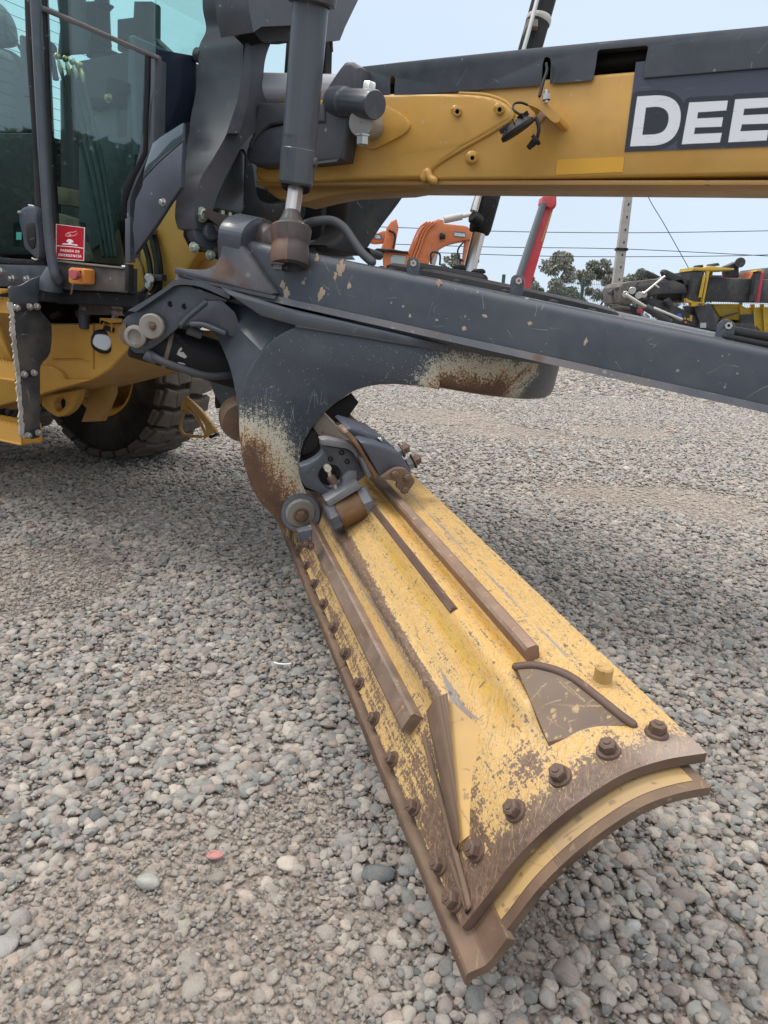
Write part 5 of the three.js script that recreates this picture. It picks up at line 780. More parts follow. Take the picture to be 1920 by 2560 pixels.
  add('seat_base', prism([[-90, 330], [80, 330], [95, 640], [-90, 640]].map((p) => onT(p[0], p[1], 2.8)), L, 0.5, { bevel: 0.03 }), inn, cab);
}
// ---- frame under the cab, hoses, valve block
const chassis = group('chassis', grader, 'yellow main frame below the cab');
{
  const o = (x, y, t) => onT(x, y, t), Z4 = (a) => Zp(0, 500, 600, a), T = 2.5;
  const tower = [...Z4([[860, 700], [860, 280], [950, 200], [1230, -20]]), [470, 455], [500, 620], ...Z4([[1360, 380], [1245, 545], [1200, 640], [900, 860], [860, 860]])].map((p) => o(p[0], p[1], T));
  add('frame_tower', prism(tower, L, 0.1, { bevel: 0.012 }), M.yellow, chassis);
  const tw2 = Z4([[1340, 390], [1500, 420], [1560, 620], [1250, 560]]).map((p) => o(p[0], p[1], T + 0.06));
  add('frame_web', prism(tw2, L, 0.3, { bevel: 0.004 }), M.yellowDirt, chassis);
  // belly: outer face, inward bevel, rounded rear
  const A = Z4([[-60, 855], [860, 850], [960, 900], [1050, 980], [880, 1040], [760, 1170], [650, 1238], [285, 1345], [-60, 1440]]).map((p) => o(p[0], p[1], T - 0.1));
  add('frame_side', prism(A, L, 0.04, { bevel: 0.01, seg: 3 }), M.yellow, chassis);
  add('frame_panel', prism(Z4([[355, 858], [640, 858], [640, 1170], [620, 1120], [560, 1095], [355, 1098]]).map((p) => o(p[0], p[1], T - 0.112)), L, 0.016, { bevel: 0.005 }), M.yellow, chassis);
  add('frame_gusset', prism(smooth(Z4([[280, 1150, 1], [330, 1148], [390, 1170], [430, 1210], [445, 1240, 1], [640, 1240, 1], [285, 1340, 1]]), 4).map((p) => o(p[0], p[1], T - 0.125)), L, 0.03, { bevel: 0.006 }), M.yellow, chassis);
  const Bt = Z4([[-60, 1440], [285, 1345], [650, 1238], [760, 1170], [880, 1040], [1050, 980], [1090, 1090], [1092, 1150], [1050, 1180], [770, 1270], [540, 1312], [285, 1358], [-60, 1450]]);
  const fr = Bt.map((p, i) => o(p[0], p[1], i < 6 ? T - 0.095 : T + 0.1)), bk = Bt.map((p, i) => o(p[0], p[1], T + 0.35));
  { const n = Bt.length, tri = []; const up = fr.slice(0, 6), lo = fr.slice(6).reverse(); const pos = []; const P = (p) => pos.push(p.x, p.y, p.z);
    const lo6 = []; for (let i = 0; i < 6; i++) lo6.push(lo[Math.min(lo.length - 1, Math.round(i * (lo.length - 1) / 5))]);
    for (let i = 0; i < 5; i++) { P(up[i]); P(lo6[i]); P(up[i + 1]); P(up[i + 1]); P(lo6[i]); P(lo6[i + 1]); P(lo6[i]); P(lo6[i].clone().addScaledVector(L, 0.3)); P(lo6[i + 1]); P(lo6[i + 1]); P(lo6[i].clone().addScaledVector(L, 0.3)); P(lo6[i + 1].clone().addScaledVector(L, 0.3)); }
    P(up[5]); P(lo6[5]); P(up[5].clone().addScaledVector(L, 0.4)); P(up[5].clone().addScaledVector(L, 0.4)); P(lo6[5]); P(lo6[5].clone().addScaledVector(L, 0.3));
    let g = new THREE.BufferGeometry(); g.setAttribute('position', new THREE.Float32BufferAttribute(pos, 3)); g.setAttribute('uv', new THREE.Float32BufferAttribute(new Float32Array(pos.length / 3 * 2), 2)); g.computeVertexNormals(); g = toCreasedNormals(g, 0.5); boxUV(g); add('frame_belly', g, M.yellowDirt, chassis); }
  add('frame_core', prism(Z4([[-60, 870], [950, 900], [1040, 985], [880, 1045], [640, 1230], [-60, 1420]]).map((p) => o(p[0], p[1], T + 0.12)), L, 0.6, {}), M.yellowDirt, chassis);
  // lug with an eye, and a drop plate
  const eye = smooth(Z4([[285, 1355, 1], [540, 1312, 1], [520, 1400], [470, 1470], [405, 1500], [340, 1470], [285, 1420, 1]]), 4).map((p) => o(p[0], p[1], T + 0.02));
  add('tow_eye', prism(eye, L, 0.05, { holes: [smooth(Z4([[370, 1400], [395, 1365], [440, 1375], [450, 1410], [425, 1450], [400, 1462], [378, 1440]]), 3).map((p) => o(p[0], p[1], T + 0.02))], bevel: 0.008 }), M.yellow, chassis);
  add('drop_plate', prism(Z4([[608, 1318], [770, 1275], [765, 1350], [690, 1530], [560, 1535], [610, 1400]]).map((p) => o(p[0], p[1], T + 0.25)), L, 0.05, { bevel: 0.008 }), M.yellowDirt, chassis);
  add('drop_plate', prism(Z4([[0, 1270], [60, 1270], [130, 1330], [130, 1440], [60, 1455], [0, 1440]]).map((p) => o(p[0], p[1], T + 0.1)), L, 0.1, { bevel: 0.03 }), M.yellowDirt, chassis);
  // dark cavity above the frame: floor of the cab underside, pump lumps
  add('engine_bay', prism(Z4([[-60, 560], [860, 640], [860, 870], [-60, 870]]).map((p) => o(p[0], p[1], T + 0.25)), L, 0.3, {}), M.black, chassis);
  for (const q of [[[300, 640], [420, 650], [530, 690], [530, 720], [400, 720], [330, 690]], [[330, 790], [400, 760], [430, 790], [350, 830]], [[460, 620], [500, 620], [500, 662], [460, 662]]]) add('hydraulic_line', prism(Z4(q).map((p) => o(p[0], p[1], T + 0.08)), L, 0.08, { bevel: 0.01 }), M.charcoal, chassis);
  const vb = add('valve_block', prism(Z4([[512, 640], [560, 650], [800, 640], [805, 795], [560, 792], [540, 760], [540, 700]]).map((p) => o(p[0], p[1], T - 0.17)), L, 0.12, { bevel: 0.006 }), M.charcoal, chassis);
  for (const [x, y] of [[583, 652], [775, 662], [583, 748], [790, 688]]) { const [[a, b]] = Z4([[x, y]]); bolt(vb, M.tan, o(a, b, T - 0.17), L.clone().negate(), 0.016); }
  add('valve_body', rod(o(211, 770, T - 0.12), o(211, 822, T - 0.12), 0.028, 0.026, 0.006, 20), M.greyBlue2, vb); add('valve_rod', prism(Z4([[515, 760], [545, 760], [560, 800], [540, 830], [520, 800]]).map((p) => o(p[0], p[1], T - 0.14)), L, 0.05, {}), M.dark, vb);
  const fit = (x0, y0, x1, y1, q) => { const [[a, b], [c, d]] = Z4([[x0, y0], [x1, y1]]); add('hose_fitting', lathe(o(a, b, q), o(c, d, q), [[0, 0], [0.013, 0], [0.017, 0.1], [0.017, 0.35], [0.0135, 0.4], [0.0135, 0.5], [0.016, 0.55], [0.016, 1], [0, 1]], 14), M.tanZinc = M.tanZinc || flat([0.25, 0.22, 0.18], 0.5, 0.4), chassis); };
  const hs = (pts, r, mat = M.hose) => add('hose', pipe(Z4(pts).map((p, i) => o(p[0], p[1], pts[i][3] ?? T - 0.06)), r, 60), mat, chassis);
  const hz = (pts, q) => pts.map((p) => [p[0], p[1], 0, q]);
  fit(820, 655, 890, 660, T - 0.17); fit(785, 730, 865, 742, T - 0.17); fit(785, 772, 865, 778, T - 0.17);
  hs([[885, 660, 0, T - 0.17], [930, 660, 0, T - 0.16], [985, 640, 0, T - 0.14], [1020, 600, 0, T - 0.1], [1040, 550, 0, T - 0.07], [1030, 420, 0, T - 0.05], [1000, 310, 0, T - 0.05], [970, 200, 0, T - 0.02]], 0.0125);
  hs([[860, 742, 0, T - 0.17], [930, 735, 0, T - 0.16], [985, 700, 0, T - 0.13], [1050, 650, 0, T - 0.1], [1085, 580, 0, T - 0.07], [1085, 430, 0, T - 0.05], [1060, 300, 0, T - 0.04], [1040, 200, 0, T - 0.02]], 0.0145);
  hs([[860, 778, 0, T - 0.17], [920, 775, 0, T - 0.16], [980, 740, 0, T - 0.1], [1080, 660, 0, T - 0.07], [1105, 560, 0, T - 0.05], [1100, 420, 0, T - 0.04], [1075, 300, 0, T - 0.03], [1055, 200, 0, T - 0.02]], 0.0145);
  hs([[920, 300, 0, T - 0.03], [960, 400, 0, T - 0.03], [990, 480, 0, T - 0.04], [1000, 560, 0, T - 0.05], [1005, 580, 0, T - 0.06]], 0.005, M.hoseBrown = flat([0.07, 0.04, 0.02], 0.6));
  add('hose_clamp', prism(Z4([[1010, 525], [1050, 515], [1120, 515], [1120, 560], [1060, 560], [1010, 560]]).map((p) => o(p[0], p[1], T - 0.1)), L, 0.03, { bevel: 0.004 }), M.charcoal, chassis); add('clamp_cap', lathe(o(374, 697, T - 0.1), o(374, 697, T - 0.125), [[0.024, 0], [0.024, 0.7], [0.018, 1], [0, 1]], 18), M.steel, chassis);
  add('hose_tag', prism(Z4([[1000, 555], [1040, 560], [1020, 620], [1000, 600]]).map((p) => o(p[0], p[1], T - 0.13)), L, 0.012, { bevel: 0.003 }), M.white, chassis); add('hose_tag', prism(Z4([[1025, 645], [1045, 660], [1005, 690], [995, 675]]).map((p) => o(p[0], p[1], T - 0.13)), L, 0.012, { bevel: 0.003 }), M.white, chassis);
  add('hose_sleeve', rod(o(380, 582, T - 0.05), o(383, 570, T - 0.05), 0.022, 0.022, 0.003, 16), M.tan, chassis);
}
// ---- work light under its bracket
{
  const wl = group('work_light', grader, 'black rectangular work light hanging from a yellow bracket'), t = 2.38, o = (x, y, q = t) => onT(x, y, q), Z4 = (a) => Zp(0, 500, 600, a);
  add('light_bracket', skin(Z4([[690, 815], [845, 820], [845, 845], [760, 850], [700, 830], [690, 855]]).map((p) => o(p[0], p[1], t - 0.02)), Z4([[690, 815], [845, 820], [845, 845], [760, 850], [700, 830], [690, 855]]).map((p) => o(p[0], p[1], t + 0.08)), 0.4), M.yellow, wl);
  bolt(wl, M.steel, o(288, 797, t + 0.0), Y, 0.03, 'bracket_bolt');
  for (const q of [[[720, 845], [705, 890]], [[775, 850], [770, 910]]]) { const [[a, b], [c, d]] = Z4(q); add('light_wire', rod(o(a, b), o(c, d), 0.004, 0.004, 0.001, 8), M.yellowDirt, wl); }
  add('light_neck', prism(Z4([[715, 870], [770, 885], [765, 915], [705, 895]]).map((p) => o(p[0], p[1])), L, 0.03, { bevel: 0.006 }), M.hose, wl);
  const n = at(255, 850, 2.9).sub(at(250, 840, 3.05)).normalize(); // faces the yard
  const c = o(257, 852), nn = toWorld(V(-0.15, 0.05, -1)).normalize(), k = c.dot(nn), on = (x, y, q = 0) => onPl(x, y, nn, k + q);
  const hs = smooth(Z4([[625, 940], [650, 900], [700, 890], [760, 905], [790, 940], [785, 1020], [750, 1052], [690, 1050], [640, 1025], [622, 990]]), 5);
  const hb = smooth(Z4([[660, 950], [680, 920], [715, 905], [760, 915], [780, 950], [775, 1000], [750, 1025], [700, 1025], [670, 1005], [655, 980]]), 5);
  add('light_housing', prism(hs.map((p) => on(p[0], p[1])), nn, 0.07, { bevel: 0.015, seg: 3 }), M.hose, wl);
  const lens = smooth(Z4([[640, 965], [660, 930], [700, 925], [745, 935], [770, 970], [765, 1010], [735, 1038], [690, 1030], [655, 1010], [640, 990]]), 5);
  const lc = document.createElement('canvas'); lc.width = lc.height = 128; const c2 = lc.getContext('2d'); c2.fillStyle = '#b9bcbc'; c2.fillRect(0, 0, 128, 128); for (let i = 0; i < 32; i++) { c2.fillStyle = i % 2 ? '#b3b6b6' : '#bfc2c1'; c2.fillRect(i * 4, 0, 4, 128); } const lt = new THREE.CanvasTexture(lc); lt.colorSpace = THREE.SRGBColorSpace; lt.wrapS = lt.wrapT = THREE.RepeatWrapping; lt.repeat.set(8, 8);
  add('light_lens', prism(lens.map((p) => on(p[0], p[1], -0.008)), nn, 0.012, { bevel: 0.005, seg: 3 }), new THREE.MeshPhysicalMaterial({ map: lt, roughness: 0.15, clearcoat: 0.8 }), wl);
}
// ---- access ladder
{
  const ld = group('access_ladder', grader, 'yellow steps with a dark side plate and worn rubber flap'), s = 2.98, o = (x, y, q = 0) => onS(x, y, s + q), Z = (a) => Zp(0, 700, 410 * 1659 / 2212, a), inv = 1;
  const Zl = (a) => a.map((p) => [p[0] * 250 / 1349, 700 + p[1] * 250 / 1349, p[2] || 0]);
  add('side_plate', prism(smooth(Zl([[120, 110, 1], [140, 85], [250, 80], [320, 50], [400, 0, 1], [560, -60, 1], [570, 60, 1], [520, 180, 1], [515, 330, 1], [150, 330, 1]]), 3).map((p) => o(p[0], p[1])), R, 0.012, { bevel: 0.003 }), M.greyClean, ld);
  const edge = []; for (let i = 0; i <= 60; i++) { const y = 300 + i / 60 * 1820; const x = 145 + (y - 300) * 0.083 + (hsh(i, 3) - 0.5) * 22 + (y > 1000 ? 8 : 0); edge.push([x, y]); }
  const flap = [...edge.map((p) => [p[0] + 30, p[1], 1]), [450, 2150, 1], [545, 2120, 1], [545, 1180, 1], [580, 1110, 1], [650, 1040], [685, 960], [700, 620], [680, 570], [560, 430, 1], [545, 350, 1], [520, 320, 1], [180, 300, 1]];
  add('rubber_flap', prism(smooth(Zl(flap), 3).map((p) => o(p[0], p[1], -0.016)), R, 0.014, { bevel: 0.004 }), M.flap = paint([0.02, 0.021, 0.024], { seed: 221, dusty: 0.5, chips: 0.3, rough: 0.6, n: 256 }), ld);
  // frayed pale cut edge
  const fr = [...edge.map((p) => [p[0] + 34, p[1]]), ...edge.slice().reverse().map((p, i) => [p[0] - 8 - hsh(i, 9) * 26, p[1] + (hsh(i, 12) - 0.5) * 16])];
  add('frayed_edge', prism(Zl(fr).map((p) => o(p[0], p[1], -0.02)), R, 0.008, { bevel: 0 }), M.frayed = paint([0.38, 0.35, 0.31], { seed: 223, dusty: 0.2, chip: [0.05, 0.05, 0.05], chips: 4, rough: 0.9, vary: 0.6, n: 128 }), ld);
  for (const q of [[[180, 330], [545, 310], [550, 400], [190, 425]], [[275, 1235], [490, 1205], [495, 1300], [290, 1315]], [[350, 2040], [550, 1990], [550, 2100], [350, 2140]]]) add('clamp_strip', prism(Zl(q).map((p) => o(p[0], p[1], -0.022)), R, 0.006, { bevel: 0.002 }), M.dark, ld);
  for (const [x, y] of [[225, 375], [400, 362], [497, 358], [325, 1272], [455, 1252], [380, 2095], [515, 2060]]) { const [[a, b]] = Zl([[x, y]]); bolt(ld, M.steel, o(a, b, -0.022), R.clone().negate(), 0.023); }
  // serrated steps running back from the plate
  const step = (x, y, len, h, drop) => { const a = o(x, y, 0.02), tooth = []; const n = 22; for (let i = 0; i <= n; i++) { tooth.push(V(i / n * len, 0, 0), V((i + 0.35) / n * len, 0.012, 0), V((i + 0.65) / n * len, 0.012, 0)); } const poly = [...tooth, V(len, 0, 0), V(len, -h, 0), V(0, -h, 0)].map((q) => a.clone().addScaledVector(R, q.x).add(V(0, q.y, 0))); add('step_plate', prism(poly, L, 0.008, { bevel: 0 }), M.yellow, ld); add('step_plate', prism(poly.map((p) => p.clone().addScaledVector(L, 0.1)), L, 0.008, { bevel: 0 }), M.yellow, ld); const m2 = a.clone().addScaledVector(R, len / 2).addScaledVector(L, 0.05).add(V(0, -h, 0)); add('step_tread', boxOn(m2, R, Y, L, len, 0.008, 0.11, 0.002), M.yellow, ld); };
  step(24, 752, 0.5, 0.05); step(36, 912, 0.5, 0.07); step(50, 1068, 0.5, 0.08);
  add('ladder_rail', prism(Z4x([[0, 613], [65, 615], [65, 640], [0, 650]]).map((p) => o(p[0], p[1], 0.03)), R, 0.4, { bevel: 0.004 }), M.yellow, ld);
  add('ladder_stringer', prism(Z4x([[-30, 800], [0, 870], [60, 1010], [105, 1120], [95, 1125], [40, 1020], [-30, 880]]).map((p) => o(p[0], p[1], 0.1)), R, 0.06, { bevel: 0.004 }), M.yellow, ld);
  add('ladder_stringer', prism(Z4x([[-40, 770], [80, 760], [110, 1110], [60, 1010], [0, 860], [-40, 830]]).map((p) => o(p[0], p[1], 0.35)), R, 0.04, { bevel: 0.004 }), M.yellowDirt, ld);
}
function Z4x(a) { return Zp(0, 500, 600, a); }
// ---- far side step in front of the wheel
{
  const fs = group('far_step', grader, 'yellow serrated step on the far side'), o = (x, y, q = 4.55) => at(x, y, q), Zs = (a) => Zp(430, 820, 250, a);
  const rim = [[150, 1240, 1], [240, 1160, 1], [350, 1250, 1], [470, 1360], [600, 1530], [740, 1720, 1], [600, 1800, 1], [540, 1840, 1], [490, 1800, 1], [530, 1770, 1], [430, 1560], [330, 1430], [220, 1380, 1], [140, 1370, 1]];
  const nn = toWorld(V(0.1, 0.3, -1)).normalize(), k = at(500, 1045, 4.6).dot(nn);
  const hol = smooth([[230, 1290, 1], [330, 1350], [450, 1480], [540, 1620], [570, 1720, 1], [530, 1690], [420, 1480], [320, 1370]], 4);
  add('step_plate', prism(smooth(Zs(rim), 4).map((p) => onPl(p[0], p[1], nn, k)), nn, 0.04, { bevel: 0.003, holes: [Zs(hol).map((p) => onPl(p[0], p[1], nn, k))] }), M.yellow, fs);
  for (let i = 0; i < 17; i++) { const u = i / 16, x = 250 + u * 480, y = 1165 + u * 560 - Math.sin(u * 3.14) * 40; const [[a, b]] = Zs([[x, y]]); add('step_tooth', boxOn(onPl(a, b, nn, k + 0.02), camX, camY, camZ, 0.018, 0.02, 0.04, 0.003), M.yellow, fs); }
  add('step_strap', pipe(Zs([[200, 1380], [170, 1480], [140, 1600], [150, 1690], [200, 1760], [330, 1790], [480, 1800]]).map((p) => onPl(p[0], p[1], nn, k)), 0.011, 40, 6), M.yellowDirt, fs);
  add('step_foot', prism(Zs([[600, 1800], [740, 1750], [760, 1790], [630, 1840]]).map((p) => onPl(p[0], p[1], nn, k)), nn, 0.05, {}), M.hose, fs);
}
// ---- wheels on the far side
{
  const wc = gnd(258, 1150); const ws = wc.dot(R), wt = wc.dot(L), RT = 0.69, WT = 0.46;
  const mkWheel = (s, t) => {
    const w = group('wheel', grader); const c = mach(s, RT, t), a = c.clone(), b = c.clone().addScaledVector(L, WT), f = (x) => x / WT;
    const ty = add('tyre', lathe(a, b, [[0.345, 0.09], [0.36, 0.03], [0.42, -0.03], [0.5, -0.06], [0.57, -0.05], [0.61, 0.0], [0.635, 0.06], [0.655, 0.12], [0.665, 0.5], [0.655, 0.88], [0.635, 0.94], [0.6, 1.0], [0.5, 1.06], [0.42, 1.03], [0.345, 0.92]], 72), M.rubber, w);
    const lugs = []; const N = 26; for (let i = 0; i < N; i++) for (const sd of [0, 1]) { const th = (i + sd * 0.5) / N * 6.2832, r0 = R.clone().multiplyScalar(Math.cos(th)).addScaledVector(Y, Math.sin(th)), tg = R.clone().multiplyScalar(-Math.sin(th)).addScaledVector(Y, Math.cos(th));
      for (const [off, wdt, rad, ln, sk] of [[0.16, 0.15, 0.668, 0.125, 0.25], [0.37, 0.13, 0.672, 0.12, -0.1], [0.03, 0.1, 0.64, 0.115, 0.1]]) { const z = sd ? 1 - off : off; const ax = L.clone().addScaledVector(tg, sd ? -sk : sk).normalize(), t2 = ax.clone().cross(r0).normalize(); lugs.push(boxOn(c.clone().addScaledVector(L, z * WT).addScaledVector(r0, rad), ax, r0, t2, wdt, 0.05, ln, 0.014)); } }
    add('tread', lugs, M.tread, ty);
    const rim = add('rim', lathe(a, b, [[0.1, 0.75], [0.28, 0.72], [0.3, 0.55], [0.3, 0.2], [0.325, 0.12], [0.335, 0.04], [0.355, 0.02], [0.362, 0.05], [0.35, 0.09], [0.34, 0.12]], 64), M.yellow, w);
    add('hub', lathe(a.clone().addScaledVector(L, 0.15), b.clone().addScaledVector(L, -0.08), [[0, 0], [0.12, 0], [0.14, 0.3], [0.2, 0.5], [0.2, 1], [0, 1]], 36), M.yellowDirt, rim);
    return w;
  };
  mkWheel(ws, wt); mkWheel(ws + 1.55, wt);
  // tandem case and rear body that stand behind, out of the picture mostly
  const m = mach; const bx = (a, b, r) => boxOn(a.clone().add(b).multiplyScalar(0.5), R, Y, L, b.clone().sub(a).dot(R), b.y - a.y, b.clone().sub(a).dot(L), r);
  add('tandem_case', bx(m(ws - 0.2, 0.5, wt - 0.3), m(ws + 1.75, 0.88, wt - 0.06), 0.04), M.yellowDirt, chassis);
  add('rear_body', bx(m(4.45, 0.95, 2.25), m(7.6, 1.5, 3.5), 0.06), M.yellow, chassis);
  const w3 = mkWheel(ws + 0.2, 1.62);
}
// ================= yard ground =================
BASE = V(0, 0, 0);
const PATCH = [[560, 2330, 0.30], [480, 2130, 0.16], [330, 2480, 0.2], [60, 1440, 0.5], [200, 2250, 0.12], [1500, 1240, 0.45], [1250, 1080, 0.7], [1750, 1260, 0.5], [430, 1730, 0.14], [750, 2060, 0.12], [1290, 2330, 0.1], [1100, 1040, 0.9], [1560, 1080, 0.6], [60, 2520, 0.15]].map(([x, y, r]) => { const p = gnd(x, y); return [p.x, p.z, r]; });
const dirtAt = (x, z) => { let d = 0; for (const [a, b, r] of PATCH) { const q = Math.hypot((x - a) / 1.15, z - b) / r; d = Math.max(d, 1 - sst(0.5, 1.25, q + (fbm(x * 2.3 + 90, z * 2.3 + 90, 512, 3, 5) - 0.5) * 0.9)); } return Math.max(d, 0.6 * sst(0.7, 0.82, fbm(x * 0.55 + 70, z * 0.55 + 170, 512, 4, 8))); };
{
  const tex = texOf(1024, 1024, (u, v, o) => {
    const a = fbm(u * 6, v * 6, 6, 5, 301), b = fbm(u * 60, v * 60, 60, 3, 307), c = fbm(u * 220, v * 220, 220, 2, 311);
    const k = 0.62 + a * 0.4 + (b - 0.5) * 0.5 + (c - 0.5) * 0.7; o[0] = 0.29 * k; o[1] = 0.243 * k; o[2] = 0.205 * k;
  });
  const bm = texOf(1024, 1024, (u, v, o) => { const h = fbm(u * 12, v * 12, 12, 4, 331) * 0.5 + fbm(u * 200, v * 200, 200, 2, 337) * 0.5; o[0] = o[1] = o[2] = h; }, { data: true });
  tex.repeat.set(1, 1);
  const g = new THREE.PlaneGeometry(400, 400, 1, 1); g.rotateX(-Math.PI / 2); g.translate(0, 0, -150); const uv = g.attributes.uv; for (let i = 0; i < uv.count; i++) uv.setXY(i, uv.getX(i) * 270, uv.getY(i) * 270);
  const gr = new THREE.Mesh(g, new THREE.MeshPhysicalMaterial({ map: tex, bumpMap: bm, bumpScale: 0.012, roughness: 0.95 })); gr.name = 'ground'; gr.receiveShadow = true; gr.userData.kind = 'structure'; scene.add(gr);
}
{ // gravel: river stones, thousands
  const gravel = new THREE.Group(); gravel.name = 'gravel'; gravel.userData = { label: 'rounded grey river gravel covering the whole yard', category: 'gravel', kind: 'stuff' }; scene.add(gravel);
  const NVAR = 9, list = Array.from({ length: NVAR }, () => []);
  const cols = [[0.30, 0.272, 0.25], [0.25, 0.24, 0.225], [0.2, 0.205, 0.2], [0.31, 0.255, 0.22], [0.36, 0.325, 0.285], [0.235, 0.2, 0.185], [0.19, 0.19, 0.185], [0.27, 0.27, 0.25], [0.125, 0.13, 0.13]], wts = [0.2, 0.36, 0.5, 0.62, 0.74, 0.84, 0.9, 0.97, 1];
  const bands = [[0.55, 5, 3800, 0.72], [0.55, 4, 7500, 0.24], [5, 12, 1700, 0.82], [12, 34, 200, 1.55]];
  for (const [d0, d1, dens, sc] of bands) {
    const area = 0.78 * (d1 * d1 - d0 * d0) + 2.4 * (d1 - d0), n = Math.round(area * dens);
    for (let i = 0; i < n; i++) {
      const a = rnd(), hw0 = 0.78 * d0 + 1.2, hw1 = 0.78 * d1 + 1.2; let d = d0 + (d1 - d0) * a; if (rnd() > (0.78 * d + 1.2) / hw1) { i--; continue; }
      const x = (rnd() * 2 - 1) * (0.78 * d + 1.2) - 0.1, z = -d;
      const grit = sc < 0.3, dr = (grit ? 0.25 : 0.9) * dirtAt(x, z); let r = 0.008 + 0.02 * Math.pow(rnd(), 2.0); if (rnd() < 0.02) r = 0.028 + rnd() * 0.012; r *= sc;
      if (dr > 0.25) { if (rnd() < dr * 0.45) continue; r *= 1 - 0.4 * dr * rnd(); }
      const f = 0.5 + rnd() * 0.22, lift = -r * f * (0.1 + dr * 0.6) + (1 - dr) * rnd() * rnd() * 0.012 + (r < 0.016 ? (1 - dr) * 0.006 : 0);
      const c = rnd(), ci = wts.findIndex((w) => c <= w); const k = 1.0 + rnd() * 0.32, du = dr * 0.55 + 0.16 * rnd();
      const col = cols[ci].map((q, j) => (q + ([0.30, 0.252, 0.213][j] - q) * du) * k * [1.02, 1.015, 0.985][j]);
      list[(rnd() * NVAR) | 0].push([x, Math.max(lift + r * f * 0.45, 0.001), z, r, f, rnd() * 6.283, (rnd() - 0.5) * 0.7, (rnd() - 0.5) * 0.7, 0.72 + rnd() * 0.55, col]);
    }
  }
  const st = texOf(256, 256, (u, v, o) => { const k = 0.86 + 0.3 * (fbm(u * 6, v * 6, 6, 4, 401) - 0.5) + 0.32 * (fbm(u * 40, v * 40, 40, 3, 409) - 0.5); o[0] = o[1] = o[2] = Math.min(1, k); });
  const sb = texOf(256, 256, (u, v, o) => { o[0] = o[1] = o[2] = fbm(u * 24, v * 24, 24, 4, 419); }, { data: true });
  const sm = new THREE.MeshPhysicalMaterial({ map: st, bumpMap: sb, bumpScale: 0.0015, roughness: 0.82 });
  const mm = new THREE.Matrix4(), q = new THREE.Quaternion(), e = new THREE.Euler();
  list.forEach((L0, vi) => {
    let g = mergeVertices(new THREE.IcosahedronGeometry(1, vi < 6 ? 3 : 2).deleteAttribute('normal').deleteAttribute('uv')); const p = g.attributes.position;
    const cuts = []; for (let i = 0; i < (vi % 3 === 2 ? 13 : 8); i++) { const d = V(rnd() - 0.5, rnd() - 0.5, rnd() - 0.5).normalize(); cuts.push([d, 0.6 + rnd() * 0.27]); }
    const uv = []; for (let i = 0; i < p.count; i++) { const w = V(p.getX(i), p.getY(i), p.getZ(i)).normalize(); let r = 1 + 0.4 * (fbm(w.x * 1.3 + 5 + vi, w.y * 1.3 + w.z + 5, 64, 3, vi + 30) - 0.5); for (const [d, h] of cuts) { const k = w.dot(d) * r; if (k > h) r -= (k - h) * 0.8; } p.setXYZ(i, w.x * r, w.y * r, w.z * r); uv.push(w.x * 0.5 + w.z * 0.2, w.y * 0.5 + w.z * 0.5); }
    g.setAttribute('uv', new THREE.Float32BufferAttribute(uv, 2)); g.computeVertexNormals(); if (vi % 3 === 2) g = toCreasedNormals(g, 0.5);
    const im = new THREE.InstancedMesh(g, sm, L0.length); im.name = 'stones'; im.castShadow = im.receiveShadow = true;
    L0.forEach((s, i) => { q.setFromEuler(e.set(s[6], s[5], s[7], 'YXZ')); mm.compose(V(s[0], s[1], s[2]), q, V(s[3] * s[8] * 1.15, s[3] * s[4], s[3])); im.setMatrixAt(i, mm); im.setColorAt(i, new THREE.Color().setRGB(...s[9])); });
    gravel.add(im);
  });
}
// a few odd things lying in the gravel
{
  const c = gnd(536, 2136, 0.02); const a = []; for (let i = 0; i < 14; i++) { const t = i / 14 * 6.283; a.push(c.clone().add(V(Math.cos(t) * 0.02 * (t > 3.1 && t < 4.4 ? 0.75 : 1), Math.cos(t) * 0.002, Math.sin(t) * 0.016))); }
  const cap = topMesh('bottle_cap', [prism(a, V(0.05, -1, 0.25), 0.005, { bevel: 0.0015 }), boxUV(new THREE.TorusGeometry(0.012, 0.0022, 8, 24).rotateX(1.35).translate(c.x, c.y + 0.001, c.z))], flat([0.42, 0.2, 0.18], 0.6), 'faded pink plastic cap lying in the gravel left of the blade tip', 'plastic cap');
  const big = (x, y, sx, sy, sz, col, label, ry) => { const p0 = gnd(x, y, 0.015); const g = mergeVertices(new THREE.IcosahedronGeometry(1, 4).deleteAttribute('normal').deleteAttribute('uv')), p = g.attributes.position; for (let i = 0; i < p.count; i++) { const w = V(p.getX(i), p.getY(i), p.getZ(i)).normalize(), r = 1 + 0.3 * (fbm(w.x * 1.2 + x, w.y * 1.2 + w.z + y, 4096, 3, 3) - 0.5); p.setXYZ(i, w.x * r * sx, w.y * r * sy, w.z * r * sz); } g.rotateY(ry); g.translate(p0.x, p0.y, p0.z); g.computeVertexNormals(); boxUV(g, 8); topMesh('stone', g, paint(col, { seed: x, dusty: 0.5, chips: 0.6, rough: 0.75, vary: 0.35, n: 128 }), label, 'stone'); };
  big(945, 2185, 0.036, 0.017, 0.022, [0.085, 0.1, 0.105], 'dark blue grey stone with pale flecks left of the blade tip', 0.1);
  big(370, 2205, 0.026, 0.014, 0.017, [0.27, 0.28, 0.25], 'pale green grey oval stone on the bare dirt patch', -0.2);
  big(1582, 2315, 0.017, 0.011, 0.015, [0.33, 0.34, 0.33], 'light speckled quartz stone right of the blade tip', 0.6);
  { const p0 = gnd(706, 1663, 0.03); const pts = []; for (let i = 0; i <= 8; i++) { const t = -0.9 + i * 0.22; pts.push(p0.clone().add(V(Math.sin(t) * 0.035, 0.004, Math.cos(t) * 0.02 - 0.02))); } topMesh('paper_scrap', pipe(pts, 0.0035, 16, 6), M.white, 'small curved white scrap lying beside the blade edge', 'scrap'); }
}
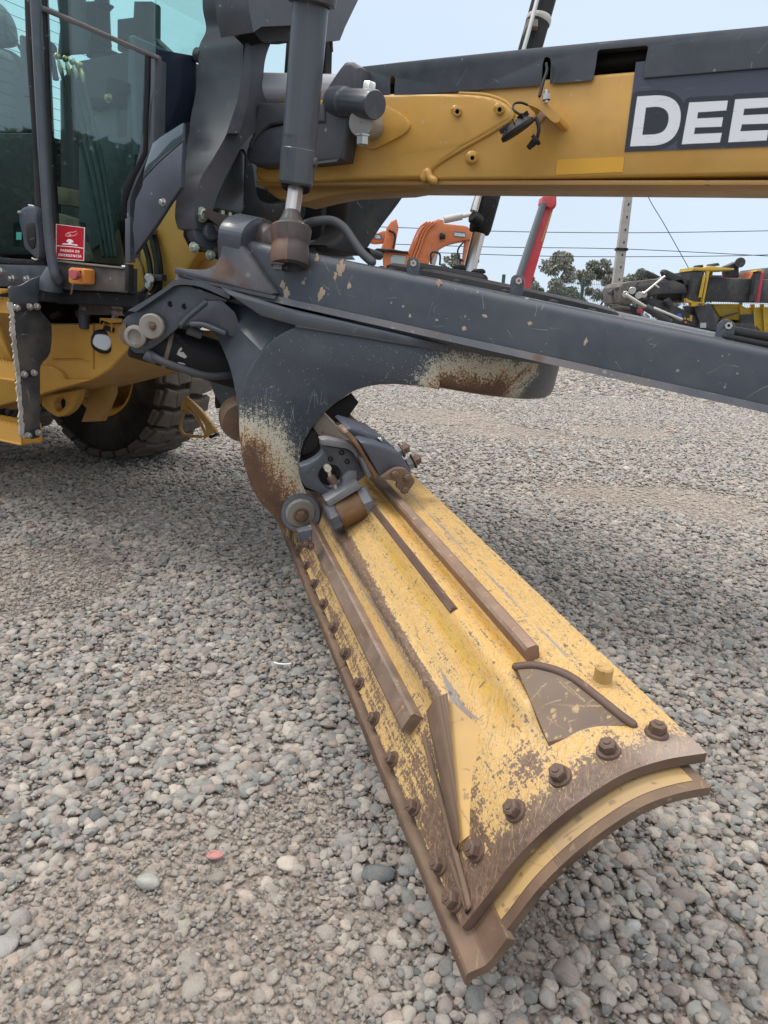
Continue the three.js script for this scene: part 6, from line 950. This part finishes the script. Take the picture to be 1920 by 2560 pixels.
// ================= background machines and trees =================
const fz = V(0, 0, -1), bg = (d) => (x, y, q = 0) => onPl(x, y, fz, d + q);
{
  const orange = paint([0.52, 0.15, 0.05], { seed: 231, dusty: 0.3, dust: [0.45, 0.25, 0.15], chips: 0.2, rough: 0.5, n: 256 });
  M.orange = orange; const Zx = (a) => Zp(750, 450, 500, a);
  const label = (P, text, parent, name) => { const cv = document.createElement('canvas'); cv.width = 256; cv.height = 80; const c = cv.getContext('2d'); c.fillStyle = '#5b606c'; c.fillRect(0, 0, 256, 80); c.fillStyle = '#e6e8ea'; c.font = 'bold 62px sans-serif'; c.textAlign = 'center'; c.textBaseline = 'middle'; c.fillText(text, 128, 42, 236); const t = new THREE.CanvasTexture(cv); t.colorSpace = THREE.SRGBColorSpace; const g = new THREE.BufferGeometry(); const th = V(0, 0, -0.01); const q = [P[0], P[3], P[2], P[0], P[2], P[1]], b = q.map((p) => p.clone().add(th)).reverse(); g.setAttribute('position', new THREE.Float32BufferAttribute([...q, ...b].flatMap((p) => [p.x, p.y, p.z]), 3)); g.setAttribute('uv', new THREE.Float32BufferAttribute([0, 1, 0, 0, 1, 0, 0, 1, 1, 0, 1, 1, ...new Array(12).fill(0.01)], 2)); g.computeVertexNormals(); add(name, g, new THREE.MeshPhysicalMaterial({ map: t, roughness: 0.5 }), parent); };
  const base1 = gnd(0, 0, 0); const d1 = 16, o = bg(d1);
  const body = (ex, o, x0, x1, yTop, dOff) => { // house, tracks and counterweight down to the ground
    const a = o(x0, yTop, dOff), b = o(x1, yTop, dOff); const w = b.x - a.x, cx = (a.x + b.x) / 2, z = a.z - 1.2; const bb = (y0, y1, ww, dd, m, n) => add(n, boxOn(V(cx, (y0 + y1) / 2, z), V(1, 0, 0), Y, V(0, 0, 1), ww, y1 - y0, dd, 0.06), m, ex);
    bb(0.95, a.y, w, 2.3, orange, 'house'); bb(0.85, 0.95, w * 0.5, 1.2, M.dark, 'slew_ring'); for (const s of [-1, 1]) { const g = boxOn(V(cx, 0.42, z + s * 0.95), V(1, 0, 0), Y, V(0, 0, 1), w * 1.2, 0.8, 0.55, 0.3); add('track', g, M.dark, ex); } };
  const e1 = thing('excavator', 'orange excavator with raised boom and labelled grey plate, behind the far lift cylinder', 'excavator', V(o(1000, 700).x, 0, -d1), 'orange excavators parked in the yard');
  const bm = smooth(Zx([[850, 720, 1], [900, 620], [960, 480], [1005, 395], [1050, 362], [1150, 322, 1], [1190, 330, 1], [1196, 362, 1], [1300, 372], [1395, 388], [1415, 430, 1], [1410, 495, 1], [1290, 515], [1210, 540], [1150, 580], [1090, 650], [1055, 730, 1]]), 5).map((p) => o(p[0], p[1]));
  add('excavator_boom', prism(bm, fz, 0.45, { bevel: 0.03 }), orange, e1);
  add('excavator_stick', prism(Zx([[1375, 480], [1420, 420], [1500, 490], [1490, 560], [1465, 740], [1345, 740], [1360, 600]]).map((p) => o(p[0], p[1], 0.05)), fz, 0.35, { bevel: 0.03 }), orange, e1);
  for (const [a, b, r] of [[[1195, 330], [1345, 300], 0.075], [[1345, 300], [1470, 278], 0.045], [[1152, 480], [1100, 700], 0.06]]) { const [p, q] = Zx([a, b]); add('ram', rod(o(...p, 0.1), o(...q, 0.1), r, r, 0.01, 16), M.ramGrey = M.ramGrey || flat([0.4, 0.39, 0.37], 0.45, 0.3), e1); }
  for (let i = 0; i < 4; i++) add('boom_pipe', pipe(Zx([[862 + i * 26, 710], [915 + i * 26, 570], [968 + i * 24, 440], [1000 + i * 26, 388], [1050 + i * 26, 350]]).map((p) => o(p[0], p[1], -0.05)), 0.022, 24, 6), orange, e1);
  add('boom_pin', rod(o(...Zx([[1160, 465]])[0], -0.05), o(...Zx([[1205, 470]])[0], -0.05), 0.07, 0.05, 0.01, 14), M.dark, e1);
  add('handrail', pipe(Zx([[1085, 690], [1088, 610], [1105, 598], [1140, 602], [1160, 620], [1160, 700]]).map((p) => o(p[0], p[1], -0.2)), 0.022, 30, 6), M.dark, e1);
  for (const q of [[[1360, 510], [1310, 580], [1320, 650], [1350, 670]], [[1490, 600], [1455, 640], [1480, 660], [1475, 685], [1450, 680]]]) add('loose_hose', pipe(Zx(q).map((p) => o(p[0], p[1], -0.1)), 0.02, 24, 6), M.hose, e1);
  label(Zx([[1275, 425], [1375, 435], [1372, 480], [1280, 470]]).map((p) => o(p[0], p[1], -0.012)), 'DOOSAN', e1, 'maker_plate');
  const cb = add('excavator_cab', prism(smooth(Zx([[690, 740, 1], [690, 600], [720, 588, 1], [890, 600, 1], [905, 640, 1], [905, 740, 1]]), 3).map((p) => o(p[0], p[1], -0.2)), fz, 1.2, { bevel: 0.05 }), orange, e1);
  add('cab_glass', prism(Zx([[752, 640], [775, 622], [880, 630], [860, 735], [750, 735]]).map((p) => o(p[0], p[1], -0.225)), fz, 0.03, { bevel: 0.008 }), M.cabGlass = flat([0.3, 0.36, 0.34], 0.1), cb);
  add('cab_hatch', prism(Zx([[610, 580], [640, 565], [780, 575], [895, 595], [900, 608], [720, 592], [615, 590]]).map((p) => o(p[0], p[1], -0.3)), fz, 0.9, { bevel: 0.02 }), M.dark, cb);
  body(e1, o, 880, 1080, 672, 0.4);
  const d2 = 20, o2 = bg(d2);
  const e2 = thing('excavator', 'orange excavator farther left with a folded arm, half hidden by the far saddle arm', 'excavator', V(o2(900, 700).x, 0, -d2), 'orange excavators parked in the yard');
  add('excavator_boom', prism(smooth(Zx([[195, 560, 1], [215, 490], [250, 440], [320, 395], [380, 340, 1], [500, 330, 1], [640, 440, 1], [690, 420, 1], [760, 425, 1], [760, 500, 1], [690, 515, 1], [600, 520], [480, 470], [380, 480], [330, 560, 1]]), 4).map((p) => o2(p[0], p[1])), fz, 0.5, { bevel: 0.03 }), orange, e2);
  add('excavator_stick', prism(Zx([[665, 580], [700, 500], [715, 400], [755, 345], [800, 322], [818, 390], [800, 480], [785, 570], [770, 600]]).map((p) => o2(p[0], p[1], -0.1)), fz, 0.35, { bevel: 0.03 }), orange, e2);
  for (let i = 0; i < 3; i++) add('boom_pipe', pipe(Zx([[210 + i * 22, 530], [240 + i * 20, 470], [300 + i * 22, 420], [360 + i * 20, 380]]).map((p) => o2(p[0], p[1], -0.06)), 0.022, 16, 6), orange, e2);
  add('loose_hose', pipe(Zx([[740, 420], [780, 440], [790, 470], [775, 560]]).map((p) => o2(p[0], p[1], -0.15)), 0.03, 20, 6), M.hose, e2);
  { const P = Zx([[600, 447], [672, 447], [692, 495], [612, 490]]).map((p) => o2(p[0], p[1], -0.02)); label(P, 'LON', e2, 'maker_plate'); }
  body(e2, o2, 800, 960, 690, 0.4);
  // crane boom
  const d3 = 24, o3 = bg(d3), Z6 = (a) => Zp(900, 450, 1020, a), red = paint([0.5, 0.035, 0.05], { seed: 241, dusty: 0.25, chips: 0.1, rough: 0.4, n: 128 });
  const cr = thing('crane', 'red telescopic crane boom with a grey ram, raised behind the turntable', 'crane', V(o3(1300, 700).x, 0, -d3));
  add('crane_boom', prism(Z6([[748, 80], [782, 62], [800, 80], [797, 108], [786, 120], [704, 400], [670, 500], [605, 500], [650, 380]]).map((p) => o3(p[0], p[1])), fz, 0.5, { bevel: 0.03 }), red, cr);
  add('crane_boom_inner', prism(Z6([[742, 82], [752, 78], [722, 180], [640, 440], [622, 440]]).map((p) => o3(p[0], p[1], 0.1)), fz, 0.4, { bevel: 0.03 }), M.crGrey = flat([0.1, 0.11, 0.12], 0.5), cr);
  add('crane_ram', rod(o3(...Z6([[750, 90]])[0], -0.1), o3(...Z6([[650, 400]])[0], -0.1), 0.085, 0.085, 0.02, 16), M.crGrey, cr);
  add('crane_head', prism(Z6([[740, 90], [745, 66], [800, 62], [800, 100], [775, 115], [745, 100]]).map((p) => o3(p[0], p[1], -0.15)), fz, 0.7, { bevel: 0.04 }), red, cr);
  add('crane_stripe', prism(Z6([[775, 130], [782, 130], [742, 250], [736, 250]]).map((p) => o3(p[0], p[1], -0.012)), fz, 0.01, { bevel: 0 }), M.yellowDirt, cr);
  { const p = o3(1270, 700, 1); add('crane_deck', boxOn(V(p.x - 0.5, 1.0, p.z), V(1, 0, 0), Y, V(0, 0, 1), 3.5, 0.9, 2.2, 0.08), M.white, cr); for (const s of [-1.6, 0, 1.0]) { const g = new THREE.CylinderGeometry(0.5, 0.5, 2.2, 24).rotateX(Math.PI / 2).translate(p.x - 0.5 + s, 0.5, p.z); add('crane_wheel', boxUV(g.toNonIndexed()), M.dark, cr); } }
}
{ // concrete pole and wires
  const d = 27, o = bg(d); const pb = onPl(1530, 815, fz, d); const P = thing('utility_pole', 'grey tapered concrete utility pole with step holes', 'utility pole', V(pb.x, 0, -d));
  const base = V(pb.x, 0, -d), top = o(1590, 330); base.x = o(1533, 782).x - (o(1569, 487).x - o(1533, 782).x) * (o(1533, 782).y / (o(1569, 487).y - o(1533, 782).y)); base.z = -d;
  const shaft = add('pole_shaft', skin([[-0.2, 0.13], [0.2, 0.13], [0.2, -0.13], [-0.2, -0.13]].map((q) => base.clone().add(V(q[0], 0, q[1]))), [[-0.11, 0.09], [0.11, 0.09], [0.11, -0.09], [-0.11, -0.09]].map((q) => top.clone().add(V(q[0], 0, q[1]))), 0.3), paint([0.36, 0.34, 0.31], { seed: 251, dusty: 0.2, chips: 0.3, rough: 0.85, n: 256 }), P);
  for (let i = 0; i < 14; i++) { const c = base.clone().lerp(top, 0.2 + i * 0.055).add(V(0.03, 0, 0.078 - 0.0013 * i)); add('step_hole', boxOn(c, V(1, 0, 0), Y, V(0, 0, 1), 0.05, 0.08, 0.1, 0.004), M.dark, P); }
  add('pole_band', boxOn(base.clone().lerp(top, 0.5), V(1, 0, 0), Y, V(0, 0, 1), 0.4, 0.09, 0.3, 0.01), M.dark, P);
  const wire = (pts, label) => topMesh('overhead_wire', pipe(pts.map((p) => onPl(p[0], p[1], fz, p[2] || 30)), 0.014, 60, 5), M.hose, label, 'wire', 'overhead wires');
  wire([[700, 560], [1000, 569], [1200, 577], [1540, 582], [1920, 577], [2200, 570]], 'topmost level overhead wire crossing behind the pole');
  wire([[700, 600], [1200, 617], [1540, 622], [1920, 640], [2200, 656]], 'middle overhead wire sloping down to the right');
  wire([[700, 615], [1000, 628], [1400, 641], [1800, 640], [1920, 637], [2200, 630]], 'lowest overhead wire just above the tree tops');
  wire([[1590, 400, 27], [1618, 487, 27.5], [1660, 560, 28], [1727, 680, 29], [1800, 810, 30]], 'slanting guy wire right of the concrete pole');
}
{ // fence
  const o = bg(30), f = thing('mesh_fence', 'green wire mesh fence with round posts in front of the trees', 'fence', V(0, 0, -30)); const green = flat([0.03, 0.07, 0.055], 0.5), gw = flat([0.12, 0.15, 0.13], 0.5, 0.3);
  const x0 = o(1380, 750).x, x1 = o(1990, 750).x, h = o(1455, 698).y, xp = o(1453, 750).x;
  for (let x = xp - 3.2; x < x1; x += 3.2) add('fence_post', rod(V(x, 0, -30), V(x, h + 0.02, -30), 0.07, 0.07, 0.01, 14), green, f);
  const ws = []; for (let x = x0; x < x1; x += 0.07) ws.push(new THREE.BoxGeometry(0.01, h - 0.1, 0.01).translate(x, h / 2, -29.92)); for (let y = 0.1; y < h; y += 0.2) ws.push(new THREE.BoxGeometry(x1 - x0, 0.011, 0.011).translate((x0 + x1) / 2, y, -29.91));
  add('mesh_panel', ws, gw, f);
}
{ // trees
  const lm = new THREE.MeshPhysicalMaterial({ color: new THREE.Color().setRGB(0.17, 0.18, 0.145), roughness: 0.8, side: THREE.DoubleSide });  // leaf colours paled to stand in for distance haze
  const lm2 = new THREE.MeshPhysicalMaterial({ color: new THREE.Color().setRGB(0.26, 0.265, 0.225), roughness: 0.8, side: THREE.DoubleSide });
  const bark = paint([0.12, 0.1, 0.08], { seed: 261, chips: 0, rough: 0.9, n: 128 });
  const tree = (name, label, d, x, y, wpx, hpx, n, seed) => {
    const o = bg(d), c = o(x, y), w = (o(x + wpx, y).x - c.x) / 2, h = c.y - o(x, y + hpx).y; const T = thing(name, label, 'tree', V(c.x, 0, -d), 'trees beyond the fence');
    let s = seed * 977 + 5; const rr = () => { s = (Math.imul(s, 1664525) + 1013904223) >>> 0; return s / 4294967296; };
    const cl = []; for (let i = 0; i < 60; i++) { const a = rr() * 6.28, q = Math.sqrt(rr()), yy = rr(); const wd = Math.sin(Math.min(1, yy * 0.85 + 0.15) * 3.0) * 0.9 + 0.1; cl.push([c.x + Math.cos(a) * q * w * wd, c.y - h + yy * h * 1.12 - 0.14 * h, -d + Math.sin(a) * q * w * wd, (0.07 + rr() * 0.15) * w]); }
    const gs = [[], []]; for (let i = 0; i < n; i++) { const k = cl[(rr() * cl.length) | 0]; const v = V(rr() - 0.5, rr() - 0.5, rr() - 0.5).normalize().multiplyScalar(k[3] * Math.pow(rr(), 0.45)); const p = V(k[0] + v.x, k[1] + v.y * 0.8, k[2] + v.z); const u = V(rr() - 0.5, rr() - 0.9, rr() - 0.5).normalize(), t = u.clone().cross(V(rr() - 0.5, rr() - 0.5, rr() - 0.5)).normalize(), l = 0.07 + rr() * 0.08; const a = p.clone().addScaledVector(t, l * 0.3), b = p.clone().addScaledVector(t, -l * 0.3), e = p.clone().addScaledVector(u, l), z = p.clone().addScaledVector(u, -l * 0.6); gs[rr() > 0.6 ? 1 : 0].push(...[a, e, b, a, b, z].flatMap((q) => [q.x, q.y, q.z])); }
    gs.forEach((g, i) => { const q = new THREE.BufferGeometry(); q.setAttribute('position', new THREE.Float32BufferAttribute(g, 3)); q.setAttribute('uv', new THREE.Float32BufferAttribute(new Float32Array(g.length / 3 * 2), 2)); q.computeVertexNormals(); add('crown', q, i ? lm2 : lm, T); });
    const fork = V(c.x, c.y - h * 0.75, -d); add('trunk', lathe(V(c.x + 0.1, 0, -d), fork, [[0.22, 0], [0.14, 1]], 10), bark, T);
    for (let i = 0; i < 7; i++) { const k = cl[i]; add('limb', pipe([fork, fork.clone().lerp(V(k[0], k[1], k[2]), 0.5).add(V(0, 0.1, 0)), V(k[0], k[1], k[2])], 0.035, 8, 5), bark, T); }
  };
  tree('tree', 'broad green tree with haze tinted leaves right of the red crane boom', 36, 1395, 636, 215, 190, 20000, 1);
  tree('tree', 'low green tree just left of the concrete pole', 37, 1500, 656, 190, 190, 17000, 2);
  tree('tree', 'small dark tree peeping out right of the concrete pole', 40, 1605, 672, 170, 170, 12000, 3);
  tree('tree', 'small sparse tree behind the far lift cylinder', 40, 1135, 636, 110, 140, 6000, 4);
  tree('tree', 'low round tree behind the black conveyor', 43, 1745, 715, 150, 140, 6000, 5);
}
{ // mobile screening plant at the right
  const d = 21, SC = 2, o = bg(d), Z = (a) => Zp(1480, 600, 440, a); const s = thing('screening_plant', 'folded black and yellow mobile screening plant at the right edge', 'screening plant', V(o(1760, 750).x, 0, -d));
  const blk = paint([0.02, 0.023, 0.028], { seed: 271, dusty: 0.3, chips: 0.3, rough: 0.5, n: 256 }), belt = paint([0.1, 0.096, 0.092], { seed: 273, dusty: 0.6, chips: 0, rough: 0.85, n: 128 }), yel = paint([0.46, 0.3, 0.02], { seed: 277, dusty: 0.2, chips: 0.3, rough: 0.45, n: 256 }), redp = flat([0.4, 0.03, 0.05], 0.5);
  const P = (name, mat, a, off, th, bv = 0.01, sm = false, par = s) => add(name, prism((sm ? smooth(Z(a), 4) : Z(a)).map((p) => o(p[0], p[1], off * SC)), fz, th * SC, { bevel: bv * SC }), mat, par);
  const Rr = (name, mat, a, b, r, off, par = s) => { const [p, q] = Z([a, b]); return add(name, rod(o(p[0], p[1], off * SC), o(q[0], q[1], off * SC), r * SC, r * SC, 0.01, 14), mat, par); };
  P('conveyor_belt', belt, [[262, 520], [268, 440], [300, 402], [360, 388], [600, 372], [940, 312], [940, 350], [720, 372], [460, 402], [430, 440], [400, 560], [360, 615], [310, 620], [275, 590]], 0.3, 0.9, 0.02);
  P('conveyor_frame', blk, [[345, 490], [420, 430], [620, 395], [860, 365], [905, 500], [600, 512], [510, 540], [470, 585], [400, 545]], 0, 0.06); P('conveyor_frame', blk, [[345, 490], [420, 430], [860, 365], [905, 500], [600, 512], [470, 585]], 1.2, 0.06);
  P('conveyor_nose', blk, [[160, 490], [270, 420], [290, 440], [250, 490], [195, 520], [170, 518]], 0.6, 0.1); P('scraper_bar', belt, [[240, 615], [360, 630], [362, 660], [245, 640]], 0.2, 0.3); P('scraper_plate', blk, [[240, 610], [300, 590], [470, 650], [460, 720], [420, 740], [370, 680], [290, 660]], 0.3, 0.5);
  P('support_arm', blk, [[490, 290], [505, 282], [525, 286], [650, 345], [620, 362], [505, 350]], 1.0, 0.14); P('support_arm', blk, [[670, 300], [685, 276], [705, 280], [935, 385], [935, 420], [860, 425], [690, 350]], 0, 0.14);
  P('lower_boom', blk, [[495, 560], [520, 540], [560, 548], [720, 588], [980, 712], [1012, 780], [1000, 815], [880, 800], [760, 765], [600, 690]], 0.05, 0.2);
  Rr('strut', M.steel, [315, 512], [520, 640], 0.025, -0.05); Rr('ram', blk, [505, 632], [742, 772], 0.055, -0.05); Rr('strut', M.steel, [578, 640], [852, 752], 0.024, -0.08); Rr('turnbuckle', M.steel, [690, 340], [485, 508], 0.018, -0.06); Rr('turnbuckle_bar', M.steel, [585, 418], [632, 452], 0.014, -0.08); Rr('ram', blk, [700, 560], [740, 620], 0.05, 0.02); Rr('cross_tube', blk, [590, 520], [880, 500], 0.1, 0.3);
  for (const [x, y, r] of [[316, 512, 0.045], [380, 477, 0.05], [440, 522, 0.05], [488, 515, 0.045], [738, 768, 0.05], [235, 462, 0.03], [178, 500, 0.03], [420, 445, 0.035], [692, 303, 0.03], [505, 312, 0.03]]) { const [[a, b]] = Z([[x, y]]); add('pivot_pin', rod(o(a, b, -0.08), o(a, b, 0.04), r * SC, r * SC, 0.01, 16), x > 300 && x < 500 && y > 470 ? M.steel : blk, s); }
  P('red_latch', redp, [[440, 655], [470, 640], [482, 660], [470, 690], [445, 685]], -0.06, 0.1);
  P('feed_panel', blk, [[952, 290], [1062, 300], [1030, 585], [920, 585]], -0.1, 0.8); P('hopper_side', blk, [[1090, 350], [1520, 365], [1900, 372], [1900, 600], [1480, 590], [1060, 580]], 0.05, 0.1, 0.02); P('hopper_back', blk, [[1130, 330], [1900, 350], [1900, 600], [1060, 580]], 1.3, 0.1);
  P('yellow_post', yel, [[1088, 292], [1112, 298], [1056, 600], [1034, 600]], -0.16, 0.08); P('yellow_post', yel, [[1058, 330], [1076, 334], [1036, 545], [1014, 540]], -0.18, 0.05); P('yellow_post', yel, [[1115, 290], [1145, 292], [1135, 350], [1105, 348]], 0.2, 0.1);
  P('walkway_rail', yel, [[948, 288], [960, 256], [1050, 262], [1110, 244], [1340, 268], [1340, 284], [1120, 292]], -0.12, 0.5); P('foot_bracket', yel, [[888, 552], [900, 550], [908, 580], [1060, 585], [1050, 622], [1030, 600], [1000, 600], [985, 625], [938, 628], [935, 595], [892, 590]], -0.14, 0.1);
  P('red_post', redp, [[1590, 304], [1622, 300], [1580, 588], [1545, 584]], -0.06, 0.1); P('dark_post', blk, [[1548, 300], [1592, 303], [1545, 584], [1504, 580]], -0.08, 0.1); P('red_post', redp, [[1252, 300], [1283, 296], [1282, 356], [1246, 350]], 0.6, 0.1); P('orange_guard', M.orange, [[1490, 362], [1520, 312], [1560, 285], [1545, 310], [1540, 360]], 0.1, 0.4); P('post_cap', yel, [[1545, 296], [1560, 280], [1600, 276], [1615, 298]], -0.1, 0.2); P('rear_bin', belt, [[1615, 300], [1640, 262], [1900, 250], [1900, 365], [1620, 362]], 0.4, 0.8);
  P('folded_arm', blk, [[1268, 248], [1380, 200], [1412, 205], [1414, 235], [1385, 250], [1390, 350], [1290, 345], [1280, 300]], 0.3, 0.2); P('roller_cap', blk, [[1010, 235], [1050, 232], [1060, 290], [1000, 288]], 0, 0.2); P('roller_cap', blk, [[1155, 240], [1165, 218], [1195, 215], [1208, 240]], 0.4, 0.3);
  { const [[a, b]] = Z([[1396, 212]]); add('arm_roller', rod(o(a, b, 0.4), o(a, b, 1.2), 0.14, 0.14, 0.02, 18), blk, s); }
  P('hopper_belly', yel, [[1130, 602], [1390, 600], [1460, 640], [1900, 620], [1900, 850], [1605, 872], [1530, 795], [1400, 795], [1390, 760], [1215, 745]], 0.25, 0.5, 0.02); for (const x of [1395, 1520, 1610]) P('belly_rib', yel, [[x, 605], [x + 14, 605], [x + 30, 860], [x + 14, 860]], 0.2, 0.1, 0.004); P('belly_opening', blk, [[1402, 702], [1522, 702], [1522, 782], [1402, 782]], 0.19, 0.02, 0); P('tool_holder', blk, [[1220, 720], [1380, 680], [1382, 692], [1224, 740]], 0.15, 0.06); P('lower_panel', blk, [[958, 622], [1122, 608], [1200, 740], [1165, 850], [1000, 830], [1010, 770]], 0.0, 0.4); P('lower_panel', blk, [[1340, 782], [1530, 788], [1575, 872], [1340, 872]], 0.05, 0.4); P('warning_panel', flat([0.35, 0.36, 0.38], 0.6), [[1022, 780], [1078, 780], [1076, 828], [1020, 826]], -0.01, 0.008, 0); P('warning_panel', flat([0.28, 0.3, 0.33], 0.6), [[682, 698], [722, 708], [716, 738], [676, 728]], 0.03, 0.008, 0);
  for (const q of [[[830, 740], [838, 712], [858, 745]], [[862, 748], [874, 722], [892, 752]], [[896, 752], [900, 732], [916, 735], [914, 760]], [[918, 760], [922, 706], [948, 712], [942, 768]]]) P('warning_sticker', yel, q, 0.035, 0.008, 0); { const [[a, b]] = Z([[822, 710]]); add('warning_sticker', rod(o(a, b, 0.065), o(a, b, 0.09), 0.06, 0.06, 0.002, 16), flat([0.04, 0.14, 0.5], 0.5), s); } P('warning_sticker', M.orange, [[868, 770], [885, 762], [898, 778], [882, 790]], 0.035, 0.008, 0);
  { const c = o(1950, 800, 2); add('plant_chassis', boxOn(V(c.x, 1.2, c.z), V(1, 0, 0), Y, V(0, 0, 1), 6, 0.9, 2.2, 0.06), blk, s); for (const k of [0, 2.6]) add('track', boxOn(V(c.x + 0.6, 0.45, c.z + 1.3 - k), V(1, 0, 0), Y, V(0, 0, 1), 4, 0.9, 0.5, 0.35), M.dark, s); }
}
{ // tree row left of the yard: seen mirrored in the cab glass
  const g = []; let s = 991; const rr = () => { s = (Math.imul(s, 1664525) + 1013904223) >>> 0; return s / 4294967296; };
  for (let i = 0; i < 26000; i++) { const z = -18 + rr() * 32, h = 4.1 + 1.2 * fbm(z * 0.3 + 40, 2, 512, 4, 91), y = h * Math.pow(rr(), 0.6), x = -17.5 + (rr() - 0.5) * 2.4 * Math.sqrt(1 - y / h * 0.9); const p = V(x, y, z), u = V(rr() - 0.5, rr() - 0.8, rr() - 0.5).normalize(), t = u.clone().cross(V(rr() - 0.5, rr(), rr() - 0.5)).normalize(), l = 0.16 + rr() * 0.16; g.push(...[p.clone().addScaledVector(t, l * 0.5), p.clone().addScaledVector(u, l), p.clone().addScaledVector(t, -l * 0.5)].flatMap((q) => [q.x, q.y, q.z])); }
  const q = new THREE.BufferGeometry(); q.setAttribute('position', new THREE.Float32BufferAttribute(g, 3)); q.setAttribute('uv', new THREE.Float32BufferAttribute(new Float32Array(g.length / 3 * 2), 2)); q.computeVertexNormals();
  const core = boxOn(V(-18.2, 2.1, -2), V(1, 0, 0), Y, V(0, 0, 1), 0.8, 4.2, 32, 0.25);
  const w = topMesh('far_wood', [q, core], new THREE.MeshPhysicalMaterial({ color: new THREE.Color().setRGB(0.05, 0.058, 0.042), roughness: 0.85, side: THREE.DoubleSide }), 'dark wood left of the yard, mirrored in the cab glass', 'wood'); w.userData.kind = 'stuff';
}
renderer.render(scene, camera);
